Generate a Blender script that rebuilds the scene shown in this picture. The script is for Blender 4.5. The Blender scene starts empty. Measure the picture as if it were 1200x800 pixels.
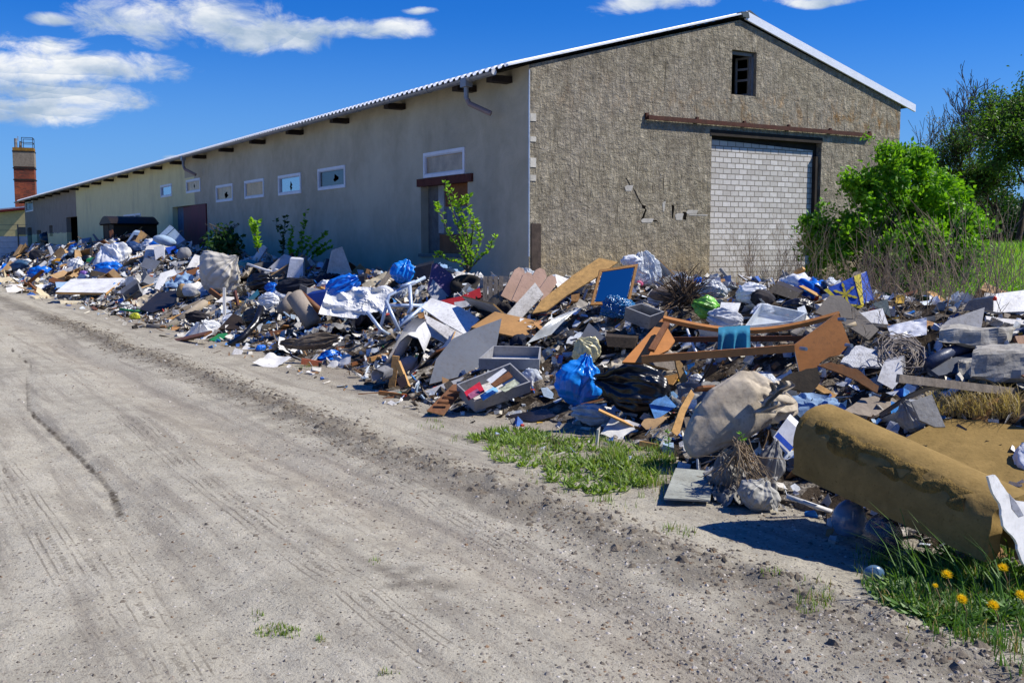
import bpy, math, random
import numpy as np
from mathutils import Vector, Matrix, noise, Euler
random.seed(7); R = random.Random(11)
sc = bpy.context.scene; COL = sc.collection
rad = math.radians
# ---------------------------------------------------------------- camera
F = 1214.0; PITCH = rad(5.36); CAMZ = 1.65
cp, sp = math.cos(PITCH), math.sin(PITCH)
cam = bpy.data.cameras.new('camera'); cam.sensor_width = 36; cam.lens = 36 * F / 1200; cam.clip_end = 3000; cam.clip_start = .05
co = bpy.data.objects.new('camera', cam); COL.objects.link(co)
co.location = (0, 0, CAMZ); co.rotation_euler = (rad(90) - PITCH, 0, 0); sc.camera = co
def ray(px, py):
    a, b = (px - 600) / F, (400 - py) / F
    v = Vector((a, cp + b * sp, -sp + b * cp)); return v / v.y
def at(px, py, D): return Vector((0, 0, CAMZ)) + ray(px, py) * D
def ground_at(px, py, z=0.0):
    r = ray(px, py); return Vector((0, 0, CAMZ)) + r * ((z - CAMZ) / r.z)
# building frame: X = along the gable, Y = along the long wall, origin = near corner
TH = rad(32.05); CO = Vector((at(620, 286, 21).x, 21.0, 0))
cT, sT = math.cos(TH), math.sin(TH)
def l2w(w, s, z=0.0): return Vector((CO.x + w * cT - s * sT, CO.y + w * sT + s * cT, z))
def w2l(x, y):
    dx, dy = x - CO.x, y - CO.y; return (dx * cT + dy * sT, -dx * sT + dy * cT)
def on_gable(px, py):
    r = ray(px, py); c = Vector((0, 0, CAMZ)); n = Vector((sT, -cT, 0))
    t = (CO - c).dot(n) / r.dot(n); p = c + r * t; return w2l(p.x, p.y)[0], p.z
def on_side(px, py):
    r = ray(px, py); c = Vector((0, 0, CAMZ)); n = Vector((-cT, -sT, 0))
    t = (CO - c).dot(n) / r.dot(n); p = c + r * t; return w2l(p.x, p.y)[1], p.z
def hexc(h):
    h = h.lstrip('#'); v = [int(h[i:i + 2], 16) / 255 for i in (0, 2, 4)]
    return tuple(x / 12.92 if x <= .04045 else ((x + .055) / 1.055) ** 2.4 for x in v)
# ---------------------------------------------------------------- mesh builder
class MB:
    def __init__(self): self.v = []; self.f = []; self.m = []
    def add(self, vs, fs, mi=0):
        o = len(self.v); self.v += [tuple(x) for x in vs]; self.f += [tuple(i + o for i in f) for f in fs]; self.m += [mi] * len(fs)
    def prism(self, pts, off, mi=0, me=None):
        n = len(pts); off = Vector(off); b = [Vector(p) + off for p in pts]; me = mi if me is None else me
        self.add(list(pts) + b, [tuple(range(n)), tuple(range(2 * n - 1, n - 1, -1))], mi)
        o = len(self.v) - 2 * n
        for i in range(n):
            j = (i + 1) % n; self.f.append((o + i, o + n + i, o + n + j, o + j)); self.m.append(me)
    def box(self, a, b, mi=0):
        x0, y0, z0 = a; x1, y1, z1 = b
        self.add([(x0, y0, z0), (x1, y0, z0), (x1, y1, z0), (x0, y1, z0), (x0, y0, z1), (x1, y0, z1), (x1, y1, z1), (x0, y1, z1)],
                 [(0, 3, 2, 1), (4, 5, 6, 7), (0, 1, 5, 4), (1, 2, 6, 5), (2, 3, 7, 6), (3, 0, 4, 7)], mi)
    def bar(self, p, q, w, h, up=(0, 0, 1), mi=0):
        p, q = Vector(p), Vector(q); d = (q - p).normalized(); s = d.cross(Vector(up))
        if s.length < 1e-4: s = d.cross(Vector((1, 0, 0)))
        s.normalize(); u = s.cross(d); s *= w / 2; u *= h / 2
        self.prism([p - s - u, p + s - u, p + s + u, p - s + u], q - p, mi)
    def tube(self, pts, r, n=6, mi=0, cap=True):
        pts = [Vector(p) for p in pts]; m = len(pts); rr = r if isinstance(r, (list, tuple)) else [r] * m
        vs = []; fs = []; ref = None
        for i, p in enumerate(pts):
            d = (pts[min(i + 1, m - 1)] - pts[max(i - 1, 0)])
            d = d.normalized() if d.length > 1e-9 else Vector((0, 0, 1))
            if ref is None: ref = d.orthogonal().normalized()
            a = (ref - d * ref.dot(d)); a = a.normalized() if a.length > 1e-6 else d.orthogonal().normalized(); ref = a
            b = d.cross(a)
            for k in range(n):
                t = 2 * math.pi * k / n; vs.append(p + (a * math.cos(t) + b * math.sin(t)) * rr[i])
        for i in range(m - 1):
            for k in range(n):
                k2 = (k + 1) % n; fs.append((i * n + k, i * n + k2, (i + 1) * n + k2, (i + 1) * n + k))
        if cap: fs += [tuple(range(n - 1, -1, -1)), tuple((m - 1) * n + k for k in range(n))]
        self.add(vs, fs, mi)
    def grid(self, fn, nu, nv, mi=0, wrap=False):
        vs = [fn(i / nu, j / nv) for j in range(nv + 1) for i in range(nu + 1)]; s = nu + 1
        self.add(vs, [(j * s + i, j * s + i + 1, (j + 1) * s + i + 1, (j + 1) * s + i) for j in range(nv) for i in range(nu)], mi)
    def mesh(self, name, mats, smooth=False):
        me = bpy.data.meshes.new(name); me.from_pydata(self.v, [], self.f)
        for m in (mats if isinstance(mats, (list, tuple)) else [mats]): me.materials.append(m)
        if any(self.m): me.polygons.foreach_set('material_index', self.m)
        if smooth: me.polygons.foreach_set('use_smooth', [True] * len(self.f))
        me.update(); return me
    def build(self, name, mats, parent=None, smooth=False, local=False):
        """local=True: the vertices are in the parent's own frame"""
        if local: c = Vector((0, 0, 0))
        else:
            a = np.array(self.v); c = Vector(((a[:, 0].min() + a[:, 0].max()) / 2, (a[:, 1].min() + a[:, 1].max()) / 2, a[:, 2].min()))
            self.v = [tuple(r) for r in (a - np.array(c))]
        o = bpy.data.objects.new(name, self.mesh(name, mats, smooth)); COL.objects.link(o)
        if parent: o.parent = parent; o.location = c if local else c - parent.location
        else: o.location = c
        return o
def tag(o, label, cat, group=None, kind=None):
    if label: o['label'] = label
    if cat: o['category'] = cat
    if group: o['group'] = group
    if kind: o['kind'] = kind
    return o
def empty(name, loc, label, cat, group=None, rz=0):
    o = bpy.data.objects.new(name, None); COL.objects.link(o); o.location = loc; o.rotation_euler = (0, 0, rz); o.empty_display_size = .2
    return tag(o, label, cat, group)
def N3(x, y, z=0.0): return noise.noise(Vector((x, y, z)))
def fbm(x, y, z=0.0, o=4):
    s = 0; a = 1; t = 0
    for i in range(o): s += a * N3(x, y, z + i * 7.3); t += a; a *= .5; x *= 2; y *= 2; z *= 2
    return s / t
def sstep(a, b, x):
    t = max(0, min(1, (x - a) / (b - a))); return t * t * (3 - 2 * t)
# ---------------------------------------------------------------- materials
MATS = {}
def nd(nt, t, loc=None, **kw):
    n = nt.nodes.new(t)
    for k, v in kw.items(): setattr(n, k, v)
    return n
def newmat(name):
    m = bpy.data.materials.new(name); m.use_nodes = True; nt = m.node_tree; nt.nodes.clear()
    out = nd(nt, 'ShaderNodeOutputMaterial'); b = nd(nt, 'ShaderNodeBsdfPrincipled'); nt.links.new(b.outputs[0], out.inputs[0])
    return m, nt, b
def math_n(nt, op, a, b=None, c=None, clamp=False):
    n = nd(nt, 'ShaderNodeMath', operation=op); n.use_clamp = clamp
    for i, x in enumerate((a, b, c)):
        if x is None: continue
        if isinstance(x, (int, float)): n.inputs[i].default_value = x
        else: nt.links.new(x, n.inputs[i])
    return n.outputs[0]
def mixc(nt, fac, a, b, mode='MIX'):
    n = nd(nt, 'ShaderNodeMix', data_type='RGBA', blend_type=mode)
    for k, x in ((0, fac), (6, a), (7, b)):
        if isinstance(x, (int, float)): n.inputs[k].default_value = x
        elif isinstance(x, tuple): n.inputs[k].default_value = (*x[:3], 1)
        else: nt.links.new(x, n.inputs[k])
    return n.outputs[2]
def noise_n(nt, vec, scale, detail=4, rough=.55, dist=0, mp=None):
    n = nd(nt, 'ShaderNodeTexNoise'); n.inputs['Scale'].default_value = scale; n.inputs['Detail'].default_value = detail
    n.inputs['Roughness'].default_value = rough; n.inputs['Distortion'].default_value = dist
    if mp:
        m = nd(nt, 'ShaderNodeMapping'); m.inputs['Scale'].default_value = mp; nt.links.new(vec, m.inputs[0]); vec = m.outputs[0]
    nt.links.new(vec, n.inputs['Vector']); return n.outputs['Fac']
def ramp(nt, fac, *stops):
    n = nd(nt, 'ShaderNodeValToRGB'); e = n.color_ramp.elements
    while len(e) < len(stops): e.new(.5)
    for i, (p, c) in enumerate(stops):
        e[i].position = p; e[i].color = (*c, 1) if isinstance(c, tuple) else (c, c, c, 1)
    nt.links.new(fac, n.inputs[0]); return n.outputs[0]
def coords(nt, kind='Object'): return nd(nt, 'ShaderNodeTexCoord').outputs[kind]
def bump(nt, b, h, strength, dist):
    n = nd(nt, 'ShaderNodeBump'); n.inputs['Strength'].default_value = strength; n.inputs['Distance'].default_value = dist
    nt.links.new(h, n.inputs['Height']); nt.links.new(n.outputs[0], b.inputs['Normal'])
DIRT = hexc('#5a4e3e')
def M(name, col, rough=.75, var=.25, dirt=.45, sc_=4.0, bmp=.25, metal=0.0, rnd=0.0, grain=None, spec=.3, trans=0.0, dcol=DIRT):
    """weathered surface: colour varied by noise, patches of dirt, a little relief"""
    if name in MATS: return MATS[name]
    if isinstance(col, str): col = hexc(col)
    m, nt, b = newmat(name); v = coords(nt)
    oi = nd(nt, 'ShaderNodeObjectInfo').outputs['Random']
    vv = nd(nt, 'ShaderNodeVectorMath', operation='ADD'); nt.links.new(v, vv.inputs[0])
    off = nd(nt, 'ShaderNodeCombineXYZ')
    for i, k in enumerate((37., 71., 13.)): nt.links.new(math_n(nt, 'MULTIPLY', oi, k), off.inputs[i])
    nt.links.new(off.outputs[0], vv.inputs[1]); v = vv.outputs[0]
    n1 = noise_n(nt, v, sc_, 5, .6, .3, mp=grain)
    lo = tuple(c * (1 - var) for c in col); hi = tuple(min(1, c * (1 + var * .6)) for c in col)
    c = ramp(nt, n1, (.3, lo), (.7, hi))
    if rnd:
        f = math_n(nt, 'MULTIPLY_ADD', oi, rnd, 1 - rnd * .6)
        hs = nd(nt, 'ShaderNodeHueSaturation'); nt.links.new(c, hs.inputs['Color']); nt.links.new(f, hs.inputs['Value'])
        nt.links.new(math_n(nt, 'MULTIPLY_ADD', math_n(nt, 'FRACT', math_n(nt, 'MULTIPLY', oi, 17.3)), rnd * .08, .5 - rnd * .04), hs.inputs['Hue']); c = hs.outputs[0]
    if dirt:
        n2 = noise_n(nt, v, sc_ * .7, 6, .7); f = ramp(nt, n2, (.46, 0.0), (.75, dirt)); c = mixc(nt, f, c, dcol)
    if dirt:
        g_ = math_n(nt, 'MULTIPLY', ramp(nt, noise_n(nt, v, sc_ * 7, 6, .75), (.50, 0.0), (.64, min(.6, dirt))), ramp(nt, noise_n(nt, v, sc_ * .45, 3), (.4, .2), (.6, 1.0))); c = mixc(nt, g_, c, tuple(k * .6 for k in dcol))
    nt.links.new(c, b.inputs['Base Color']); b.inputs['Roughness'].default_value = rough; b.inputs['Metallic'].default_value = metal
    b.inputs['Specular IOR Level'].default_value = spec
    if trans: b.inputs['Transmission Weight'].default_value = trans; b.inputs['IOR'].default_value = 1.1
    if bmp: bump(nt, b, noise_n(nt, v, sc_ * 5, 4, .6), bmp, .02)
    MATS[name] = m; return m
def film(name, col, rough=.25, amt=.5, sc_=18.0, bmp=.8):
    """thin crinkled plastic film: partly see-through, glossy"""
    if name in MATS: return MATS[name]
    if isinstance(col, str): col = hexc(col)
    m, nt, b = newmat(name); v = coords(nt); b.inputs['Base Color'].default_value = (*col, 1)
    b.inputs['Roughness'].default_value = rough; b.inputs['Specular IOR Level'].default_value = .6
    vo = nd(nt, 'ShaderNodeTexVoronoi', feature='F1'); vo.inputs['Scale'].default_value = sc_; nt.links.new(v, vo.inputs['Vector'])
    h = math_n(nt, 'ADD', vo.outputs['Distance'], noise_n(nt, v, sc_ * 1.5, 4)); bump(nt, b, h, bmp, .02)
    if amt < 1:
        t = nd(nt, 'ShaderNodeBsdfTransparent'); t.inputs[0].default_value = (.9, .92, .95, 1); mx = nd(nt, 'ShaderNodeMixShader')
        f = ramp(nt, noise_n(nt, v, 6, 3), (.3, max(0, amt - .25)), (.7, min(1, amt + .25)))
        nt.links.new(f, mx.inputs[0]); nt.links.new(t.outputs[0], mx.inputs[1]); nt.links.new(b.outputs[0], mx.inputs[2])
        out = [n for n in nt.nodes if n.type == 'OUTPUT_MATERIAL'][0]; nt.links.new(mx.outputs[0], out.inputs[0])
    MATS[name] = m; return m
def foliage(name, lo, hi, trans=.35, rough=.5):
    if name in MATS: return MATS[name]
    lo = hexc(lo); hi = hexc(hi)
    m, nt, b = newmat(name); g = nd(nt, 'ShaderNodeNewGeometry').outputs['Random Per Island']
    n1 = noise_n(nt, coords(nt), 1.3, 3); f = math_n(nt, 'MULTIPLY_ADD', g, .6, math_n(nt, 'MULTIPLY', n1, .5))
    c = ramp(nt, f, (.2, lo), (.8, hi)); nt.links.new(c, b.inputs['Base Color']); b.inputs['Roughness'].default_value = rough
    b.inputs['Specular IOR Level'].default_value = .35
    t = nd(nt, 'ShaderNodeBsdfTranslucent'); nt.links.new(mixc(nt, .6, c, (min(1, hi[0] * 1.5), min(1, hi[1] * 1.5), hi[2] * .6)), t.inputs[0])
    mx = nd(nt, 'ShaderNodeMixShader'); mx.inputs[0].default_value = trans
    nt.links.new(b.outputs[0], mx.inputs[1]); nt.links.new(t.outputs[0], mx.inputs[2])
    out = [n for n in nt.nodes if n.type == 'OUTPUT_MATERIAL'][0]; nt.links.new(mx.outputs[0], out.inputs[0])
    MATS[name] = m; return m
# ---------------------------------------------------------------- light and sky
SUN_EL, SUN_AZ = rad(48), rad(92)          # azimuth clockwise from +Y
sd = Vector((math.sin(SUN_AZ) * math.cos(SUN_EL), math.cos(SUN_AZ) * math.cos(SUN_EL), math.sin(SUN_EL)))
sl = bpy.data.lights.new('sun', 'SUN'); sl.energy = 5.0; sl.angle = rad(.53); sl.color = (1, .95, .86)
so = bpy.data.objects.new('sun', sl); COL.objects.link(so); so.rotation_euler = sd.to_track_quat('Z', 'Y').to_euler(); so.location = (20, 0, 30)
w = bpy.data.worlds.new('World'); sc.world = w; w.use_nodes = True; nt = w.node_tree; nt.nodes.clear()
wo = nd(nt, 'ShaderNodeOutputWorld'); bg = nd(nt, 'ShaderNodeBackground'); nt.links.new(bg.outputs[0], wo.inputs[0])
sky = nd(nt, 'ShaderNodeTexSky', sky_type='NISHITA'); sky.sun_disc = False; sky.sun_elevation = SUN_EL; sky.sun_rotation = SUN_AZ
sky.air_density = 1.0; sky.dust_density = .3; sky.ozone_density = 3.0; sky.altitude = 200
hs = nd(nt, 'ShaderNodeHueSaturation'); hs.inputs['Saturation'].default_value = 1.45; hs.inputs['Value'].default_value = .88; hs.inputs['Hue'].default_value = .503
nt.links.new(sky.outputs[0], hs.inputs['Color'])
dv = coords(nt, 'Generated'); sx = nd(nt, 'ShaderNodeSeparateXYZ'); nt.links.new(dv, sx.inputs[0])
az = math_n(nt, 'ARCTAN2', sx.outputs[0], sx.outputs[1]); el = math_n(nt, 'ARCSINE', sx.outputs[2])
def ang(px, py):
    r = ray(px, py).normalized(); return math.atan2(r.x, r.y), math.asin(r.z)
CLOUDS = [(165, 22, 80, 30), (240, 20, 95, 36), (305, 38, 95, 26), (400, 36, 60, 14), (465, 34, 50, 12), (45, 50, 62, 11), (90, 75, 125, 20), (15, 80, 80, 26),
          (70, 110, 90, 20), (40, 130, 85, 18), (64, 21, 34, 8), (768, 2, 80, 15), (490, 15, 22, 5), (960, 0, 60, 6), (212, 180, 18, 5), (-250, 60, 220, 40), (1500, 40, 200, 26)]
den = None; dlow = None
warp = noise_n(nt, dv, 7, 3); w2 = noise_n(nt, dv, 9.7, 3)
azw = math_n(nt, 'MULTIPLY_ADD', math_n(nt, 'SUBTRACT', warp, .5), .07, az); elw = math_n(nt, 'MULTIPLY_ADD', math_n(nt, 'SUBTRACT', w2, .5), .03, el)
for (cx, cy, rx, ry) in CLOUDS:
    a0, e0 = ang(cx, cy); ra, re = rx / F, ry / F
    dx = math_n(nt, 'MULTIPLY', math_n(nt, 'SUBTRACT', azw, a0), 1 / ra); dy = math_n(nt, 'MULTIPLY', math_n(nt, 'SUBTRACT', elw, e0), 1 / re)
    q = math_n(nt, 'SUBTRACT', 1.0, math_n(nt, 'ADD', math_n(nt, 'MULTIPLY', dx, dx), math_n(nt, 'MULTIPLY', dy, dy)))
    den = q if den is None else math_n(nt, 'MAXIMUM', den, q)
    ql = math_n(nt, 'MULTIPLY_ADD', dy, .9, math_n(nt, 'MULTIPLY', q, .15))
    ql = math_n(nt, 'MULTIPLY', ql, math_n(nt, 'GREATER_THAN', q, -.3)); dlow = ql if dlow is None else math_n(nt, 'ADD', dlow, ql)
cn = noise_n(nt, dv, 20, 9, .66, .5, mp=(1, 1, 2.0)); cn2 = noise_n(nt, dv, 14, 6, .6, .2, mp=(1, 1, 2.2))
dens = math_n(nt, 'ADD', math_n(nt, 'MAXIMUM', den, -1.0), math_n(nt, 'MULTIPLY', math_n(nt, 'SUBTRACT', cn, .5), 3.2))
alpha = nd(nt, 'ShaderNodeMapRange', interpolation_type='SMOOTHSTEP'); alpha.inputs[1].default_value = .0; alpha.inputs[2].default_value = 1.15
alpha.inputs[4].default_value = .97; nt.links.new(dens, alpha.inputs[0])
shd = math_n(nt, 'ADD', math_n(nt, 'MULTIPLY', dlow, .30), math_n(nt, 'MULTIPLY_ADD', math_n(nt, 'SUBTRACT', cn2, .5), 2.6, .45))
ccol = ramp(nt, shd, (.0, (3.4, 4.4, 5.7)), (.4, (5.4, 6.1, 7.0)), (.9, (8.6, 8.7, 8.7)))
skc = mixc(nt, 1.0, hs.outputs[0], (.34, .76, 1.30), 'MULTIPLY')
lowf = nd(nt, 'ShaderNodeMapRange', interpolation_type='SMOOTHSTEP'); lowf.inputs[1].default_value = .22; lowf.inputs[2].default_value = -.02; nt.links.new(el, lowf.inputs[0])
skc = mixc(nt, math_n(nt, 'MULTIPLY', lowf.outputs[0], .85), skc, (1.7, 3.4, 7.0))
nt.links.new(mixc(nt, alpha.outputs[0], skc, ccol), bg.inputs['Color']); bg.inputs['Strength'].default_value = .09
sc.view_settings.view_transform = 'Standard'; sc.view_settings.look = 'None'; sc.view_settings.exposure = .37; sc.view_settings.gamma = 1
sc.render.engine = 'CYCLES'; sc.cycles.max_bounces = 5; sc.cycles.diffuse_bounces = 3; sc.cycles.glossy_bounces = 2; sc.cycles.transparent_max_bounces = 6
sc.cycles.transmission_bounces = 3; sc.cycles.sample_clamp_indirect = 4
# ================================================================ the warehouse
def plaster(name, zones, streak=.35, rough_relief=.3, scale=1.0, grain=(1, 1, .25), dist=.03):
    pass
def mat_gable():
    m, nt, b = newmat('rough_cement_render'); v = coords(nt)
    big = noise_n(nt, v, .55, 5, .6); mid = noise_n(nt, v, 4, 5, .62, .15); long_ = noise_n(nt, v, 1.0, 5, .6, .3, mp=(11, 1, .55))
    vert = noise_n(nt, v, 6.5, 6, .72, .3, mp=(2.4, 1, .45)); hor = noise_n(nt, v, 7.0, 6, .72, .3, mp=(.7, 1, 1.8)); fine = noise_n(nt, v, 26, 5, .7)
    c = ramp(nt, mid, (.3, hexc('#7f7665')), (.52, hexc('#9f9682')), (.72, hexc('#bbb19b')))
    c = mixc(nt, ramp(nt, big, (.42, 0.0), (.62, .45)), c, hexc('#a0978a'))
    c = mixc(nt, ramp(nt, vert, (.28, .75), (.40, 0.0)), c, hexc('#39342c')); c = mixc(nt, ramp(nt, noise_n(nt, v, .8, 6, .7, .3, mp=(1, 1, .6)), (.52, 0.0), (.66, .4)), c, hexc('#6a6255')); c = mixc(nt, ramp(nt, long_, (.30, .55), (.37, 0.0)), c, hexc('#4a443a'))
    sp_ = nd(nt, 'ShaderNodeSeparateXYZ'); nt.links.new(v, sp_.inputs[0])
    # rust-yellow lichen band above the rail
    band = math_n(nt, 'SUBTRACT', 1.0, math_n(nt, 'MULTIPLY', math_n(nt, 'ABSOLUTE', math_n(nt, 'SUBTRACT', sp_.outputs[2], 4.75)), 1.6), clamp=True)
    right = nd(nt, 'ShaderNodeMapRange'); right.inputs[1].default_value = 3; right.inputs[2].default_value = 8; nt.links.new(sp_.outputs[0], right.inputs[0])
    st = ramp(nt, noise_n(nt, v, 2.2, 6, .75, .8, mp=(1.3, 1, .7)), (.50, 0.0), (.66, .85))
    c = mixc(nt, math_n(nt, 'MULTIPLY', math_n(nt, 'MULTIPLY', st, band), math_n(nt, 'MULTIPLY_ADD', right.outputs[0], .7, .3)), c, hexc('#9c6d22'))
    low = nd(nt, 'ShaderNodeMapRange'); low.inputs[1].default_value = 1.9; low.inputs[2].default_value = .9; nt.links.new(sp_.outputs[2], low.inputs[0])
    c = mixc(nt, math_n(nt, 'MULTIPLY', low.outputs[0], ramp(nt, mid, (.4, .1), (.6, .6))), c, hexc('#b49b6a'))
    nt.links.new(c, b.inputs['Base Color']); b.inputs['Roughness'].default_value = .95; b.inputs['Specular IOR Level'].default_value = .1
    h = math_n(nt, 'ADD', math_n(nt, 'MULTIPLY', ramp(nt, vert, (.25, 0.0), (.5, 1.0)), 1.0), math_n(nt, 'MULTIPLY', ramp(nt, hor, (.25, 0.0), (.5, 1.0)), .8))
    lump_ = noise_n(nt, v, 9, 4, .6, .1); trow = noise_n(nt, v, 2.4, 3, .5, .5, mp=(1.6, 1, .8)); h = math_n(nt, 'ADD', h, math_n(nt, 'MULTIPLY', trow, 1.7)); h = math_n(nt, 'ADD', h, math_n(nt, 'MULTIPLY', ramp(nt, long_, (.28, 0.0), (.38, 1.0)), .8)); h = math_n(nt, 'ADD', h, math_n(nt, 'MULTIPLY', math_n(nt, 'ADD', math_n(nt, 'ADD', mid, lump_), math_n(nt, 'MULTIPLY', fine, .4)), 1.6)); bump(nt, b, h, .95, .042); return m
s_a = on_side(217, 230)[0]; s_b = on_side(228, 230)[0]; s_c = on_side(90, 260)[0]; z_b = on_side(222, 208)[1]
S_END = on_side(30, 270)[0]
def mat_side():
    m, nt, b = newmat('painted_plaster'); v = coords(nt); sp_ = nd(nt, 'ShaderNodeSeparateXYZ'); nt.links.new(v, sp_.inputs[0])
    y, z = sp_.outputs[1], sp_.outputs[2]
    big = noise_n(nt, v, .45, 5, .6); mid = noise_n(nt, v, 1.6, 6, .65, .5); run = noise_n(nt, v, .9, 6, .6, .4, mp=(1, 1.1, .4))
    g = ramp(nt, mid, (.3, hexc('#a9a28b')), (.7, hexc('#bfb79f'))); g = mixc(nt, ramp(nt, big, (.45, 0.0), (.65, .6)), g, hexc('#cac4ac'))
    cr = ramp(nt, mid, (.3, hexc('#dcd4a0')), (.7, hexc('#e8e0ae'))); br = ramp(nt, mid, (.3, hexc('#8d8478')), (.7, hexc('#a09688')))
    up = math_n(nt, 'GREATER_THAN', z, z_b); lim = math_n(nt, 'MULTIPLY_ADD', up, s_a - s_b, s_b)
    f1 = math_n(nt, 'GREATER_THAN', y, lim); c = mixc(nt, f1, g, cr)
    f2 = math_n(nt, 'MULTIPLY', math_n(nt, 'GREATER_THAN', y, s_c), math_n(nt, 'GREATER_THAN', math_n(nt, 'MULTIPLY_ADD', mid, .5, z), 2.65)); c = mixc(nt, f2, c, br)
    st = noise_n(nt, v, 1.5, 5, .7, .3, mp=(1, 3.5, .35)); zb = nd(nt, 'ShaderNodeMapRange'); zb.inputs[1].default_value = 1.2; zb.inputs[2].default_value = 2.9; nt.links.new(z, zb.inputs[0]); zt_ = math_n(nt, 'LESS_THAN', z, 3.0)
    c = mixc(nt, math_n(nt, 'MULTIPLY', math_n(nt, 'MULTIPLY', zb.outputs[0], zt_), ramp(nt, st, (.58, 0.0), (.76, .12))), c, hexc('#56544e'))
    c = mixc(nt, ramp(nt, run, (.52, 0.0), (.78, .25)), c, hexc('#6b6a64'))
    low = nd(nt, 'ShaderNodeMapRange'); low.inputs[1].default_value = 2.2; low.inputs[2].default_value = .8; low.inputs[4].default_value = .35; nt.links.new(z, low.inputs[0])
    c = mixc(nt, math_n(nt, 'MULTIPLY', low.outputs[0], mid), c, hexc('#7d8078'))
    nt.links.new(c, b.inputs['Base Color']); b.inputs['Roughness'].default_value = .9; b.inputs['Specular IOR Level'].default_value = .15
    bump(nt, b, math_n(nt, 'ADD', mid, math_n(nt, 'MULTIPLY', noise_n(nt, v, 18, 5), .5)), .5, .03); return m
def mat_blocks():
    m, nt, b = newmat('white_sand_lime_blocks'); v = coords(nt); sp_ = nd(nt, 'ShaderNodeSeparateXYZ'); nt.links.new(v, sp_.inputs[0])
    cb = nd(nt, 'ShaderNodeCombineXYZ'); wob = noise_n(nt, v, 1.5, 3); wob = math_n(nt, 'MULTIPLY', math_n(nt, 'SUBTRACT', wob, .5), .03)
    nt.links.new(math_n(nt, 'ADD', sp_.outputs[0], wob), cb.inputs[0]); nt.links.new(math_n(nt, 'ADD', sp_.outputs[2], wob), cb.inputs[1])
    br = nd(nt, 'ShaderNodeTexBrick'); nt.links.new(cb.outputs[0], br.inputs['Vector']); br.inputs['Scale'].default_value = 1
    br.inputs['Brick Width'].default_value = .25; br.inputs['Row Height'].default_value = .125; br.inputs['Mortar Size'].default_value = .012; br.inputs['Mortar Smooth'].default_value = .3
    br.inputs['Color1'].default_value = (*hexc('#d2cec8'), 1); br.inputs['Color2'].default_value = (*hexc('#b3aea6'), 1); br.inputs['Mortar'].default_value = (*hexc('#79736a'), 1)
    c = mixc(nt, ramp(nt, noise_n(nt, v, 9, 5, .7), (.45, 0.0), (.75, .5)), br.outputs['Color'], hexc('#9c958a'))
    low = nd(nt, 'ShaderNodeMapRange'); low.inputs[1].default_value = 1.7; low.inputs[2].default_value = .7; low.inputs[4].default_value = .6; nt.links.new(sp_.outputs[2], low.inputs[0])
    c = mixc(nt, math_n(nt, 'MULTIPLY', low.outputs[0], noise_n(nt, v, 5, 5, .7)), c, hexc('#8a7b63'))
    nt.links.new(c, b.inputs['Base Color']); b.inputs['Roughness'].default_value = .9
    bump(nt, b, math_n(nt, 'ADD', math_n(nt, 'SUBTRACT', 1.0, br.outputs['Fac']), math_n(nt, 'MULTIPLY', noise_n(nt, v, 30, 4), .25)), .8, .02); return m
MG, MS, MBK = mat_gable(), mat_side(), mat_blocks()
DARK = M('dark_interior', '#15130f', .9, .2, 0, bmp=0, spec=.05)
PVC = M('white_window_plastic', '#e6e8ec', .4, .05, .12, spec=.4)
RUST = M('rusty_brown_steel', '#4a261b', .8, .4, .3, 6)
ZINC = M('grey_zinc', '#8d9094', .45, .15, .2, 5, metal=.3)
ROOFW = M('white_roof_sheet', '#dfe3e8', .4, .08, .1, 3, spec=.4)
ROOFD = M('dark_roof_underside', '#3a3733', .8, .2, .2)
TIMBER = M('dark_rafter_timber', '#2f2620', .85, .3, .2)
W_END = on_gable(1053, 200)[0]
EZ = on_gable(621, 76)[1]; PK = W_END / 2; PZ = on_gable(870, 24)[1]; SL = (PZ - EZ) / PK
def gtop(w): return EZ + SL * (w if w < PK else W_END - w)
wh = empty('warehouse', CO, 'long grey warehouse with rough gable wall and bricked up gateway behind the rubbish', 'warehouse', rz=TH)
def panel(mb, lo, hi, z0, top, holes, P, depth):
    """vertical wall with rectangular holes (a0,a1,z0,z1); P(a, z, d) -> point, d = depth behind the face"""
    cuts = sorted({lo, hi, *[h[0] for h in holes], *[h[1] for h in holes], *([PK] if lo < PK < hi and top is gtop else [])})
    for a, b in zip(cuts, cuts[1:]):
        m = (a + b) / 2; hs_ = sorted([h for h in holes if h[0] < m < h[1]], key=lambda h: h[2]); z = z0
        for h in hs_:
            if h[2] > z: mb.add([P(a, z, 0), P(b, z, 0), P(b, h[2], 0), P(a, h[2], 0)], [(0, 1, 2, 3)])
            z = h[3]
        mb.add([P(a, z, 0), P(b, z, 0), P(b, top(b), 0), P(a, top(a), 0)], [(0, 1, 2, 3)])
    for a, b, c, d in holes:
        for (p, q) in (((a, c), (a, d)), ((a, d), (b, d)), ((b, d), (b, c)), ((b, c), (a, c))):
            mb.add([P(*p, 0), P(*q, 0), P(*q, depth), P(*p, depth)], [(0, 1, 2, 3)])
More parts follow.
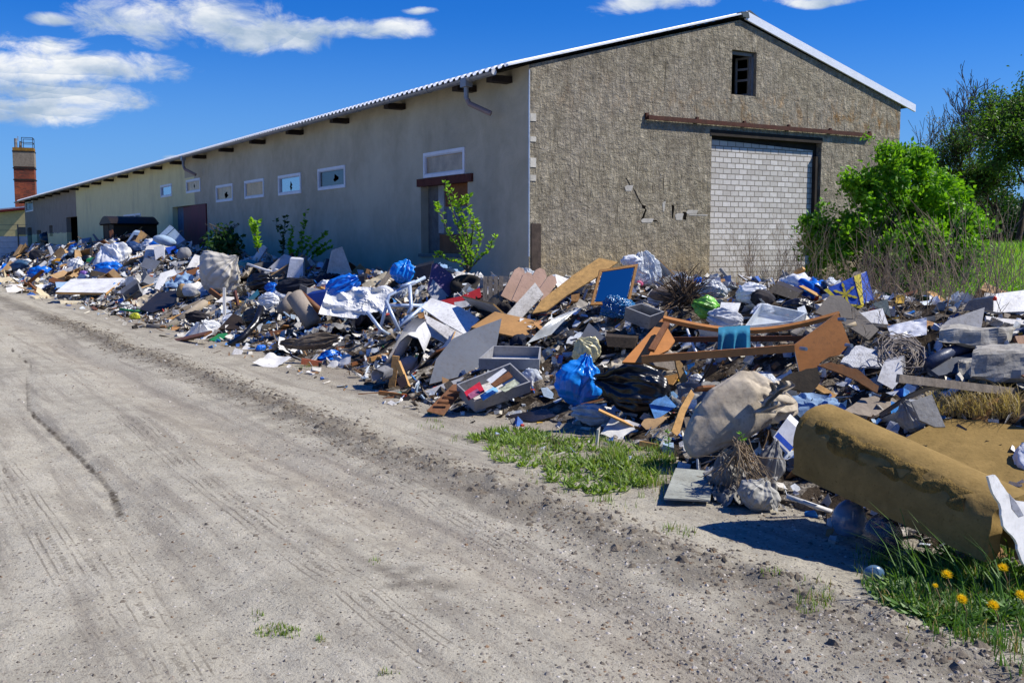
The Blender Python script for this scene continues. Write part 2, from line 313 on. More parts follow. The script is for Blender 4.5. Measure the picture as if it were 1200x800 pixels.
# --- gable
def hole_g(x0, y0, x1, y1):
    a, z1 = on_gable(x0, y0); b, _ = on_gable(x1, y0); _, z0 = on_gable((x0 + x1) / 2, y1); return (a, b, z0, z1)
GW = hole_g(858, 58, 887, 112); ga, gz = on_gable(834, 157); gb, _ = on_gable(963, 166); GATE = (ga, gb, 0.0, gz)
mb = MB(); panel(mb, 0, W_END, -.3, gtop, [GW, GATE], lambda a, z, d: (a, d, z), .30); mb.build('gable_wall', MG, wh, local=True)
mb = MB(); mb.grid(lambda u, v: (GATE[0] + .05 + u * (GATE[1] - GATE[0] - .22), .13 + .0 * u, v * (GATE[3] - .10 - .10 * u)), 14, 30); blk = mb.build('block_infill', MBK, wh, local=True)
mb = MB(); mb.box((GATE[0], .16, 0), (GATE[1], .2, gz)); mb.box((GATE[0] - .04, -.012, gz - .03), (GATE[1] + .02, .12, gz + .10))  # dark backing and side strip paint the shaded jamb and gap round the infill
mb.box((GATE[1] - .17, .02, 0), (GATE[1] - .10, .128, gz - .35)); mb.build('gate_frame_shade', M('gate_shade_tone', '#2b2621', .9, .3, .2), wh, local=True)
mb = MB(); a, z = on_gable(757, 138); b, z2 = on_gable(1018, 159)
mb.bar((a, -.075, z), (b, -.075, z2), .05, .09)
for k in range(6):
    t = k / 5; mb.box((a + (b - a) * t - .03, -.053, z + (z2 - z) * t - .04), (a + (b - a) * t + .03, .02, z + (z2 - z) * t + .1))
mb.build('door_rail', RUST, wh, local=True)
mb = MB(); a0, a1, c0, c1 = GW
for (p, q) in (((a0 + .03, c0), (a0 + .03, c1)), ((a1 - .03, c0), (a1 - .03, c1)), ((a0, c1 - .05), (a1, c1 - .05))): mb.bar((p[0], .12, p[1]), (q[0], .12, q[1]), .06, .07)
wf = mb.build('window_frame', M('grey_wood_frame', '#7a7c7e', .8, .25, .4), wh, local=True)
mb = MB(); ang_ = rad(70)
hx, hy = a1 - .06, .17
for zz in (c0 + .06, (c0 + c1) / 2 - .1, (c0 + c1) / 2 + .15, c1 - .1): mb.bar((hx, hy, zz), (hx - .30 * math.cos(ang_), hy + .34 * math.sin(ang_), zz), .04, .05)
for t in (0, 1): mb.bar((hx - .30 * math.cos(ang_) * t, hy + .34 * math.sin(ang_) * t, c0 + .04), (hx - .30 * math.cos(ang_) * t, hy + .34 * math.sin(ang_) * t, c1 - .08), .04, .05)
mb.build('casement', MATS['grey_wood_frame'], wf, local=True)
# cracks and bared blocks in the render
mb = MB(); pts = [(734, 208), (739, 218), (743, 221), (750, 236), (757, 245), (752, 258), (770, 258)]
pp = [on_gable(*p) for p in pts]
for p, q in zip(pp, pp[1:]): mb.prism([(p[0] - .02, -.004, p[1]), (q[0] - .02, -.004, q[1]), (q[0] + .03, -.004, q[1] - .03), (p[0] + .015, -.004, p[1] - .02)], (0, .003, 0))
mb.build('crack', DARK, wh, local=True)
for (x0, y0, x1, y1) in ((800, 248, 805, 258), (787, 240, 790, 256), (752, 240, 757, 245)):
    mb = MB(); a, z = on_gable(x0, y0); b, z2 = on_gable(x1, y1); mb.prism([(a, -.004, z), (b, -.004, z - .02), (b - .03, -.004, z2), (a + .02, -.004, z2 + .02)], (0, .003, 0)); mb.build('gap', DARK, wh, local=True)
mb = MB()
for (x0, y0, x1, y1) in ((732, 217, 742, 224), (791, 250, 801, 258), (804, 246, 818, 251), (806, 251, 830, 253), (751, 256, 766, 261), (776, 236, 780, 248)):
    mb = MB(); a, z = on_gable(x0, y0); b, z2 = on_gable(x1, y1); k = .04
    mb.prism([(a, -.006, z - k), (a + .06, -.006, z), (b, -.006, z), (b - .05, -.006, z2), (a + .03, -.006, z2)], (0, .005, 0)); mb.build('bared_block', M('bared_pale_block', '#b9b5ab', .9, .25, .3, 8), wh, local=True)
mb = MB()                                              # pale quoin patches and the metal corner bead
for y0, y1 in ((133, 142), (160, 166), (185, 196), (205, 212)):
    mb = MB(); _, z = on_gable(623, y0); _, z2 = on_gable(623, y1); mb.box((.02, -.012, z2), (.16, .01, z)); mb.build('mortar_patch', M('pale_mortar_patch', '#c2bdb0', .9, .2, .2), wh, local=True)
_, z = on_gable(623, 262)
mb = MB(); mb.box((.05, -.015, .3), (.28, .01, z)); mb.build('quoin', M('dark_brick_quoin', '#4b4039', .9, .5, .4, 9), wh, local=True)
mb = MB(); mb.box((-.02, -.02, 1.4), (.004, .012, EZ - .1)); mb.build('corner_bead', M('pale_metal_bead', '#b6bcc4', .4, .1, .2, metal=.4), wh, local=True)
# --- long wall
def hole_s(x0, y0, x1, y1):
    """x0 = left (far) edge; y0 top at the left edge, y1 bottom at the left edge"""
    b, z1 = on_side(x0, y0); a, _ = on_side(x1, y0); _, z0 = on_side(x0, y1); return (a, b, z0, z1)
WINS = [('boarded', (497, 180, 545, 209), .06), ('green', (373, 198.5, 405, 223.5), 0), ('blue', (326.5, 206.5, 353, 229.5), 0), ('tan', (287, 212.5, 309.5, 233.5), 0),  # boarded: a tan pane with its reflection painted in
        ('shards', (253.5, 218, 273, 237.5), 0), ('shards', (218.5, 211.5, 235, 227), 0), ('sky', (188.5, 217.5, 201.5, 232), 0)]
SMALL = [(129, 254.5, 139, 265.5), (145, 252, 165, 264.5)]
holes = [hole_s(*w_[1]) for w_ in WINS]; sm = [hole_s(*h) for h in SMALL]
NICHE = hole_s(493, 218, 548, 297); GD = hole_s(202, 243, 242.5, 330); GD = (GD[0], GD[1], 0.0, GD[3])
D1 = hole_s(77.5, 255, 90.5, 300); D1 = (D1[0], D1[1], 0, D1[3]); D2 = hole_s(43, 270, 48, 300); D2 = (D2[0], D2[1], 0, D2[3]); D3 = hole_s(32, 267, 37, 300); D3 = (D3[0], D3[1], 0, D3[3])
D4 = hole_s(57.5, 264.5, 61.5, 277); D5 = hole_s(30, 237, 38.8, 249)
D5 = (D5[0], min(D5[1], S_END - .4), D5[2], D5[3])
mb = MB(); panel(mb, 0, S_END, -.3, lambda a: EZ + .0, holes + sm + [NICHE, GD, D1, D2, D3, D4, D5], lambda a, z, d: (d, a, z), .28); mb.build('long_wall', MS, wh, local=True)
mb = MB()                                              # far gable, back wall and floor close the box, so the inside stays dark
mb.add([(0, S_END, -.3), (W_END, S_END, -.3), (W_END, S_END, EZ), (PK, S_END, PZ), (0, S_END, EZ)], [(0, 1, 2, 3, 4)])
mb.add([(W_END, 0, -.3), (W_END, S_END, -.3), (W_END, S_END, EZ), (W_END, 0, EZ)], [(0, 1, 2, 3)]); mb.build('back_wall', MS, wh, local=True)
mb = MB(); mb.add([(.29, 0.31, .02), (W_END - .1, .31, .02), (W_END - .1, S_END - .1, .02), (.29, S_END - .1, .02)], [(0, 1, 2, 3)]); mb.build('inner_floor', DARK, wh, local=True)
mb = MB()                                              # near-black sheet behind the windows, standing in for the unlit interior
mb.add([(1.6, .4, 0), (1.6, S_END, 0), (1.6, S_END, EZ + .3), (1.6, .4, EZ + .3)], [(0, 1, 2, 3)]); mb.build('unlit_backing', DARK, wh, local=True)
def glass(name, tint, refl):
    m, nt, b = newmat(name); b.inputs['Base Color'].default_value = (*hexc(tint), 1); b.inputs['Roughness'].default_value = .5
    g = nd(nt, 'ShaderNodeBsdfGlossy'); g.inputs['Roughness'].default_value = .03; g.inputs[0].default_value = (.9, .95, 1, 1)
    mx = nd(nt, 'ShaderNodeMixShader'); mx.inputs[0].default_value = refl; nt.links.new(b.outputs[0], mx.inputs[1]); nt.links.new(g.outputs[0], mx.inputs[2])
    bump(nt, g, noise_n(nt, coords(nt), 3, 2), .08, .02)
    out = [n for n in nt.nodes if n.type == 'OUTPUT_MATERIAL'][0]; nt.links.new(mx.outputs[0], out.inputs[0]); return m
PANE = {'boarded': M('tan_reflection_pane', '#b39c7e', .35, .3, .3, 3, spec=.5), 'green': glass('dark_green_glass', '#16241a', .12), 'blue': glass('sky_glass', '#21384a', .55),  # tan panes, boarded ones too, have a reflected cream wall painted in
        'tan': M('cream_reflection_pane', '#e3c796', .5, .2, .3, 3), 'shards': M('pale_reflection_pane', '#dcc190', .4, .3, .3, 3, spec=.5), 'sky': glass('bright_sky_glass', '#3a5c78', .6)}
def window(h, kind, hole, fw=.07):
    a0, a1, c0, c1 = h; mb = MB()
    for (p, q, r, s) in ((a0, a1, c0, c0 + fw), (a0, a1, c1 - fw, c1), (a0, a0 + fw, c0 + fw, c1 - fw), (a1 - fw, a1, c0 + fw, c1 - fw)): mb.box((-.03, p, r), (.05, q, s))
    fr = mb.build('window', PVC, wh, local=True)
    mb = MB(); i0, i1, k0, k1 = a0 + fw, a1 - fw, c0 + fw, c1 - fw; g = .03
    for (p, q, r, s) in ((i0, i1, k0, k0 + g), (i0, i1, k1 - g, k1), (i0, i0 + g, k0 + g, k1 - g), (i1 - g, i1, k0 + g, k1 - g)): mb.box((-.008, p, r), (.045, q, s))
    mb.build('sash', M('window_sash', '#cfd3d8', .4, .05, .1), fr, local=True)
    mb = MB(); out_ = [(i0, k0), ((i0 + i1) / 2, k0), (i1, k0), (i1, (k0 + k1) / 2), (i1, k1), ((i0 + i1) / 2, k1), (i0, k1), (i0, (k0 + k1) / 2)]
    if hole:
        cx, cz = i0 + (i1 - i0) * hole[0], k0 + (k1 - k0) * hole[1]; vs = [(.03, a, z) for a, z in out_]; vi = []
        for i, (a, z) in enumerate(out_):
            d = math.hypot(a - cx, z - cz); rr = hole[2] * (k1 - k0) * R.uniform(.25, 1.1); t = min(.85, rr / max(d, .01)); vi.append((.03, cx + (a - cx) * t, cz + (z - cz) * t))
        mb.add(vs + vi, [(i, (i + 1) % 8, 8 + (i + 1) % 8, 8 + i) for i in range(8)])
    else: mb.add([(.03, a, z) for a, z in out_], [tuple(range(8))])
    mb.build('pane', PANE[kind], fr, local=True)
HOL = [None, (.35, .5, .5), (.5, .35, .4), None, (.45, .45, .55), (.5, .4, .4), None]
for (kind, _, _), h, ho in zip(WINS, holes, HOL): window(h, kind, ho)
for h, n in zip(sm, (2, 3)):
    st = (h[1] - h[0]) / n
    for k in range(n): window((h[0] + k * st, h[0] + (k + 1) * st - .04, h[2], h[3]), 'green', (.5, .5, .5), .06)
window(D5, 'green', (.5, .4, .6), .08)
# boarded doorway with its timber lintel
a0, a1, c0, c1 = NICHE; bw = a1 - a0
mb = MB(); _, zl = on_side(490, 213); _, zh = on_side(490, 206)
mb.box((-.05, a0 - .25, c1 - .02), (.12, a1 + .12, c1 + .16)); mb.build('lintel', M('dark_red_timber', '#5a2a1c', .8, .4, .2, 5), wh, local=True)
mb = MB(); mb.box((.20, a0, c0), (.24, a0 + bw * .75, c0 + (c1 - c0) * .28)); mb.box((.20, a0, c0 + (c1 - c0) * .68), (.24, a0 + bw * .62, c1)); mb.build('board_panel', M('brown_chipboard_panel', '#8a5a38', .85, .3, .3, 5), wh, local=True)
mb = MB(); mb.box((.22, a0, c0 + (c1 - c0) * .28), (.25, a0 + bw * .75, c0 + (c1 - c0) * .68)); mb.build('board_panel', M('grey_panel', '#727a88', .8, .2, .2), wh, local=True)
mb = MB(); mb.box((.16, a0 + bw * .62, c0 + (c1 - c0) * .3), (.22, a0 + bw * .74, c1)); mb.build('door_post', M('pale_post', '#a9aba8', .8, .2, .4), wh, local=True)
mb = MB(); mb.box((.2, a0 + bw * .75, c0), (.27, a1, c1)); mb.build('bricked_jamb', M('grey_block_jamb', '#6c6c68', .9, .3, .4, 7), wh, local=True)
mb = MB(); mb.box((-.06, a0 - .05, c0 - .08), (.26, a1 + .05, c0 - .003)); mb.build('sill', M('grey_cement_sill', '#77756e', .9, .2, .3), wh, local=True)
# maroon double gate
a0, a1, c0, c1 = GD; g_ = M('maroon_gate_paint', '#74262a', .6, .25, .25, 3)
mb = MB(); mb.box((-.05, a0, 0), (.02, a0 + (a1 - a0) * .42, c1 - .02)); mb.build('gate_leaf', g_, wh, local=True)
mb = MB(); mb.box((.12, a0 + (a1 - a0) * .42, 0), (.18, a0 + (a1 - a0) * .75, c1 - .02)); mb.build('gate_leaf', g_, wh, local=True)
mb = MB(); mb.box((.22, a0 + (a1 - a0) * .75, 0), (.26, a1, c1)); mb.build('board_panel', M('blue_grey_board', '#6d7b8c', .8), wh, local=True)
# roof: corrugated sheets, verge flashing, ridge cap
OV = .55
mb = MB(); nper = int(S_END / .25); ys = []
for k in range(nper + 1):
    y = -.06 + k * .25; ys += [(y, 0), (y + .09, 0), (y + .115, .045), (y + .205, .045), (y + .23, 0)]
ys = [p for p in ys if p[0] < S_END + 1.3]
prof = [(-OV, EZ - SL * OV + .055), (-OV + .07, EZ - SL * (OV - .07) + .092), (PK, PZ + .12)]
vs = []
for (x, z) in prof: vs += [(x, y, z + h) for y, h in ys]
n = len(ys); mb.add(vs, [(j * n + i, j * n + i + 1, (j + 1) * n + i + 1, (j + 1) * n + i) for j in range(2) for i in range(n - 1)])
mb.add([(PK, -.06, PZ + .12), (PK, S_END + 1, PZ + .12), (W_END + .45, S_END + 1, EZ - SL * .45 + .12), (W_END + .45, -.06, EZ - SL * .45 + .12)], [(0, 1, 2, 3)])
rf = mb.build('roof', ROOFW, wh, local=True)
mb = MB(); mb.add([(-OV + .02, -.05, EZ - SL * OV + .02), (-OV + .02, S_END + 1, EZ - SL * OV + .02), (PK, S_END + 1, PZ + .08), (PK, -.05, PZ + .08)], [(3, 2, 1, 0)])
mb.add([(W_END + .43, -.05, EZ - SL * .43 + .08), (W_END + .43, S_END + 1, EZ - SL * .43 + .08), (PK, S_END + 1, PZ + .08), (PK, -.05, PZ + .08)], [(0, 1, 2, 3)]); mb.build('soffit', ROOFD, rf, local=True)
mb = MB(); mb.prism([(-OV, -.09, EZ - SL * OV + .10), (PK, -.09, PZ + .15), (PK, -.09, PZ + .11), (-OV, -.09, EZ - SL * OV + .065)], (0, .1, 0)); mb.build('verge_trim', ROOFW, rf, local=True)
mb = MB(); mb.prism([(PK + .12, -.075, PZ + .20), (W_END + .5, -.075, EZ - SL * .5 + .17), (W_END + .5, -.075, EZ - SL * .5 - .01), (PK + .12, -.075, PZ + .01)], (0, .05, 0)); mb.build('verge_flashing', M('bright_flashing', '#e3e7ee', .35, .05, .05, spec=.5), rf, local=True)
a, z = on_gable(874, 12); b, z2 = on_gable(909, 31)
mb = MB(); mb.prism([(a, .15, PZ + .20), (a + .28, .15, z + .06), (b, .15, z2 + .02), (b - .15, .15, z2 - .22)], (0, .05, 0))
mb.prism([(PK - .05, -.1, PZ + .16), (PK + .16, -.1, PZ + .18), (PK + .2, -.1, PZ + .05), (PK, -.1, PZ + .05)], (0, .6, 0)); mb.build('ridge_plate', M('dark_grey_plate', '#4c5557', .5, .15, .2), rf, local=True)
for k in range(26):                                    # rafter ends
    y = .75 if k == 0 else 2.2 + 3.45 * (k - 1)
    if y > S_END: break
    mb = MB(); mb.box((-OV + .07, y - .12, EZ - SL * OV - .13), (.03, y + .12, EZ - SL * OV - .0)); mb.build('rafter_end', TIMBER, wh, local=True)
mb = MB(); gx, gz_ = -OV - .07, EZ - SL * OV + .0; cs = [(math.cos(math.pi * (1 + t / 6)) * .075, math.sin(math.pi * (1 + t / 6)) * .075) for t in range(7)]
L = [0.35, S_END + .9]; vs = [(gx + c, y, gz_ + s) for y in L for c, s in cs] + [(gx + c * .93, y, gz_ + s * .93) for y in L for c, s in cs]
mb.add(vs, [(i, i + 1, 8 + i, 7 + i) for i in range(6)] + [(14 + i, 21 + i, 22 + i, 15 + i) for i in range(6)])
mb.add([(gx + c, .35, gz_ + s) for c, s in cs], [tuple(range(7))])
for k in range(40): mb.tube([(gx + c * 1.06, 1.2 + k * 1.9, gz_ + s * 1.06) for c, s in cs], .012, 4)
gt = mb.build('gutter', ZINC, wh, smooth=True, local=True)
mb = MB(); mb.tube([(gx, .33, gz_ - .0), (gx, .36, gz_)], .06, 12); mb.build('gutter_cap', M('white_cap', '#e8e8e8', .4), gt, local=True)
for s0 in (1.45, on_side(231, 190)[0] - .3):
    mb = MB(); mb.box((gx - .08, s0 - .12, gz_ - .16), (gx + .08, s0 + .12, gz_ + .02)); mb.tube([(gx, s0, gz_ - .15), (gx, s0, gz_ - .38), (gx + .03, s0 - .03, gz_ - .45)], .05, 10)
    dp = mb.build('downpipe', ZINC, wh, local=True)
    mb = MB(); mb.tube([(gx + .02, s0 - .02, gz_ - .42), (gx + .04, s0 - .05, gz_ - .5), (gx + .36, s0 - .4, gz_ - .72)], .056, 10); mb.build('pipe_elbow', M('pinkish_grey_pipe', '#8f7f7c', .5, .1, .2), dp, local=True)
# porch with a curved dark canopy by the maroon gate
s0 = on_side(165, 290)[0]
pw = 1.9; pc = l2w(-1.9, on_side(182, 280)[0] - 3.6); pr = empty('canopy_porch', pc, 'dark brown porch with a curved canopy roof beside the maroon gate', 'porch', rz=TH)
mb = MB(); mb.grid(lambda u, v: (-.95 + 1.9 * u, -1.25 + 2.5 * v, 2.38 + .42 * math.sin(math.pi * (.08 + .84 * v))), 4, 12); mb.grid(lambda u, v: (-.93 + 1.86 * u, -1.22 + 2.44 * v, 2.33 + .42 * math.sin(math.pi * (.08 + .84 * v))), 4, 12)
for e in (-.95, .95): mb.prism([(e, -1.25 + 2.5 * k / 10, 2.38 + .42 * math.sin(math.pi * (.08 + .84 * k / 10))) for k in range(11)], (-.02 if e > 0 else .02, 0, 0))
mb.build('canopy', M('dark_brown_canopy', '#1d1711', .6, .3, .2), pr, local=True)
mb = MB(); mb.box((-.8, -1.05, 0), (-.74, 1.05, 2.45)); mb.box((-.74, -1.05, 0), (.9, -1.0, 2.45)); mb.box((-.74, 1.0, 0), (.9, 1.05, 2.45)); mb.build('side_panel', M('dark_olive_board', '#2c281c', .8, .3, .3, 3), pr, local=True)
mb = MB(); mb.box((-.82, -.03, 0), (-.803, .03, 2.45)); mb.box((-.82, -1.06, 0), (-.803, -1.0, 2.5)); mb.box((-.82, 1.0, 0), (-.803, 1.06, 2.5)); mb.build('post', M('black_post', '#14110d', .7), pr, local=True)
# --- brick chimney behind the far end
cb = at(33.5, 300, 95); cb.z = 0
def mat_chim():
    m, nt, b = newmat('old_red_brick'); v = coords(nt); sp_ = nd(nt, 'ShaderNodeSeparateXYZ'); nt.links.new(v, sp_.inputs[0])
    cbn = nd(nt, 'ShaderNodeCombineXYZ'); nt.links.new(math_n(nt, 'ADD', sp_.outputs[0], sp_.outputs[1]), cbn.inputs[0]); nt.links.new(sp_.outputs[2], cbn.inputs[1])
    br = nd(nt, 'ShaderNodeTexBrick'); nt.links.new(cbn.outputs[0], br.inputs['Vector']); br.inputs['Scale'].default_value = 1; br.inputs['Brick Width'].default_value = .25; br.inputs['Row Height'].default_value = .09
    br.inputs['Mortar Size'].default_value = .012; br.inputs['Color1'].default_value = (*hexc('#8f3d22'), 1); br.inputs['Color2'].default_value = (*hexc('#5a2818'), 1); br.inputs['Mortar'].default_value = (*hexc('#4a3a30'), 1)
    c = mixc(nt, ramp(nt, noise_n(nt, v, 1.5, 5, .7), (.5, 0.0), (.7, .6)), br.outputs['Color'], hexc('#a8542c')); nt.links.new(c, b.inputs['Base Color']); b.inputs['Roughness'].default_value = .9; return m
ch = empty('brick_chimney', cb, 'square red brick chimney with a rendered top and railing behind the warehouse', 'chimney', rz=rad(20))
zt = lambda y: at(33, y, 95).z
hw = .85; mb = MB(); mb.box((-hw, -hw, 0), (hw, hw, zt(196))); mb.build('shaft', mat_chim(), ch, local=True)
mb = MB(); mb.box((-hw - .03, -hw - .03, zt(196)), (hw + .03, hw + .03, zt(178))); mb.build('rendered_top', M('grey_pebble_render', '#85796a', .9, .3, .3, 5), ch, local=True)
mb = MB(); mb.box((-hw - .02, -hw - .02, zt(178)), (hw + .02, hw + .02, zt(174))); mb.build('cap', M('ochre_lichen_cap', '#8a6420', .9, .4, .3), ch, local=True)
for y in (179, 198.5, 212):
    mb = MB(); mb.box((-hw - .06, -hw - .06, zt(y)), (hw + .06, hw + .06, zt(y) + .1)); mb.build('steel_band', M('black_band', '#17130f', .7), ch, local=True)
mb = MB(); z0, z1 = zt(174), zt(162)
for p in ((-.1, -.8), (.8, -.8), (.8, .8), (-.1, .8)):
    mb.bar((*p, z0), (*p, z1), .05, .05, (1, 0, 0))
for zz in (z1 - .02, (z0 + z1) / 2): mb.bar((-.1, -.8, zz), (.8, -.8, zz), .05, .05); mb.bar((.8, -.8, zz), (.8, .8, zz), .05, .05); mb.bar((.8, .8, zz), (-.1, .8, zz), .05, .05)
mb.build('railing', M('dark_railing', '#2a3036', .6), ch, local=True)
mb = MB(); mb.tube([(-.6, -.6, z0), (-.6, -.6, z1 - .1)], .13, 7); mb.tube([(-.25, -.6, z0), (-.2, -.6, z1 - .35)], .1, 7); mb.tube([(-.4, -.6, z1 - .3), (-.4, -.6, z1 + .1)], .03, 5); mb.build('aerial', M('aerial_grey', '#8a8580', .6, .4), ch, local=True)
# --- small cream house, far left
hb = at(10, 300, 92); hb.z = 0; hh = empty('small_house', hb, 'small cream house with a red edged roof past the far end of the warehouse', 'house', rz=rad(6))
HZ = lambda y: at(20, y, 92).z
mb = MB(); mb.prism([(-7, 0, 0), (1.6, 0, 0), (1.6, 0, HZ(246)), (-7, 0, HZ(258))], (0, 7, 0)); mb.build('wall', M('cream_render', '#d8c48e', .9, .1, .15), hh, local=True)
mb = MB(); mb.prism([(-8, -.5, HZ(257)), (1.9, -.5, HZ(243)), (1.9, -.5, HZ(241.5)), (-8, -.5, HZ(255.5))], (0, 8, 0)); mb.build('roof', M('pale_roof', '#c3c7d2', .5), hh, local=True)
mb = MB(); mb.prism([(-8, -.54, HZ(259.5)), (1.9, -.54, HZ(245.5)), (1.9, -.54, HZ(243)), (-8, -.54, HZ(257))], (0, .03, 0)); mb.build('fascia', M('red_fascia', '#7a1c14', .6), hh, local=True)
mb = MB(); mb.box((-1.1, -.04, 0), (-.8, .04, HZ(264))); mb.build('door', M('dark_door', '#3a2f28', .7), hh, local=True)
mb = MB(); mb.box((.95, -.04, HZ(275)), (1.9, .04, HZ(266))); mb.build('window', M('dark_window', '#232b33', .3, spec=.6), hh, local=True)
# --- white corrugated fence
fb = at(12, 296, 78); fb.z = 0; fn = empty('sheet_fence', fb, 'white corrugated metal sheet fence at the far end of the yard', 'fence', rz=rad(4))
zf = at(15, 277, 78).z
mb = MB()
for k in range(5):
    z0 = .1 + k * (zf - .1) / 5; z1 = .1 + (k + 1) * (zf - .1) / 5; mb.prism([(-7, 0, z0), (-7, 0, z1 - .03), (-7, .05, z1), (-7, .05, z0)], (8.3, 0, 0))
mb.build('sheet', M('white_fence_sheet', '#cfd0d2', .6, .1, .2), fn, local=True)
mb = MB()
for x in (-4, -1.2, .6): mb.box((x, -.06, 0), (x + .08, -.01, zf + .9))
for z in (zf + .45, zf + .85): mb.bar((-7, -.03, z), (1.3, -.03, z), .03, .03)
mb.build('post', M('fence_post', '#6b6a66', .7), fn, local=True)
# ================================================================ ground, heap, stones, litter
def bank(x, y):
    b = 1.25 * sstep(13.5, 25, y - .25 * x) * sstep(6.5, 10.5, x + .0 * y)
    w, s = w2l(x, y)
    if 0 < s and w < W_END + 1: b *= sstep(W_END + .0, W_END + 3, w)
    return b
def ghash(x, y): return N3(x, y, 3.1)
def ground_z(x, y):
    w, s = w2l(x, y); q = -w; d = math.hypot(x, y)
    if d > 120: return 0.0
    fade = 1 - sstep(60, 120, d)
    z = .05 * N3(x * .35, y * .35) + .018 * N3(x * 1.7, y * 1.7, 2)
    ed = 7.85 + .18 * N3(s * .5, 1.7) + .10 * N3(s * 1.9, 4.4)
    rg = math.exp(-((q - ed) / .20) ** 2); lump = .5 + .9 * N3(x * 5, y * 5, 9) + .5 * N3(x * 12, y * 12, 5)
    z += rg * (.05 * max(0, lump) + .004) * (1 - .5 * sstep(25, 45, d))
    z += .012 * max(0, N3(x * 7, y * 7, 1)) * sstep(7.0, 7.6, q) * (1 - sstep(8.2, 9.0, q))
    for q0, dep, wd in ((8.75, .035, .26), (10.25, .03, .28), (11.6, .02, .2)):
        z -= dep * math.exp(-((q - q0 - .12 * N3(s * .15, q0)) / wd) ** 2)
    z += .006 * math.sin(2 * math.pi * (q + .1 * N3(s * .3, 2)) / .055) * math.exp(-((q - 10.3) / .12) ** 2) * max(0, N3(s * .6, 8.8) + .2)
    if d < 25: z += .008 * N3(x * 9, y * 9, 6) + .004 * N3(x * 24, y * 24, 8)
    # the winding wet rut left of the middle
    for k in range(len(RUT) - 1):
        a, b = RUT[k], RUT[k + 1]; ex, ey = b[0] - a[0], b[1] - a[1]; L2 = ex * ex + ey * ey
        t = max(0, min(1, ((x - a[0]) * ex + (y - a[1]) * ey) / L2)); dd = (x - a[0] - t * ex) ** 2 + (y - a[1] - t * ey) ** 2
        if dd < .09: z -= .014 * math.exp(-dd / .0016) - .005 * math.exp(-((math.sqrt(dd) - .10) / .035) ** 2); break
    return z * fade + bank(x, y)
RUT = [tuple(ground_at(px, py)[:2]) for px, py in ((12, 405), (35, 425), (33, 450), (35, 480), (60, 505), (90, 530), (112, 550), (130, 568), (138, 590), (140, 600))]
HK = [(-40, 0), (-19, .25), (-16, .6), (-14, .95), (-12, 1.05), (-9, 1.12), (-6, 1.15), (-3, 1.05), (0, 1.02), (4, 1.0), (8, 1.15), (12, 1.3), (16, 1.62), (26, 1.65), (34, 1.6), (44, 1.35), (54, 1.1), (62, .7), (70, .25), (76, 0), (200, 0)]
def hk(s):
    for (a, x), (b, y) in zip(HK, HK[1:]):
        if a <= s <= b: return x + (y - x) * (s - a) / (b - a)
    return 0
TOE = [(-60, 6.4), (-19, 6.4), (-14.2, 6.55), (-13.2, 6.6), (-12.5, 6.85), (-11.7, 6.4), (-10.3, 5.95), (-9.5, 6.05), (-8.8, 6.6), (-7, 6.65), (-5, 6.05), (-4, 6.3), (-1, 6.5), (3, 6.4), (8, 6.5), (13, 6.35), (19, 6.2), (33, 5.3), (45, 4.9), (60, 4.6), (300, 4.5)]
def toe_q(s):
    for (a, x), (b, y) in zip(TOE, TOE[1:]):
        if a <= s <= b: return x + (y - x) * (s - a) / (b - a)
    return 6.0
def heap_add(w, s):
    q = -w; h = hk(s)
    if h <= 0: return -.5
    toe = toe_q(s) + .12 * N3(s * .9, 5.5) + .08 * N3(s * 3.1, 2.2)
    t = (toe - q) / (toe - 3.0)
    if t <= 0: z = .25 * t
    elif q >= 3: z = h * (.55 * t + .45 * t * t * (3 - 2 * t) if t < 1 else 1)
    elif s > -1.0: z = h * (.3 + .7 * sstep(.2, 3, q)) * (1 if q > .05 else -1)
    else:
        k = sstep(-1, -3, s); base = h * (.62 + .38 * sstep(-1, 3, q)) * (1 - sstep(-3, -7.5, q)) - .25 * sstep(-5.5, -7.5, q)
        z = base * k + (1 - k) * h * (.3 + .7 * sstep(.2, 3, q)); z -= sstep(-4.0, -1.2, s) * .5 * (1 - sstep(.6, 2.6, q))
    n = .16 * fbm(w * .9, s * .9, 1.5, 4) + .10 * N3(w * 2.6, s * 2.6, 4)
    return z + n * min(1, max(0, z) * 2.0 + .03)
def heap_z(x, y):
    w, s = w2l(x, y); return heap_add(w, s)
def surf_z(x, y): return max(ground_z(x, y), heap_z(x, y))
def hd(px, py, lo=3.2, hi=75):
    """distance along the view axis at which the pixel's ray meets the heap or the ground"""
    r = ray(px, py); D = lo; st = .06
    while D < hi:
        z = CAMZ + r.z * D
        if z < 2.6:
            x = r.x * D; h = heap_z(x, D)
            if z < max(h, 0): return D
        D += st; st = .04 + D * .002
    return hi if r.z >= 0 else min(hi, -CAMZ / r.z)
def spaced(a, b, lo, hi, fine, coarse_growth):
    """positions from lo to hi, 'fine' apart within a..b and growing outside"""
    v = [a]; x = a
    while x < b: x += fine; v.append(x)
    st = fine
    while x < hi: st *= coarse_growth; x += st; v.append(x)
    x = a; st = fine; l = []
    while x > lo: st *= coarse_growth; x -= st; l.append(x)
    return l[::-1] + v
xs = spaced(-3.2, 3.2, -900, 900, .032, 1.06); 
ys_ = []; y = 3.3
yy = 3.3; pre = []
st = .1
while yy > -40: yy -= st; st *= 1.35; pre.append(yy)
yy = 3.3
while yy < 1500: ys_.append(yy); yy += max(.028, .0042 * yy) if yy < 40 else (yy - 36) * .12
ys_ = pre[::-1] + ys_
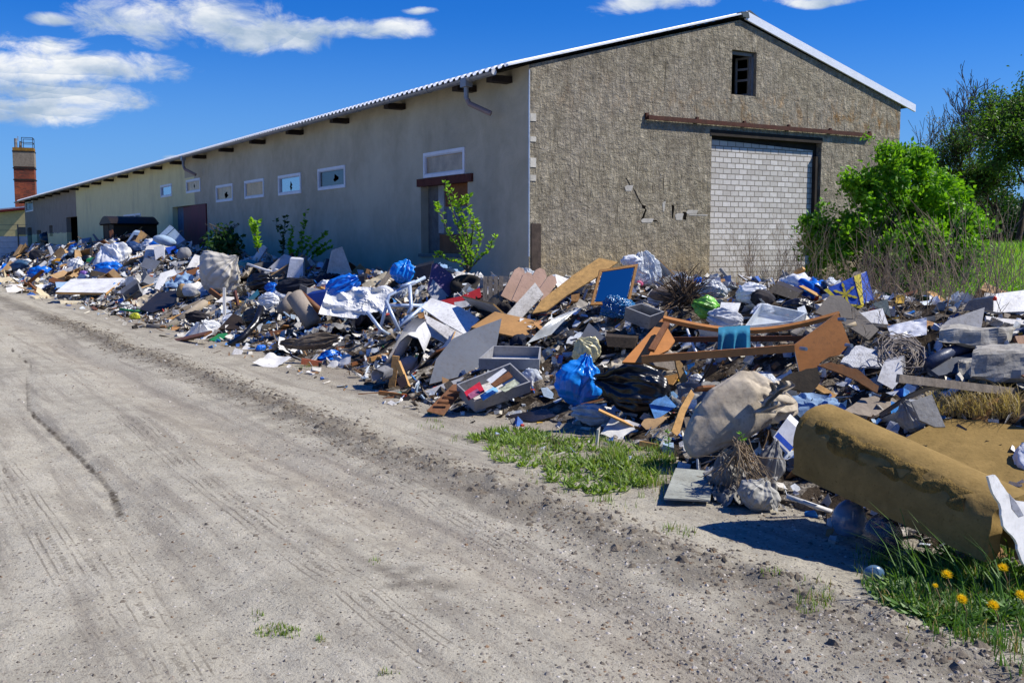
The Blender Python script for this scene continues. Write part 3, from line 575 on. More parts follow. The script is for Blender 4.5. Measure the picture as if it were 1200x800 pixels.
# the x spacing fans out with distance so that near soil has relief and far soil stays light
mb = MB(); nx, ny = len(xs), len(ys_)
vs = []
for y in ys_:
    k = max(1.0, y / 7.0) if y < 60 else 60 / 7.0
    for x in xs: X = x * (k if abs(x) < 200 else 1 + (k - 1) * max(0, (900 - abs(x)) / 700)); vs.append((X, y, ground_z(X, y)))
mb.add(vs, [(j * nx + i, j * nx + i + 1, (j + 1) * nx + i + 1, (j + 1) * nx + i) for j in range(ny - 1) for i in range(nx - 1)])
def mat_ground():
    m, nt, b = newmat('pale_sandy_gravel'); v = coords(nt)
    mp = nd(nt, 'ShaderNodeMapping'); mp.vector_type = 'TEXTURE'; mp.inputs['Location'].default_value = CO; mp.inputs['Rotation'].default_value = (0, 0, TH); nt.links.new(v, mp.inputs[0]); L = mp.outputs[0]
    sp_ = nd(nt, 'ShaderNodeSeparateXYZ'); nt.links.new(L, sp_.inputs[0]); w_ = sp_.outputs[0]
    big = noise_n(nt, v, .5, 5, .6, .4); mid = noise_n(nt, v, 2.6, 6, .65, .5); along = noise_n(nt, L, 1.0, 5, .65, .2, mp=(5.5, .32, 1)); fine = noise_n(nt, v, 40, 5, .7); grit = noise_n(nt, v, 130, 3, .7)
    c = ramp(nt, mid, (.3, hexc('#958f80')), (.5, hexc('#a6a090')), (.72, hexc('#b6b09f')))
    c = mixc(nt, ramp(nt, big, (.42, 0.0), (.66, .5)), c, hexc('#b8b2a2'))
    c = mixc(nt, ramp(nt, along, (.36, .7), (.52, 0.0)), c, hexc('#827b6f'))
    # loose darker gravel along the edge of the track and in the wheel paths
    qn = math_n(nt, 'MULTIPLY_ADD', math_n(nt, 'SUBTRACT', mid, .5), .9, math_n(nt, 'MULTIPLY', w_, -1))
    e1 = math_n(nt, 'SUBTRACT', 1.0, math_n(nt, 'MULTIPLY', math_n(nt, 'ABSOLUTE', math_n(nt, 'SUBTRACT', qn, 7.95)), 2.4), clamp=True)
    e2 = math_n(nt, 'SUBTRACT', 1.0, math_n(nt, 'MULTIPLY', math_n(nt, 'ABSOLUTE', math_n(nt, 'SUBTRACT', qn, 8.75)), 2.2), clamp=True)
    c = mixc(nt, math_n(nt, 'MULTIPLY', e1, .68), c, hexc('#5d564b')); c = mixc(nt, math_n(nt, 'MULTIPLY', e2, .3), c, hexc('#857a6d'))
    near = nd(nt, 'ShaderNodeMapRange'); near.inputs[1].default_value = 7.4; near.inputs[2].default_value = 6.2; nt.links.new(qn, near.inputs[0])
    c = mixc(nt, math_n(nt, 'MULTIPLY', near.outputs[0], .6), c, hexc('#81776a'))
    grass = nd(nt, 'ShaderNodeMapRange'); grass.inputs[1].default_value = 4.5; grass.inputs[2].default_value = 7.5; nt.links.new(w_, grass.inputs[0])
    c = mixc(nt, grass.outputs[0], c, hexc('#4d5a2a'))
    xg = nd(nt, 'ShaderNodeSeparateXYZ'); nt.links.new(v, xg.inputs[0])
    far = nd(nt, 'ShaderNodeMapRange'); far.inputs[1].default_value = 55; far.inputs[2].default_value = 85; nt.links.new(xg.outputs[1], far.inputs[0]); c = mixc(nt, far.outputs[0], c, hexc('#5f6b34'))
    peb = nd(nt, 'ShaderNodeTexVoronoi', feature='F1'); peb.inputs['Scale'].default_value = 34; peb.inputs['Randomness'].default_value = 1; nt.links.new(v, peb.inputs['Vector'])
    sel = ramp(nt, peb.outputs['Distance'], (.16, 1.0), (.26, 0.0)); keep = nd(nt, 'ShaderNodeSeparateColor'); nt.links.new(peb.outputs['Color'], keep.inputs[0])
    pk = math_n(nt, 'MULTIPLY', sel, math_n(nt, 'GREATER_THAN', keep.outputs[0], .62)); pc = ramp(nt, keep.outputs[1], (.2, hexc('#5f574e')), (.6, hexc('#8d857c')), (.95, hexc('#d6d0c8')))
    c = mixc(nt, pk, c, pc); c = mixc(nt, ramp(nt, fine, (.33, .8), (.46, 0.0)), c, hexc('#6d6458')); c = mixc(nt, ramp(nt, grit, (.30, .5), (.42, 0.0)), c, hexc('#776d60'))
    da = nd(nt, 'ShaderNodeAttribute'); da.attribute_name = 'damp'; c = mixc(nt, math_n(nt, 'MULTIPLY', da.outputs['Fac'], .8, clamp=True), c, hexc('#4a4239'))
    dr_ = nd(nt, 'ShaderNodeAttribute'); dr_.attribute_name = 'rut_distance'; rd = math_n(nt, 'ADD', dr_.outputs['Fac'], math_n(nt, 'MULTIPLY', math_n(nt, 'SUBTRACT', noise_n(nt, v, 9, 5, .7), .5), .045))
    c = mixc(nt, math_n(nt, 'MULTIPLY', ramp(nt, rd, (.014, 1.0), (.032, 0.0)), ramp(nt, noise_n(nt, v, 3.3, 5, .75), (.36, .25), (.55, .9))), c, hexc('#41392f'))
    dt = nd(nt, 'ShaderNodeAttribute'); dt.attribute_name = 'tread_distance'; td = math_n(nt, 'ADD', dt.outputs['Fac'], math_n(nt, 'MULTIPLY', math_n(nt, 'SUBTRACT', noise_n(nt, v, 5, 3), .5), .012))
    tl = math_n(nt, 'MULTIPLY', ramp(nt, math_n(nt, 'SINE', math_n(nt, 'MULTIPLY', td, 140)), (.55, 0.0), (.9, 1.0)), ramp(nt, td, (.10, 1.0), (.14, 0.0))); tl = math_n(nt, 'MULTIPLY', tl, ramp(nt, noise_n(nt, v, 2.2, 5, .7), (.42, 0.0), (.58, 1.0)))
    c = mixc(nt, math_n(nt, 'MULTIPLY', tl, .6), c, hexc('#5a5247'))
    nt.links.new(c, b.inputs['Base Color']); b.inputs['Roughness'].default_value = .95; b.inputs['Specular IOR Level'].default_value = .15
    h = math_n(nt, 'ADD', math_n(nt, 'MULTIPLY', fine, .9), math_n(nt, 'MULTIPLY', grit, .35)); h = math_n(nt, 'ADD', h, math_n(nt, 'MULTIPLY', pk, .5)); h = math_n(nt, 'ADD', h, math_n(nt, 'MULTIPLY', along, .8))
    bump(nt, b, h, .75, .02); return m
DAMP = []
SM = [ground_at(*p) for p in ((452, 668), (470, 676), (484, 670), (466, 690), (500, 686), (520, 690))]
def damp(x, y):
    v = 0
    if abs(x) < 8 and y < 16:
        for k in range(len(RUT) - 1):
            a, b = RUT[k], RUT[k + 1]; ex, ey = b[0] - a[0], b[1] - a[1]; t = max(0, min(1, ((x - a[0]) * ex + (y - a[1]) * ey) / (ex * ex + ey * ey))); dd = (x - a[0] - t * ex) ** 2 + (y - a[1] - t * ey) ** 2
            v = max(v, .22 * math.exp(-dd / .0030) * (.35 + .65 * sstep(-.3, .3, N3(x * 3, y * 3, 5))) * (1.25 if 4 <= k <= 8 else .55))
        for g in SM: v = max(v, 1.1 * math.exp(-((x - g.x) ** 2 + (y - g.y) ** 2) / .0045) * (.45 + .8 * abs(N3(x * 18 + y * 9, y * 18, 2))))
    return min(1, v)
DAMP = [damp(x, y) for x, y, z in vs]
TRD = [[tuple(ground_at(*p)[:2]) for p in L] for L in (((150, 490), (189, 522), (283, 598), (420, 700), (520, 780), (600, 850)), ((0, 545), (16, 564), (100, 695), (140, 760)), ((120, 632), (220, 795), (260, 860)), ((230, 420), (420, 530), (640, 660), (900, 820)))]
def pdist(x, y, lines):
    m = .3
    if abs(x) < 9 and 2 < y < 18:
        for L in lines:
            for a, b in zip(L, L[1:]):
                ex, ey = b[0] - a[0], b[1] - a[1]; t = max(0, min(1, ((x - a[0]) * ex + (y - a[1]) * ey) / (ex * ex + ey * ey))); m = min(m, math.hypot(x - a[0] - t * ex, y - a[1] - t * ey))
    return m
RD = [pdist(x, y, [RUT]) for x, y, z in vs]; TD = [pdist(x, y, TRD) for x, y, z in vs]
g = mb.build('ground', mat_ground(), None, smooth=True, local=True); tag(g, None, None, None, 'structure'); at_ = g.data.attributes.new('damp', 'FLOAT', 'POINT'); at_.data.foreach_set('value', DAMP)
for nm_, va_ in (('rut_distance', RD), ('tread_distance', TD)): at_ = g.data.attributes.new(nm_, 'FLOAT', 'POINT'); at_.data.foreach_set('value', va_)
del vs
# --- the heap's own bed of crushed dirt and rubbish
mb = MB(); wl = [-7.2 + .11 * i for i in range(int(15.6 / .11))]; sl_ = []; s = -19.5
while s < 75: sl_.append(s); s += .10 if s < 3 else .10 + (s - 3) * .006
nw = len(wl); vs = []
for s in sl_:
    for w in wl:
        p = l2w(w, s); z = heap_add(w, s); z += (.05 * N3(w * 7, s * 7, 3) + .03 * N3(w * 15, s * 15, 7)) if z > 0 else 0; vs.append((p.x, p.y, z if z > .0 else -.25))
fs = []
for j in range(len(sl_) - 1):
    for i in range(nw - 1):
        q = (j * nw + i, j * nw + i + 1, (j + 1) * nw + i + 1, (j + 1) * nw + i)
        if any(vs[k][2] > -.2 for k in q): fs.append(q)
mb.add(vs, fs)
def mat_heap():
    m, nt, b = newmat('trampled_rubbish_soil'); v = coords(nt)
    vo = nd(nt, 'ShaderNodeTexVoronoi', feature='F1'); vo.inputs['Scale'].default_value = 7; nt.links.new(v, vo.inputs['Vector'])
    s_ = nd(nt, 'ShaderNodeSeparateColor'); nt.links.new(vo.outputs['Color'], s_.inputs[0])
    c = ramp(nt, s_.outputs[0], (.0, hexc('#2a241e')), (.25, hexc('#54493d')), (.5, hexc('#7a6f61')), (.75, hexc('#a0978a')), (.95, hexc('#cfc9bf')))
    c = mixc(nt, ramp(nt, noise_n(nt, v, 11, 6, .7), (.4, .85), (.6, 0.0)), c, hexc('#221c16'))
    c = mixc(nt, ramp(nt, noise_n(nt, v, 1.4, 4, .6), (.45, 0.0), (.65, .6)), c, hexc('#4c4237'))
    nt.links.new(c, b.inputs['Base Color']); b.inputs['Roughness'].default_value = .95; b.inputs['Specular IOR Level'].default_value = .1
    bump(nt, b, math_n(nt, 'ADD', vo.outputs['Distance'], noise_n(nt, v, 25, 5, .7)), 1.0, .05); return m
hp = mb.build('rubbish_bed', mat_heap(), None, local=True); tag(hp, 'dark trampled bed of dirt and crushed waste under the whole rubbish heap', 'rubbish heap', None, 'stuff')
# --- loose stones on the track
def stone(mb, p, r, mi):
    a = R.uniform(0, 6.28); ca, sa = math.cos(a), math.sin(a); ky, kz = R.uniform(.6, 1), R.uniform(.4, .8); vs = []
    for (x, y, z) in ((1, 0, 0), (.4, .9, 0), (-.7, .7, 0), (-1, -.2, 0), (-.2, -1, 0), (.7, -.7, 0), (.3, .3, .8), (-.4, .1, .9), (.1, -.4, .75)):
        j = R.uniform(.75, 1.2); x *= r * j; y *= r * ky * j; vs.append((p[0] + x * ca - y * sa, p[1] + x * sa + y * ca, p[2] + z * r * kz * j - r * .15))
    mb.add(vs, [(0, 1, 6), (1, 2, 7, 6), (2, 3, 7), (3, 4, 8, 7), (4, 5, 8), (5, 0, 6, 8), (6, 7, 8)], mi)
mb = MB(); n = 0
while n < 22000:
    py = R.uniform(355, 815); px = R.uniform(-20, 1220); p = ground_at(px, py)
    if p.y > 26: continue
    w, s = w2l(p.x, p.y); q = -w
    dn = .16 + .9 * math.exp(-((q - 7.95) / .45) ** 2) + .55 * math.exp(-((q - 8.8) / .5) ** 2) + (.9 if q < 7.1 else 0); dn *= .35 + 1.3 * sstep(-.2, .4, N3(p.x * .8, p.y * .8, 12))
    if R.random() > dn: continue
    big = R.random() ** 3; r = (.0035 + .012 * big) * (1 + p.y * .035)
    stone(mb, (p.x, p.y, surf_z(p.x, p.y)), r, R.choice((0, 0, 0, 0, 1, 1, 2, 3))); n += 1
st_ = mb.build('gravel_stones', [M('gravel_grey', '#8f877b', .9, .3, 0, 20, 0), M('gravel_dark', '#6b6358', .9, .3, 0, 20, 0), M('gravel_pale', '#b4ada2', .9, .2, 0, 20, 0), M('gravel_brown', '#7c6650', .9, .3, 0, 20, 0)], None, local=True)
tag(st_, 'loose grey pebbles and gravel strewn over the dirt track', 'gravel', None, 'stuff')
# clods of turned-up soil along the track's edge
mb = MB()
for k in range(5200):
    s = R.uniform(-18.5, 8); q = 7.88 + R.gauss(0, .17) + .18 * N3(s * .5, 1.7); p = l2w(-q, s)
    if p.y < 2.6: continue
    stone(mb, (p.x, p.y, ground_z(p.x, p.y)), R.uniform(.008, .034) * (.5 + .9 * R.random() ** 3), 0)
tag(mb.build('soil_clods', M('grey_brown_clods', '#6f6659', .95, .35, .2, 15, .5), None, local=True), 'crumbly grey soil clods along the edge of the dirt track', 'soil clods', None, 'stuff')
# --- small litter
LC = ['#d9d6d0', '#c9c5bd', '#9a948a', '#6b6156', '#3a332b', '#1e1b18', '#7a5a3a', '#a5794a', '#2d5ea8', '#1f78c4', '#8fa3b8', '#b5b9be', '#a8382c', '#c9a23a', '#3f7a4a', '#d8d3c4', '#584a3c', '#cfd8e2']
LM = [M('litter_' + n_, c, .7, .3, .35, 12, .3) for n_, c in zip('white cream stone umber soil black brown tan blue azure slate silver red yellow green ivory bark ice'.split(), LC)]
WT = [10, 9, 7, 5, 4, 3, 5, 4, 2, 2, 4, 6, .6, .7, .5, 5, 5, 4]
mb = MB(); n = 0; tries = 0
def bit(mb, p, r, mi):
    rot = Euler((R.gauss(0, .6), R.gauss(0, .6), R.uniform(0, 6.28))).to_matrix(); k = R.random()
    if k < .58:   a, b, c = r, r * R.uniform(.25, .9), r * R.uniform(.04, .15)
    elif k < .86: a, b, c = r * 1.8, r * .12, r * .10
    else:         a, b, c = r * .7, r * R.uniform(.4, .7), r * R.uniform(.3, .6)
    vs = [rot @ Vector((x * a * R.uniform(.7, 1.1), y * b * R.uniform(.7, 1.1), z * c * R.uniform(.6, 1.2) + R.uniform(-.1, .1) * r)) + Vector(p) for x, y, z in ((-1, -1, -1), (1, -1, -1), (1, 1, -1), (-1, 1, -1), (-1, -1, 1), (1, -1, 1), (1, 1, 1), (-1, 1, 1))]
    mb.add(vs, [(0, 3, 2, 1), (4, 5, 6, 7), (0, 1, 5, 4), (1, 2, 6, 5), (2, 3, 7, 6), (3, 0, 4, 7)], mi)
while n < 15000 and tries < 120000:
    tries += 1; s = -17.5 + 90 * R.random() ** 2.3; q = R.uniform(-5, 7.6); p = l2w(-q, s)
    if p.y < 4.4 or abs(p.x) > p.y * .56: continue
    z = heap_z(p.x, p.y)
    if z < .0:
        if q < 5.5 or q > 6.95 or R.random() > .25: continue
        z = ground_z(p.x, p.y)
    bit(mb, (p.x, p.y, z + .01), R.uniform(.015, .05) * (.7 + .03 * p.y) * (1 + R.random() ** 4 * 1.2), R.choices(range(18), WT)[0]); n += 1
n = 0; tries = 0                                      # torn sheets, film and card, bent once
while n < 7500 and tries < 90000:
    tries += 1; s = -17 + 80 * R.random() ** 2.1; q = R.uniform(-4.5, 6.7); p = l2w(-q, s)
    if p.y < 4.8 or abs(p.x) > p.y * .55: continue
    z = heap_z(p.x, p.y)
    if z < .04: continue
    r = R.uniform(.03, .10) * (.75 + .022 * p.y); rot = Euler((R.gauss(0, .7), R.gauss(0, .7), R.uniform(0, 6.28))).to_matrix(); b1, b2 = R.uniform(-.5, .7), R.uniform(-.4, .6); j = lambda: R.uniform(.7, 1.15)
    vs = [Vector(p) + Vector((0, 0, z - p.z + .02)) + rot @ Vector((x * r * j(), y * r * j(), r * h)) for x, y, h in ((-1, -.6, b1), (0, -.7, 0), (1, -.6, b2), (1, .6, b2), (0, .7, .1), (-1, .6, b1))]
    mb.add(vs, [(0, 1, 4, 5), (1, 2, 3, 4)], R.choices(range(18), [14, 10, 7, 2, 1, 2, 2, 3, 1.5, 1.5, 5, 8, .4, .4, .4, 8, 2, 8])[0]); n += 1
tag(mb.build('small_litter', LM, None, local=True), 'countless small scraps of plastic, wood, paper and rubble covering the rubbish heap', 'litter', None, 'stuff')
# ================================================================ big single pieces of the heap
import bmesh
BOX = []                                                # what stands where in the view, so scattered rubbish keeps off it
def proj(p):
    d = Vector(p) - Vector((0, 0, CAMZ)); zc = d.y * cp - d.z * sp; yc = d.y * sp + d.z * cp
    return 600 + F * d.x / zc, 400 - F * yc / zc, d.y
def note(o, mbv, shrink=.12):
    pr_ = [proj(Vector(v) + o.matrix_basis.translation + (o.parent.location if o.parent else Vector())) for v in mbv[::max(1, len(mbv) // 60)]]
    x0, x1 = min(p[0] for p in pr_), max(p[0] for p in pr_); y0, y1 = min(p[1] for p in pr_), max(p[1] for p in pr_)
    sx_, sy_ = (x1 - x0) * shrink, (y1 - y0) * shrink; BOX.append((x0 + sx_, x1 - sx_, y0 + sy_, y1 - sy_, max(p[2] for p in pr_)))
def plane_pts(pts, k, kx, D, anchor):
    return [at(x, y, D + k * (anchor[1] - y) * D / F + kx * (x - anchor[0]) * D / F) for x, y in pts]
def jagged(pts, amp, step=6):
    if not amp: return pts
    out = []
    for i, p in enumerate(pts):
        q = pts[(i + 1) % len(pts)]; L = math.hypot(q[0] - p[0], q[1] - p[1]); n = max(1, int(L / step)); out.append(p)
        for j in range(1, n): t = j / n; out.append((p[0] + (q[0] - p[0]) * t + R.uniform(-amp, amp), p[1] + (q[1] - p[1]) * t + R.uniform(-amp, amp)))
    return out
def slab_mb(pts, th, k, kx, lift, D, anchor, jag=0, bend=0):
    anchor = anchor or max(pts, key=lambda p: p[1]); D = D or hd(*anchor) - lift
    P_ = plane_pts(jagged(pts, jag), k, kx, D, anchor); n = Vector((0, 0, 0))
    for a, b in zip(P_, P_[1:] + P_[:1]): n += (a).cross(b)
    n.normalize()
    if n.y < 0: n = -n
    mb = MB(); mb.prism(P_, n * th, 0, 1); return mb, D, n
def slab(name, label, cat, pts, th, mat, k=1.0, kx=0.0, lift=.06, D=None, anchor=None, edge=None, jag=0, group=None, parent=None, part=None):
    mb, D, n = slab_mb(pts, th, k, kx, lift, D, anchor, jag); vs = list(mb.v); o = mb.build(name, [mat, edge or mat], parent)
    if not parent: tag(o, label, cat, group)
    note(o, mb.v); o['_D'] = D; return o
def blob(sub, rx, ry, rz, amp, freq, seed, flat=.55, twist=None, ridge=1.0, pleat=False):
    bm = bmesh.new(); bmesh.ops.create_icosphere(bm, subdivisions=sub, radius=1)
    an = Vector((1, 1, .38)) if seed % 2 else Vector((.42, 1, .9))
    for v in bm.verts:
        p = v.co.copy(); q = Vector((p.x * an.x, p.y * an.y, p.z * an.z)) * freq * 1.15 + Vector((seed * 3.1, seed * 1.7, seed))
        r = 0; a = 1; f = 1
        if ridge > .5:
            d1 = noise.voronoi(q * 1.25)[0]; r += 1.1 * (d1[0] - .45) + .55 * (noise.voronoi(q * 2.7)[0][0] - .4) + .25 * (noise.voronoi(q * 6)[0][0] - .4); a = .3
        for _ in range(3): r += a * ((1 - 2 * abs(noise.noise(q * f))) * ridge + (1 - ridge) * noise.noise(q * f)); a *= .5; f *= 2.1
        if pleat:
            ax_ = Vector((.5 * math.sin(seed), .3, .9)).normalized(); u_ = ax_.orthogonal().normalized(); w_ = ax_.cross(u_); an_ = math.atan2(p.dot(w_), p.dot(u_)); h_ = p.dot(ax_)
            tr_ = 1 - 2 * abs(((an_ * (6 + seed % 4) / 6.2832 + 1.1 * noise.noise(Vector((p.x * 1.5 + seed, p.y * 1.5, p.z * 1.5)))) % 1) * 2 - 1); tr2 = 1 - 2 * abs(((an_ * (15 + seed % 5) / 6.2832 + 1.4 * noise.noise(Vector((p.x * 2.5 + seed, p.y * 2.5, p.z * 2.5 + 9)))) % 1) * 2 - 1)
            r = r * .45 + (.55 * tr_ + .28 * tr2) * (.35 + .65 * max(0, min(1, (h_ + 1) / 1.6)))
        p *= 1 + amp * r + amp * .8 * noise.noise(p * 1.3 + Vector((seed, 0, 5)))
        if twist and p.z > .35: t = (p.z - .35) / .8; p.x *= 1 - .75 * min(1, t) ; p.y *= 1 - .75 * min(1, t); p.z += .25 * t
        if p.z < -flat: p.z = -flat - (p.z + flat) * -.25
        v.co = Vector((p.x * rx, p.y * ry, p.z * rz))
    vs = [v.co.copy() for v in bm.verts]; fs = [tuple(v.index for v in f.verts) for f in bm.faces]; bm.free(); return vs, fs
PLEAT = ('film', 'bag')
def bag(name, label, cat, px, py, wd, ht, mat, amp=.16, freq=1.8, sub=4, roll=0, depth=.8, twist=False, lift=0.0, D=None, seed=None, flat=.7, smooth=True, parent=None, ridge=.8, group=None):
    """a crumpled sack or soft lump about wd x ht pixels, centred on (px, py)"""
    D0 = D or hd(px, py + ht * .45) - lift; sc_ = D0 / F; rx, rz = wd / 2 * sc_, ht / 2 * sc_; ry = max(min(rx, rz), .5 * (rx + rz) * .8) * depth
    c = at(px, py, D0 + ry * .5); seed = seed or R.randint(1, 400)
    vs, fs = blob(sub, rx / 1.05, ry, rz / .95, amp, freq, seed, flat, twist, pleat=any(k_ in mat.name for k_ in PLEAT))
    rot = Matrix.Rotation(-rad(roll), 3, 'Y'); mb = MB(); mb.add([rot @ v + c for v in vs], fs)
    o = mb.build(name, mat, parent, smooth=smooth)
    if not parent: tag(o, label, cat, group)
    note(o, mb.v); return o
PR = [(0, .10), (.05, .22), (.12, .30), (.22, .62), (.38, .92), (.55, 1), (.72, .92), (.86, .66), (.95, .34), (1, .02)]
def pouch_fn(seed, neck=1.0):
    """a slumped plastic bag of unit size: pleats fan out from the gathered neck and die out towards the full bottom"""
    def fn(u, v):
        a = 6.2832 * u
        for (v0, r0), (v1, r1) in zip(PR, PR[1:]):
            if v0 <= v <= v1: break
        k = (v - v0) / (v1 - v0); r = r0 + (r1 - r0) * (k * k * (3 - 2 * k)); ca, sa = math.cos(a), math.sin(a); r = r ** neck
        pl = 1 - 2 * abs(((u * 8 + .9 * N3(ca * 1.2 + seed, sa * 1.2, v * 1.1)) % 1) * 2 - 1); pl2 = 1 - 2 * abs(((u * 19 + 1.6 * N3(ca * 2 + seed, sa * 2, v * 2)) % 1) * 2 - 1); lo = N3(ca * 1.1 + seed, sa * 1.1, v * 1.8); cr = 1 - 2 * abs(N3(ca * 2.2 + seed * 2, sa * 2.2, v * 3))
        r *= 1 + (.26 * pl + .12 * pl2) * (1 - .75 * sstep(.1, .8, v)) + .30 * lo + .12 * cr
        return Vector((r * ca / 2, r * sa / 2, .5 - v + .05 * N3(ca * 1.5, sa * 1.5, seed + v * 2) + .04 * pl * (1 - v)))
    return fn
def pouch(name, label, cat, px, py, wd, ht, mat, roll=0, lift=.1, D=None, seed=1, depth=.7, neck=1.0):
    D0 = D or hd(px, py + ht * .45) - lift; s_ = D0 / F; c = at(px, py, D0 + .1); rot = Matrix.Rotation(-rad(roll), 3, 'Y'); f = pouch_fn(seed, neck)
    def fn(u, v): p = f(u, v); return c + rot @ Vector((p.x * wd * s_, p.y * wd * s_ * depth, p.z * ht * s_))
    mb = MB(); mb.grid(fn, 120, 70); o = mb.build(name, mat, smooth=True); tag(o, label, cat); note(o, mb.v); return o
def drape(name, label, cat, q4, mat, lift=.04, wr=.04, n=(16, 12), fr=5.0, group=None, off=0.0, sag=None, smooth=True):
    """a cloth or film lying over whatever is below it: the quad's pixels are dropped on the heap"""
    (ax, ay), (bx, by), (cx, cy), (dx, dy) = q4; sd_ = R.uniform(0, 50)
    def fn(u, v):
        e = 1.5 * N3(u * 4 + sd_, v * 4); x = (ax * (1 - u) + bx * u) * (1 - v) + (dx * (1 - u) + cx * u) * v; y = (ay * (1 - u) + by * u) * (1 - v) + (dy * (1 - u) + cy * u) * v
        wx = (bx - ax) * .02; x += wx * N3(v * 9 + sd_, u * 3); y += abs(dy - ay) * .05 * N3(u * 8 + sd_, 3.3)
        D = hd(x, y) - lift - off; p = at(x, y, D); r = 1 - 2 * abs(N3(u * fr + sd_, v * fr * .7)); p.z += wr * r + wr * .6 * N3(u * fr * 3, v * fr * 3 + sd_); p.y -= wr * .5 * r; return p
    mb = MB(); mb.grid(fn, *n); o = mb.build(name, mat, None, smooth=smooth); tag(o, label, cat, group); note(o, mb.v); return o
def rod(name, label, cat, pts, rpx, mat, D=None, dd=None, n=8, lift=.1, group=None, parent=None, smooth=True):
    D = D or hd(*max(pts, key=lambda p: p[1])) - lift; dd = dd or [0] * len(pts)
    mb = MB(); mb.tube([at(x, y, D + e) for (x, y), e in zip(pts, dd)], rpx * D / F, n); o = mb.build(name, mat, parent, smooth=smooth)
    if not parent: tag(o, label, cat, group)
    note(o, mb.v); return o
def beam(name, label, cat, p, q, wpx, mat, D=None, d2=0.0, th=None, lift=.08, group=None, parent=None):
    D = D or hd(*max((p, q), key=lambda t: t[1])) - lift; D1, D2 = (D, D + d2) if p[1] >= q[1] else (D + d2, D)
    mb = MB(); w_ = wpx * D / F; mb.bar(at(*p, D1), at(*q, D2), th or w_ * .5, w_); o = mb.build(name, mat, parent)
    if not parent: tag(o, label, cat, group)
    note(o, mb.v); return o
def bins(name, label, cat, rim, hpx, mat, k=2.0, kx=0.0, lift=.1, D=None, th=.014, up=None, inner=None, bottom=True, group=None):
    """open box: rim polygon of 4 pixels (front-left, front-right, back-right, back-left), walls hpx deep"""
    anchor = max(rim, key=lambda p: p[1]); D = D or hd(anchor[0], anchor[1] + hpx * .8) - lift; P_ = plane_pts(rim, k, kx, D, anchor)
    n = Vector((0, 0, 0))
    for a, b in zip(P_, P_[1:] + P_[:1]): n += a.cross(b)
    n.normalize(); n = n if n.z > 0 else -n; dn = -n * (hpx * D / F); c = sum(P_, Vector()) / 4
    base = Vector((c.x, c.y, (c + dn).z)); e = empty(name, base, label, cat, group); allv = []
    for i in range(4):
        a, b = P_[i], P_[(i + 1) % 4]; inn = ((c - (a + b) / 2) - n * (c - (a + b) / 2).dot(n)).normalized() * th; t = (b - a).normalized() * th * (1.02 if i % 2 else 0)
        mb = MB(); mb.prism([a + t, b - t, b - t + dn, a + t + dn], inn); allv += mb.v; note(mb.build('side_panel', mat, e), mb.v)
    if bottom: mb = MB(); s_ = .985; mb.prism([c + dn * .93 + (p - c) * s_ for p in P_], dn * .06); mb.build('bottom', inner or mat, e)
    return e, D
def crate(name, label, cat, front, dx, dy, mat, k=.4, kx=0, depth=.3, D=None, lift=.08, side=None, group=None, rough=0):
    """closed box: front quad in pixels, extruded back by 'depth' metres along the view and (dx, dy) pixels in the picture"""
    anchor = max(front, key=lambda p: p[1]); D = D or hd(*anchor) - lift; P_ = plane_pts(front, k, kx, D, anchor)
    B_ = [at(x + dx, y + dy, p.y + depth) for (x, y), p in zip(front, P_)]
    mb = MB(); n = len(P_); mb.add(P_ + B_, [tuple(range(n)), tuple(range(2 * n - 1, n - 1, -1))] ); o_ = len(mb.v) - 2 * n
    for i in range(n): j = (i + 1) % n; mb.f.append((i, n + i, n + j, j)); mb.m.append(1)
    o = mb.build(name, [mat, side or mat]); tag(o, label, cat, group); note(o, mb.v)
    if rough:
        bm = bmesh.new(); bm.from_mesh(o.data); bmesh.ops.recalc_face_normals(bm, faces=bm.faces); bmesh.ops.subdivide_edges(bm, edges=bm.edges, cuts=7, use_grid_fill=True)
        for v in bm.verts:
            q = v.co * 5 + o.location; n_ = v.normal; e_ = len([f for f in v.link_faces]); dd_ = max((abs(a.normal.dot(b.normal)) for a in v.link_faces for b in v.link_faces if a != b and abs(a.normal.dot(b.normal)) < .7), default=None)
            v.co += n_ * rough * (noise.noise(q) + .5 * noise.noise(q * 3)) - (n_ * rough * 1.3 * max(0, noise.noise(q * 1.5 + Vector((9, 9, 9))) + .3) if dd_ is not None else Vector())
        bm.to_mesh(o.data); bm.free(); o.data.update()
    return o
# materials
WHT = M('dirty_white_board', '#d6d4d0', .6, .12, .6, 5, .1); WHT2 = M('white_laminate', '#e4e4e2', .35, .08, .45, 4, .08, spec=.5); GREY = M('grey_board', '#96979a', .55, .12, .45, 4, .08)
DGREY = M('dark_grey_laminate', '#5c626c', .42, .10, .4, 3, .06, spec=.5); TAN = M('tan_fibreboard', '#a67d4c', .75, .2, .3, 4); TANL = M('pale_pine', '#c79a5e', .7, .25, .25, 4, grain=(1, 1, 6)); OSB = M('strand_board', '#b08a52', .8, .35, .3, 14)
CHIP = M('chipboard_edge', '#a8875a', .9, .3, .3, 20); BRN = M('brown_veneer', '#74492a', .6, .25, .3, 5, grain=(1, 1, 5)); ORG = M('orange_beech_veneer', '#bd7d42', .5, .15, .3, 3, .08, grain=(1, 3, 3)); WOODG = M('weathered_grey_wood', '#8b8072', .85, .3, .3, 5, grain=(5, 1, 1))
CARD = M('brown_cardboard', '#a98a63', .9, .2, .35, 5); BLK = M('black_plastic', '#17171a', .35, .2, .3, 5, spec=.5); BLKR = M('black_rubber', '#1a1918', .8, .3, .4, 8); DBLU = M('dark_blue_plastic', '#15307a', .4, .15, .2, 4, spec=.5)
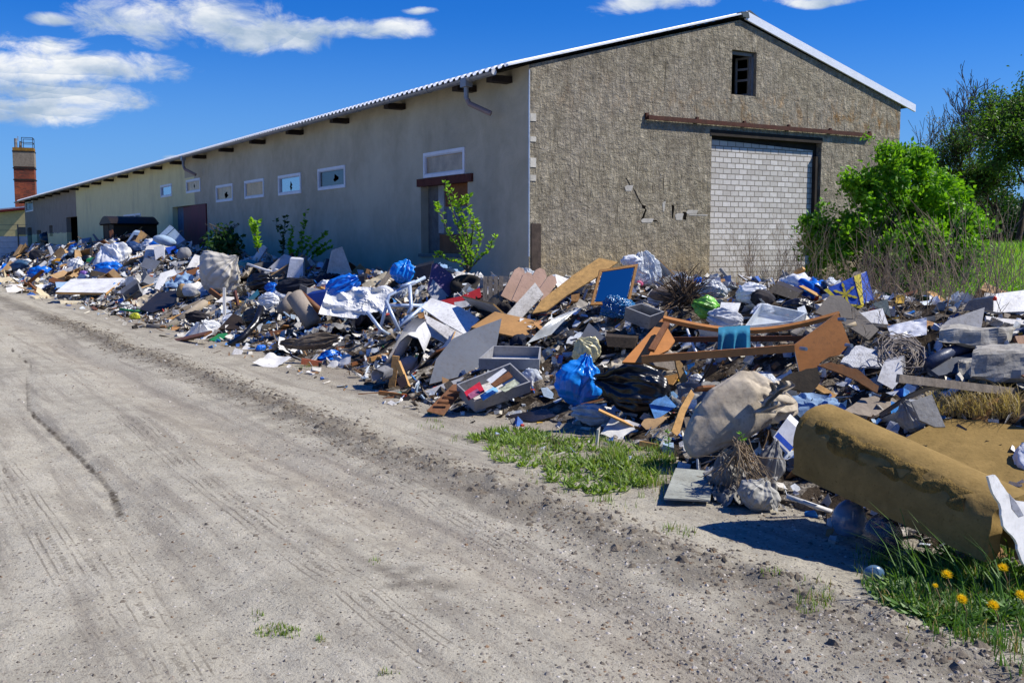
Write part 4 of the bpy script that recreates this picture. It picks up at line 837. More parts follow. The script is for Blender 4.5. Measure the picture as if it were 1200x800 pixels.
BLUF = film('blue_plastic_film', '#1868c8', .28, 1, 8, .5); BLUB = film('bright_blue_bag', '#1f82dc', .22, 1, 9, .45); WFILM = film('white_plastic_film', '#dfe2e6', .3, .97, 8, .45); CLR = film('clear_plastic_film', '#d4dade', .18, .62, 16, .9); BFILM = film('black_bag_film', '#16171b', .3, 1, 8, .45)
BEIGE = M('beige_canvas', '#b9ad98', .85, .16, .75, 2.2, .3, dcol=hexc('#5f5040')); GRYC = M('grey_tarp', '#8b8a86', .7, .2, .5, 4); BLUS = M('pale_blue_upholstery', '#9db4cb', .9, .12, .3, 4); TEAL = M('teal_cloth', '#2c7c99', .9, .2, .2, 5); RED = M('red_board', '#a81d26', .5, .15, .2, 4)
PURP = M('purple_fabric', '#584a72', .8, .15, .2, 5); STEEL = M('pale_blue_steel_tube', '#b4c3d8', .35, .1, .15, 6, metal=.3); PINK = M('pink_plastic', '#d8608a', .5); YEL = M('yellow_card', '#d8b93a', .6, .1, .2); ROY = M('royal_blue_card', '#2350b4', .5, .1, .15); GRN = M('green_plastic', '#1f7a48', .5, .2, .3)
FOAM = None
# ---------------------------------------------------------------- near right
bd = hd(862, 440) - .55
bed = empty('cot_frame', at(862, 440, bd + .6), 'overturned orange beech bed frame with one broken end panel, lying across the heap', 'bed frame')
def bp(part, pts, th, k, D, anchor, mat=ORG, kx=0, edge=None, jag=0): return slab(part, None, None, pts, th, mat, k, kx, 0, D, anchor, edge, jag, parent=bed)
bp('end_panel', [(930, 404), (982, 366), (996, 402), (984, 416), (972, 418), (962, 424), (956, 432), (948, 434), (937, 437)], .022, .25, bd - .1, (937, 437), edge=M('white_panel_edge', '#d8d4cc', .6))
bp('end_panel', [(729, 424), (776, 373), (791, 399), (783, 410), (752, 425)], .022, 1.2, bd + .15, (752, 425))
bp('divider', [(760, 408), (779, 376), (785, 378), (767, 410)], .03, 1.2, bd + .12, (767, 410), BRN)
mb = MB(); mb.tube([at(777 + (984 - 777) * t, 373 + (368 - 373) * t + 17 * math.sin(math.pi * t), bd + .55 - .25 * t) for t in [i / 14 for i in range(15)]], .03, 6); o = mb.build('rail', ORG, bed)
mb = MB(); mb.bar(at(752, 421, bd + .05), at(931, 408, bd - .12), .03, .065); mb.build('rail', ORG, bed)
mb = MB(); mb.bar(at(785, 398, bd + .75), at(973, 396, bd + .35), .03, .05); mb.build('rail', BRN, bed)
for x, y in ((983, 374), (938, 408), (991, 404)): mb = MB(); a = at(x, y, bd - .12); mb.tube([a, a + Vector((-.0, -.07, .0)) + Vector((.03, 0, 0))], .016, 10); mb.build('peg', M('steel_peg', '#8fa3b5', .35, metal=.6), bed)
BOX.append((735, 990, 370, 432, bd + .7))
def cloth_on_rail(u, v):
    x = 842 + 38 * u + 3 * v * (u - .8); y = 383 + 30 * v - 2 * u; d = bd + .34 - .10 * math.sin(math.pi * min(1, v * 3) / 2) - .03 * math.sin(u * 17) * v
    return at(x + 1.2 * math.sin(u * 17 + v), y, d)
mb = MB(); mb.grid(cloth_on_rail, 26, 12); mb.grid(lambda u, v: at(843 + 36 * u, 383.5 + 9 * v - 2 * u, bd + .40 + .03 * math.sin(u * 15)), 26, 4); tag(mb.build('draped_cloth', TEAL, smooth=True), 'teal blue cloth hanging over the curved rail of the orange bed frame', 'cloth')
# beige sack with folded neck
sk_D = hd(850, 538) - .15
SKL = [(0, 805, 530, 5), (.05, 808, 525, 14), (.15, 819, 513, 22), (.3, 836, 497, 30), (.45, 854, 485, 35), (.6, 872, 474, 37), (.72, 887, 466, 36), (.82, 901, 463, 30), (.9, 914, 465, 22), (.96, 925, 468, 15), (1, 933, 470, 3)]
def sack(u, v):
    t = u; a = 2 * math.pi * v; s_ = sk_D / F
    for (t0, x0, y0, r0), (t1, x1, y1, r1) in zip(SKL, SKL[1:]):
        if t0 <= t <= t1: break
    k = (t - t0) / (t1 - t0); k2 = k; x, y, r = x0 + (x1 - x0) * k, y0 + (y1 - y0) * k, (r0 + (r1 - r0) * k2) * s_
    ax = at(x, y, sk_D + .30 * t); ca, sa = math.cos(a), math.sin(a); n_ = Vector((-.55, 0, .83)); f_ = Vector((0, -1, 0))
    vo = noise.voronoi(Vector((t * 3.2, ca * .9, sa * .9)))[0]; fold = (1 - 2 * abs(N3(t * 4 + ca * 1.1, ca * 1.6, sa * 1.6))); deep = sstep(.5, .8, t)
    tri = 1 - 2 * abs(((a * 7 / 6.2832 + .8 * N3(t * 3, ca, sa)) % 1) * 2 - 1)
    r *= 1 + .05 * (vo[0] - .45) + .06 * (1 - 2 * abs(N3(t * 2.2, ca * .9, sa * .9))) - .09 * max(0, 1 - abs(N3(t * 2.3 + 4, ca * .8, sa * .8)) * 7) + sstep(.58, .86, t) * .26 * tri - .10 * math.exp(-((t - .78 - .03 * math.sin(a * 3)) / .035) ** 2) + .05 * tri * (1 - sstep(0, .25, t)) + .05 * (1 - 2 * abs(N3(t * 1.6, ca * 2.6, sa * 2.6 + 3))) + .008 * N3(t * 24, ca * 6, sa * 6)
    return ax + n_ * r * math.copysign(abs(ca) ** .8, ca) + f_ * r * .62 * math.copysign(abs(sa) ** .8, sa)
mb = MB(); mb.grid(sack, 110, 96); o = tag(mb.build('stained_sack', BEIGE, smooth=True), 'big stained beige canvas sack with a folded neck beside the brown foam roll', 'sack'); note(o, mb.v)
mb = MB()
for x0, y0, x1, y1 in ((898, 448, 910, 476), (907, 446, 926, 462), (888, 470, 915, 484)):
    mb.grid(lambda u, v: at(x0 + (x1 - x0) * u + 6 * math.sin(v * 5), y0 + (y1 - y0) * v, sk_D - .05 + .09 * abs(math.sin(u * 5 + v * 2))), 8, 10)
tag(mb.build('folded_canvas', BEIGE, smooth=True), 'loose folded flap of beige canvas at the neck of the stained sack', 'canvas')
# brown foam roll and slab
def mat_foam():
    m, nt, b = newmat('brown_foam'); v = coords(nt, 'Object')
    n1 = noise_n(nt, v, 6, 6, .7, .3); c = ramp(nt, n1, (.3, hexc('#76623a')), (.7, hexc('#957c4c')))
    c = mixc(nt, ramp(nt, noise_n(nt, v, 60, 3), (.6, 0.0), (.75, .5)), c, hexc('#4c3a18'))
    c = mixc(nt, ramp(nt, noise_n(nt, v, 3, 6, .75), (.52, 0.0), (.7, .55)), c, hexc('#66522c'))
    nt.links.new(c, b.inputs['Base Color']); b.inputs['Roughness'].default_value = .95; b.inputs['Specular IOR Level'].default_value = .1
    bump(nt, b, math_n(nt, 'ADD', n1, noise_n(nt, v, 45, 4)), .3, .012); return m
FOAM = mat_foam(); rl = empty('foam_roll', ground_at(1040, 668), 'thick brown foam mattress folded over into a roll at the right edge of the track', 'foam mattress')
A0, A1 = at(962, 552, 6.0), at(1192, 640, 4.92); UPV = Vector((0, 0, 1)); AX = (A1 - A0).normalized(); SD = AX.cross(UPV).normalized(); SD = SD if SD.y < 0 else -SD
def roll(t, a, th):
    c = A0.lerp(A1, t) + UPV * .05; rr = .235 - th; hh_ = .35 * (1 - .36 * t) - th * .8
    x = math.cos(a); z = math.sin(a)
    if a < 0: p = SD * rr + UPV * (a * (.06 + .06 * t))
    elif a > math.pi: p = -SD * rr + UPV * (-(a - math.pi) * .18)
    else: p = SD * (rr * (1 if x > 0 else -1) * abs(x) ** .8) + UPV * hh_ * abs(z) ** .75
    wv = .012 * N3(t * 6, a * 2) + .02 * N3(t * 2, a + 5)
    if .35 < a < 1.1: wv += .022 * max(-.3, N3(t * 14, a * 6, 2)) * math.sin((a - .35) / .75 * math.pi) * 1.6
    return c + p * (1 + wv * 1.2) + AX * (.02 * N3(a * 3, 1.5 if t < .5 else 7.5)) - UPV * .02 * t
mb = MB(); amin, amax = -.62, math.pi + .6; mb.grid(lambda u, v: roll(u, amin + (amax - amin) * v, 0), 70, 60); mb.grid(lambda u, v: roll(1 - u, amin + (amax - amin) * v, .09), 30, 40)
for t in (0, 1): mb.grid(lambda u, v: roll(t, amin + (amax - amin) * v, .09 * (u if t else 1 - u)), 3, 60)
for e in (amin, amax): mb.grid(lambda u, v: roll(u, e, .09 * (v if e > 0 else 1 - v)), 30, 2)
mb.build('foam_mattress', FOAM, rl, smooth=True); note(rl.children[0] if rl.children else bpy.data.objects['foam_mattress'], mb.v)
def crust(u, v):
    a = .42 + .62 * v + .12 * N3(u * 9, 2.2); p = roll(.02 + .86 * u, a, -.006); e = min(v, 1 - v) * 2; r_ = N3(u * 22, v * 7, 3); return p + (SD * .6 + UPV * .5) * (.016 * max(0, r_ + .25) * e - .01 * (1 - sstep(0, .25, e)) - .02 * sstep(.1, -.3, N3(u * 10, v * 2, 8)))
mb = MB(); mb.grid(crust, 90, 12); mb.build('torn_crust', M('olive_brown_torn_foam', '#806834', .95, .5, .5, 14, .8, dcol=hexc('#57481f')), rl, smooth=True)
slab('foam_sheet', 'flat brown foam sheet behind the brown foam roll at the right edge', 'foam sheet', [(1062, 512), (1106, 490), (1150, 492), (1215, 503), (1215, 600), (1165, 575)], .10, FOAM, 2.2, -.2, .25, 6.0, (1165, 575))
slab('broken_white_panel', 'white panel with a jagged torn edge leaning on the right end of the foam roll', 'panel', [(1158, 558), (1166, 556), (1180, 576), (1190, 586), (1222, 590), (1262, 640), (1262, 712), (1222, 690), (1197, 655), (1190, 632), (1176, 616), (1172, 590), (1164, 578)], .012, WHT2, .15, 1.1, D=4.66, anchor=(1176, 600), jag=.8)
slab('broken_white_panel', 'small curled white flake behind the jagged white panel at the right edge', 'panel', [(1183, 578), (1192, 590), (1200, 604), (1194, 606), (1186, 596)], .006, WHT, .2, D=4.55, anchor=(1194, 606))
for lab, x, y, w_, h_, mt in (('murky blue plastic canister under the left end of the foam roll', 995, 609, 42, 46, 'a'), ('larger murky canister in the shade under the middle of the foam roll', 1034, 628, 48, 52, 'b'), ('small crushed blue plastic bottle in front of the foam roll by the grass', 1024, 672, 26, 20, 'a')):
    bag('plastic_canister', lab, 'canister', x, y, w_, h_, film('murky_blue_plastic_' + mt, '#5c7c98' if mt == 'a' else '#3a4652', .25, .85, 5, .4), .05, 1.5, D=ground_at(x, y + h_ / 2).y, ridge=.4)
# grey panel on the ground, rags with dead roots, papers
slab('flat_grey_panel', 'flat grey green panel lying on the ground below the stained sack', 'panel', [(778, 583), (792, 548), (838, 552), (832, 586)], .012, M('grey_green_board', '#9a9d93', .7, .2, .4, 5), 3.0, 0, .16)
drape('tarp_rag', 'crumpled pale grey tarp rag below the sack, under dead roots', 'rag', [(824, 560), (908, 556), (912, 598), (836, 588)], GRYC, .10, .06, (26, 20), 5)
pouch('tarp_rag', 'twisted grey rag standing up among dead roots beside the foam roll', 'rag', 903, 545, 28, 60, GRYC, roll=-12, seed=78); pouch('tarp_rag', 'pale grey peaked rag on the ground right of the dead roots', 'rag', 888, 580, 46, 40, M('pale_grey_tarp', '#a5a49f', .6, .2, .5, 4), roll=-25, seed=71)
pouch('tarp_rag', 'grey blue rag bunched up left of the dead roots', 'rag', 851, 555, 32, 50, GRYC, roll=15, seed=74)
crate('paper_carton', 'white and blue printed carton wedged between the sack and the foam roll', 'carton', [(906, 512), (922, 490), (938, 505), (922, 533)], 4, -5, WHT2, .4, 0, .1)
slab('printed_stripe', 'blue printed card lying on the white carton by the foam roll', 'card', [(908, 511), (912, 506), (930, 524), (926, 529)], .004, ROY, .4, D=hd(922, 533) - .10, anchor=(922, 533))
rod('white_lath', 'slim white plastic lath lying on the ground under the left end of the foam roll', 'lath', [(922, 581), (974, 599)], 3.4, WHT2, lift=.05, n=4)
def roots(name, label, cx, cy, n, L, spread, mat, D=None, group=None, up=-1):
    D = D or hd(cx, cy) - .25; mb = MB(); s_ = D / F
    for _ in range(n):
        a = R.gauss(0, spread); p = Vector(at(cx + R.gauss(0, 5), cy + R.gauss(0, 4), D + R.gauss(0, .05))); d = Vector((math.sin(a), -.25 * R.random(), up * math.cos(a))); pts = [p]
        for k in range(6): d = (d + Vector((R.gauss(0, .22), R.gauss(0, .2), R.gauss(0, .16)))).normalized(); p = p + d * L * s_ / 6 * R.uniform(.6, 1.1); p.z = max(p.z, surf_z(p.x, p.y) + .01); pts.append(p)
        r0 = R.uniform(.6, 1.4) * s_; mb.tube(pts, [r0 * (1 - .12 * i) for i in range(len(pts))], 4, cap=False)
    o = mb.build(name, mat, smooth=True); tag(o, label, 'dead plant', group); return o
DRY = M('dry_stalk', '#94826a', .9, .3, .2, 9); DRYD = M('dead_brown_twig', '#5b4a3a', .9, .3, .3, 9); DRYG = M('grey_dead_stem', '#8a8178', .9, .3, .2, 9)
roots('dead_root_clump', 'clump of pale dead roots hanging over the grey rags below the sack', 866, 520, 70, 72, .45, DRY, hd(868, 560) - .3)
roots('dead_root_clump', 'dark tangle of dead roots spilling beside the white carton', 900, 505, 35, 40, .9, DRYD)
# sheets, cards and planks between the blue bag and the sack
pouch('dark_sacking', 'dirty black plastic sack slumped left of the stained beige sack', 'sack', 742, 454, 56, 92, BFILM, roll=78, seed=9, depth=.9, lift=.05)
drape('pale_canvas', 'pale dirty canvas spread over the black sack below the bed frame', 'canvas', [(715, 428), (792, 414), (800, 440), (722, 452)], BEIGE, .35, .05, (22, 14), 4)
slab('torn_foam_board', 'thick torn grey board with a brown edge standing in front of the bed frame', 'board', [(757, 405), (783, 411), (792, 418), (797, 431), (786, 434), (754, 423)], .05, M('mouldy_grey_board', '#8a8176', .9, .3, .5, 8), .6, .2, .45, edge=CHIP, jag=1)
slab('torn_foam_board', 'curved torn brown board edge hanging down right of the grey torn board', 'board', [(790, 416), (800, 426), (806, 446), (800, 450), (795, 436)], .03, CHIP, .2, .3, .40, jag=.8)
slab('white_card', 'pale grey card lying before the black sack', 'card', [(733, 466), (754, 472), (746, 488), (730, 484)], .006, WHT, 1.2, lift=.12)
slab('blue_booklet', 'open blue printed booklet right of the pale grey card', 'booklet', [(760, 472), (779, 461), (793, 476), (768, 492)], .008, M('blue_printed_cover', '#4d80b8', .4, .5, .1, 12), 1.0, lift=.14); slab('blue_booklet', 'blue folded booklet page standing up above the open booklet', 'booklet', [(777, 462), (789, 458), (798, 467), (787, 474)], .006, M('light_blue_cover', '#7fb0da', .4), .6, lift=.18)
crate('folded_carton', 'flattened brown carton beside the blue booklet', 'carton', [(751, 497), (788, 487), (789, 500), (757, 503)], 4, -6, CARD, 1.0, 0, .12)
slab('bent_veneer', 'bent strip of orange veneer standing against the left end of the sack', 'veneer', [(787, 505), (797, 478), (810, 456), (814, 462), (803, 484), (795, 512)], .012, TANL, .4, .5, .1)
beam('pine_offcut', 'short pale pine offcut at the edge of the grass below the carton', 'offcut', (749, 519), (771, 523), 6, TANL)
pouch('blue_bag', 'bright blue crumpled plastic bag in the middle of the near heap', 'plastic bag', 679, 446, 50, 62, BLUB, roll=-16, lift=.18, seed=5)
pouch('white_rag', 'white and blue rag below the bright blue bag', 'rag', 692, 485, 22, 44, M('white_blue_rag', '#b9c1cc', .9, .35, .4, 12), roll=82, seed=61, neck=.6)
slab('black_sheet', 'flat black board at the toe of the heap below the open drawer', 'board', [(592, 487), (640, 478), (652, 487), (624, 494)], .015, BLK, 2.5, lift=.04)
# ---------------------------------------------------------------- drawers and boards in the middle
dr, dD = bins('paper_box', 'grey open drawer full of papers tipped towards the track', 'drawer', [(556, 470), (622, 447), (598, 425), (535, 450)], 17, GREY, 1.3, 0, .22, inner=WHT)
dr2, dD2 = bins('shallow_box', 'grey empty drawer lying behind the paper filled drawer', 'drawer', [(561, 420), (632, 421), (634, 406), (578, 405)], 14, GREY, 2.4, 0, .2, inner=WHT)
def pap(label, pts, mat, D, k=1.3, name='paper_sheet', th=.006, up=0): return slab(name, label, 'paper', pts, th, mat, k, 0, 0, D, max(pts, key=lambda p: p[1]))
pap('red magazine in the open drawer', [(544, 459), (562, 447), (568, 458), (549, 468)], M('red_magazine', '#c0283c', .4, .35, .1, 14), dD - .02, name='magazine', th=.012); pap('pink photo on the red magazine in the drawer', [(548, 462), (559, 455), (564, 460), (552, 467)], M('pink_print', '#a05a78', .4, .5, .2, 20), dD - .05, name='photo_print')
pap('light blue leaflet beside the red magazine in the drawer', [(562, 463), (580, 452), (584, 458), (566, 469)], M('blue_leaflet', '#7fb4dc', .4, .4, .1, 14), dD - .01); pap('white wrapped packet standing in the drawer', [(570, 445), (590, 431), (594, 434), (576, 449)], WHT2, dD + .0, .6); pap('brown wooden slat across the papers in the drawer', [(575, 449), (596, 435), (601, 441), (580, 453)], BRN, dD - .02, .8, 'wooden_slat', .02)
pap('printed page with a colourful picture in the drawer', [(584, 455), (603, 444), (609, 449), (592, 459)], M('colour_print', '#b9bfa8', .4, .7, .2, 22), dD - .0, 1.2); bag('white_rag', 'crumpled white paper beyond the open drawer', 'rag', 622, 442, 22, 18, M('white_blue_rag', '#b9c1cc'), .3, 2)
brd = slab('cleated_board', 'brown board with short battens leaning on the front end of the open drawer', 'board', [(500, 481), (520, 486), (549, 449), (531, 450)], .014, BRN, .9, .2, .12, edge=TANL)
for i, t in enumerate((.30, .5, .72)):
    p = (500 + 31 * t, 481 - 31 * t); mb = MB(); D_ = brd['_D']; mb.bar(at(p[0] + 4, p[1] - 1, D_ + .9 * (486 - p[1]) * D_ / F - .06), at(p[0] + 16, p[1] + 1, D_ + .9 * (486 - p[1]) * D_ / F - .04), .02, .02); mb.build('batten', BRN, None); bpy.context.view_layer.update() if False else None
    b_ = [o for o in COL.objects if o.name.startswith('batten')][-1]; b_.parent = brd; b_.location = b_.location - brd.location
slab('dark_grey_board', 'large dark grey laminated board tilted in the middle of the heap', 'board', [(503, 450), (552, 438), (570, 427), (580, 415), (588, 373), (556, 385), (530, 397), (511, 421)], .02, DGREY, .75, .25, .25, edge=CHIP)
slab('grey_edge_strip', 'thin grey board under the large dark grey laminated board', 'board', [(496, 459), (520, 449), (545, 441), (530, 455), (505, 461)], .012, GREY, 1.5, lift=.06)
# folded white linoleum
lD = hd(455, 452) - .15
def lino(u, v):
    x = 436 + 64 * u; top = 372 + 10 * abs(u - .5); prof = [(0, 78), (.12, 50), (.3, 22), (.45, 6), (.6, 0), (.75, 10), (.9, 40), (1, 70)]
    pass
def ribbon(name, label, cat, pts, dvec, mat, D, th=.012, smooth=True, taper=1.0):
    """sheet whose edge follows the pixel line pts and which runs back along dvec (dx px, dy px, metres)"""
    mb = MB(); n = len(pts)
    def fn(u, v):
        f = u * (n - 1); i = min(int(f), n - 2); t = f - i; x = pts[i][0] * (1 - t) + pts[i + 1][0] * t; y = pts[i][1] * (1 - t) + pts[i + 1][1] * t; return at(x + dvec[0] * v, y + dvec[1] * v, D + dvec[2] * v + .01 * N3(u * 7, v * 5))
    mb.grid(fn, (n - 1) * 3, 8); off = Vector((.0, .004, -th)); mb.grid(lambda u, v: fn(1 - u, v) + off, (n - 1) * 3, 8)
    o = mb.build(name, mat, smooth=smooth); tag(o, label, cat); note(o, mb.v); return o
LINO = M('white_linoleum', '#cfcfcf', .45, .1, .4, 4, spec=.45); LIND = M('dark_linoleum_back', '#3a3833', .85, .3, .3)
ribbon('folded_linoleum', 'folded sheet of white linoleum arching at the toe of the heap', 'linoleum', [(452, 448), (458, 425), (466, 402), (478, 392), (490, 396), (497, 412), (490, 430), (478, 440)], (8, -20, .55), LINO, lD, .015)
ribbon('folded_linoleum', 'inner dark fold inside the arch of white linoleum', 'linoleum', [(466, 440), (472, 420), (480, 404), (488, 404), (492, 416), (484, 430)], (6, -14, .5), LIND, lD + .06, .02)
ribbon('folded_linoleum', 'pale linoleum flap hanging down left of the arch of linoleum', 'linoleum', [(437, 440), (440, 432), (452, 424), (466, 398), (476, 380), (486, 372)], (14, 2, .2), LINO, lD - .04, .01)
ribbon('folded_linoleum', 'dark linoleum roll lying on the ground under the white flap', 'linoleum', [(436, 446), (434, 438), (440, 432), (450, 436), (448, 446), (440, 448)], (40, -16, .2), GREY, lD - .1, .01)
wsh = [([(494, 360), (505, 349), (540, 360), (562, 374), (545, 392), (520, 378)], 'top white sheet of the fanned stack of panels', WHT2, .30), ([(497, 368), (520, 380), (546, 393), (548, 397), (524, 397), (500, 378)], 'second grey white sheet in the fanned stack of panels', WHT, .2), ([(490, 372), (506, 384), (524, 398), (522, 402), (502, 392), (488, 380)], 'lowest white sheet curling out of the fanned stack', LINO, .12)]
for p_, l_, m_, lf in wsh: slab('white_sheet', l_, 'sheet', p_, .012, m_, 1.4, 0, lf)
# sticks and slats at the toe
for l_, a, b, wpx, m_, dd in (('upright pale pine batten stuck at the toe of the heap', (459, 454), (464, 417), 8, TANL, 0), ('slanting pale pine batten leaning on the upright batten', (478, 454), (466, 424), 7, TANL, .1), ('dark brown batten lying on the ground at the left of the batten pile', (420, 463), (490, 458), 4, BRN, .3), ('long thin brown slat lying nearest the track by the battens', (449, 468), (500, 460), 4, BRN, .3), ('orange brown slat crossing the small pile of battens', (444, 460), (476, 464), 5, ORG, .1), ('brown plank lying on gravel left of the linoleum', (394, 409), (458, 402), 5, M('reddish_plank', '#8a5a40', .8, .25, .2, 5), .5), ('dark thin plank below the reddish plank', (412, 427), (440, 418), 4, BRN, .3), ('thick pale timber block beside the linoleum', (434, 424), (458, 418), 11, TAN, .2), ('short brown board behind the timber block', (430, 416), (452, 409), 6, BRN, .2), ('red orange slab lying on the gravel at the toe', (353, 423), (377, 427), 7, M('terracotta', '#b8694a', .85, .2, .3), -.05)):
    beam('wood_batten', l_, 'batten', a, b, wpx, m_, d2=dd, lift=.05)
slab('teal_card', 'small teal printed card lying between the battens', 'card', [(455, 461), (470, 459), (472, 463), (458, 464)], .004, M('teal_print', '#2f9f9c', .5), 3, lift=.08); slab('dark_patch', 'dark purple scrap of felt hanging on the slanting batten', 'felt', [(464, 444), (474, 438), (478, 450), (470, 456)], .01, M('dark_plum_felt', '#352630', .9), .3, lift=.12)
# dented white metal sheet, blue cover, dark blue tub
def dent(u, v):
    x = 375 + 80 * u + (12 - 8 * u) * (1 - v) * .9 - 2; y = (368 + 10 * u) * v + (338 + 2 * u - 3 * math.sin(u * 3)) * (1 - v); D0 = dentD + (1 - v) * .35
    c = .10 * (1 - 2 * abs(N3(u * 2.6 + 2, v * 2.2))) + .05 * (1 - 2 * abs(N3(u * 5, v * 4 + 9))); return at(x, y, D0 - c)
dentD = hd(415, 374) - .15
mb = MB(); mb.grid(dent, 26, 16); mb.grid(lambda u, v: dent(1 - u, v) + Vector((0, .02, 0)), 26, 16); o = tag(mb.build('dented_metal_sheet', M('white_enamel', '#dcdcda', .35, .06, .25, 4, spec=.5)), 'large dented white enamelled metal sheet below the blue plastic sheet', 'metal sheet'); note(o, mb.v)
pouch('blue_sheet', 'shiny bright blue plastic sheet bunched on top of the dented white metal sheet', 'plastic sheet', 401, 337, 26, 42, BLUF, roll=-62, D=dentD + .2, seed=12, neck=.6)
crate('blue_tub', 'dark blue plastic tub left of the dented white metal sheet', 'tub', [(359, 345), (383, 341), (378, 369), (364, 366)], 8, -4, DBLU, .3, 0, .35, lift=.15)
crate('black_crate', 'black plastic crate behind the bright blue plastic sheet', 'crate', [(404, 327), (427, 323), (428, 339), (408, 343)], 3, -3, BLK, .3, 0, .5)
# rolled brown-grey foil
for l_, a, b, r_, m_ in (('grey beige roll of carpet left of the dark blue tub', (345, 346), (367, 380), 10.5, M('grey_beige_carpet', '#9a8f82', .9, .12, .25)), ('shorter beige roll lying behind the carpet roll', (344, 347), (330, 366), 8, M('grey_beige_carpet', '#9a8f82')), ('dark hollow tube under the rolled carpet', (352, 344), (377, 366), 4, BRN)):
    rod('carpet_roll', l_, 'roll', [a, b], r_, m_, dd=[.1, -.1], n=16, lift=.2)
# tubular frame
tD = hd(480, 398) - .2; tf = empty('tube_frame', at(470, 395, tD), 'pale blue tubular folding frame lying left of the folded linoleum', 'frame')
for pts, dd in (([(444, 392), (456, 346), (498, 325)], (0, .2, .5)), ([(452, 352), (468, 388)], (.0, -.1)), ([(456, 358), (500, 358)], (.1, .3)), ([(462, 388), (500, 355)], (-.05, .3)), ([(430, 365), (446, 386), (455, 392)], (-.1, -.15, -.1)), ([(480, 334), (482, 360), (478, 368)], (.15, .05, .0)), ([(470, 336), (486, 330)], (.25, .4))):
    rod('tube', None, None, pts, 2.2, STEEL, tD, list(dd), parent=tf)
# the ridge from left to right in the middle
slab('padded_back', 'purple padded chair back standing on the heap below the boarded doorway', 'chair back', [(501, 340), (507, 309), (512, 308), (530, 322), (533, 330), (526, 348)], .05, PURP, .4, .3, .15); slab('chair_cushion', 'pale grey lower cushion under the purple chair back', 'cushion', [(502, 341), (507, 327), (526, 347), (520, 352), (508, 352)], .06, M('pale_grey_cushion', '#a3a5ab', .8, .1, .3), .4, .3, .2)
crate('black_bin', 'black plastic bin tipped over left of the purple chair back', 'bin', [(468, 338), (486, 314), (506, 309), (501, 338)], 3, -4, BLK, .3, 0, .5, lift=.1)
def torus(name, label, cat, cx, cy, Rpx, rpx, mat, tilt, D=None, lift=.1, yaw=0):
    D = D or hd(cx, cy + Rpx * .4) - lift; s_ = D / F; rot = Euler((tilt, 0, yaw)).to_matrix(); c = at(cx, cy, D + .1); mb = MB()
    mb.grid(lambda u, v: c + rot @ Vector(((Rpx + rpx * math.cos(v * 6.2832)) * math.cos(u * 6.2832), (Rpx + rpx * math.cos(v * 6.2832)) * math.sin(u * 6.2832), rpx * 1.3 * math.sin(v * 6.2832))) * s_, 36, 12); o = mb.build(name, mat, smooth=True); tag(o, label, cat); note(o, mb.v); return o
torus('car_tyre', 'black car tyre lying on the ridge right of the purple chair back', 'tyre', 547, 335, 14, 6, BLKR, rad(25))
slab('red_board', 'long red board with a white edge on the ridge', 'board', [(516, 352), (540, 347), (562, 337), (565, 348), (544, 353), (520, 363)], .02, RED, .5, .1, .2); slab('white_grille', 'small white plastic grille against the red board', 'grille', [(532, 354), (554, 351), (553, 358), (534, 362)], .02, WHT, .4, lift=.25)
pc_ = hd(578, 354) - .2; pt_ = empty('slatted_crate', at(578, 354, pc_), 'grey slatted wooden crate side standing on the ridge', 'crate')
for k in range(4): slab('slat', None, None, [(566 + 6.1 * k, 354 - .3 * k), (566.2 + 6.1 * k, 323.5), (571.4 + 6.1 * k, 323.5), (571.2 + 6.1 * k, 354 - .3 * k)], .02, WOODG, .2, 0, 0, pc_, (578, 354), parent=pt_)
for y in (327, 346): slab('crossbar', None, None, [(566, y + 3), (566, y), (589, y), (589, y + 3)], .02, WOODG, .2, 0, 0, pc_ + .03, (578, 354), parent=pt_)
for k in range(6): slab('white_tile_sheet', 'white plastic sheet, one of a loose stack behind the slatted crate', 'sheet', [(573 - k % 2, 323 - 2.2 * k), (601 - 2 * (k % 3), 322 - 2.2 * k), (602 - 2 * (k % 3), 320 - 2.2 * k), (575 - k % 2, 320.6 - 2.2 * k)], .35, WHT2, 1, .1 * (k % 3), .0, hd(590, 324) - .1, (590, 322), group='loose stack of white plastic sheets')
for i, (x, y, w_, h_, rl_) in enumerate(((603, 332, 15, 40, 28), (614, 337, 14, 38, 24), (628, 331, 15, 36, 30), (641, 337, 13, 32, 34))):
    a_ = rad(rl_); c_, s__ = math.cos(a_), math.sin(a_); q_ = [(-.5, .5), (-.5, -.35), (-.3, -.48), (.1, -.5), (.5, -.35), (.5, .5)]
    slab('seat_shell', 'brown rounded plywood seat shell, %s of four leaning in a row' % ('leftmost', 'second', 'third', 'rightmost')[i], 'seat shell', [(x + px_ * w_ * c_ - py_ * h_ * s__, y + px_ * w_ * s__ + py_ * h_ * c_) for px_, py_ in q_], .02, M('pinkish_plywood', '#a08272', .7, .15, .3), .4, .6, .25)
bag('brown_cushion', 'orange brown rounded cushion behind the plywood seat shells', 'cushion', 619, 312, 26, 16, M('rust_leather', '#7a3f1c', .5, .2, .2), .08, 1.4)
bag('dark_bin_liner', 'black plastic bag on the ridge right of the orange brown cushion', 'plastic bag', 648, 316, 40, 24, BFILM, .22, 2.2, lift=.1); bag('white_rag', 'pale blue and white cloth lump on top of the black bag', 'rag', 655, 309, 22, 12, M('white_blue_rag', '#b9c1cc'), .25, 2)
slab('strand_board', 'long strand board sloping up to the right on the ridge', 'board', [(624, 367), (634, 352), (672, 322), (702, 302), (724, 307), (700, 324), (664, 346), (640, 364)], .02, OSB, 1.2, 0, .3)
rod('white_cable_loop', 'white bent cable loop on top of the strand board', 'cable', [(686, 303), (694, 299), (712, 300), (724, 303), (718, 306), (703, 305), (698, 316), (690, 324), (688, 330)], 1.3, WHT2, hd(690, 320) - .7, n=6)
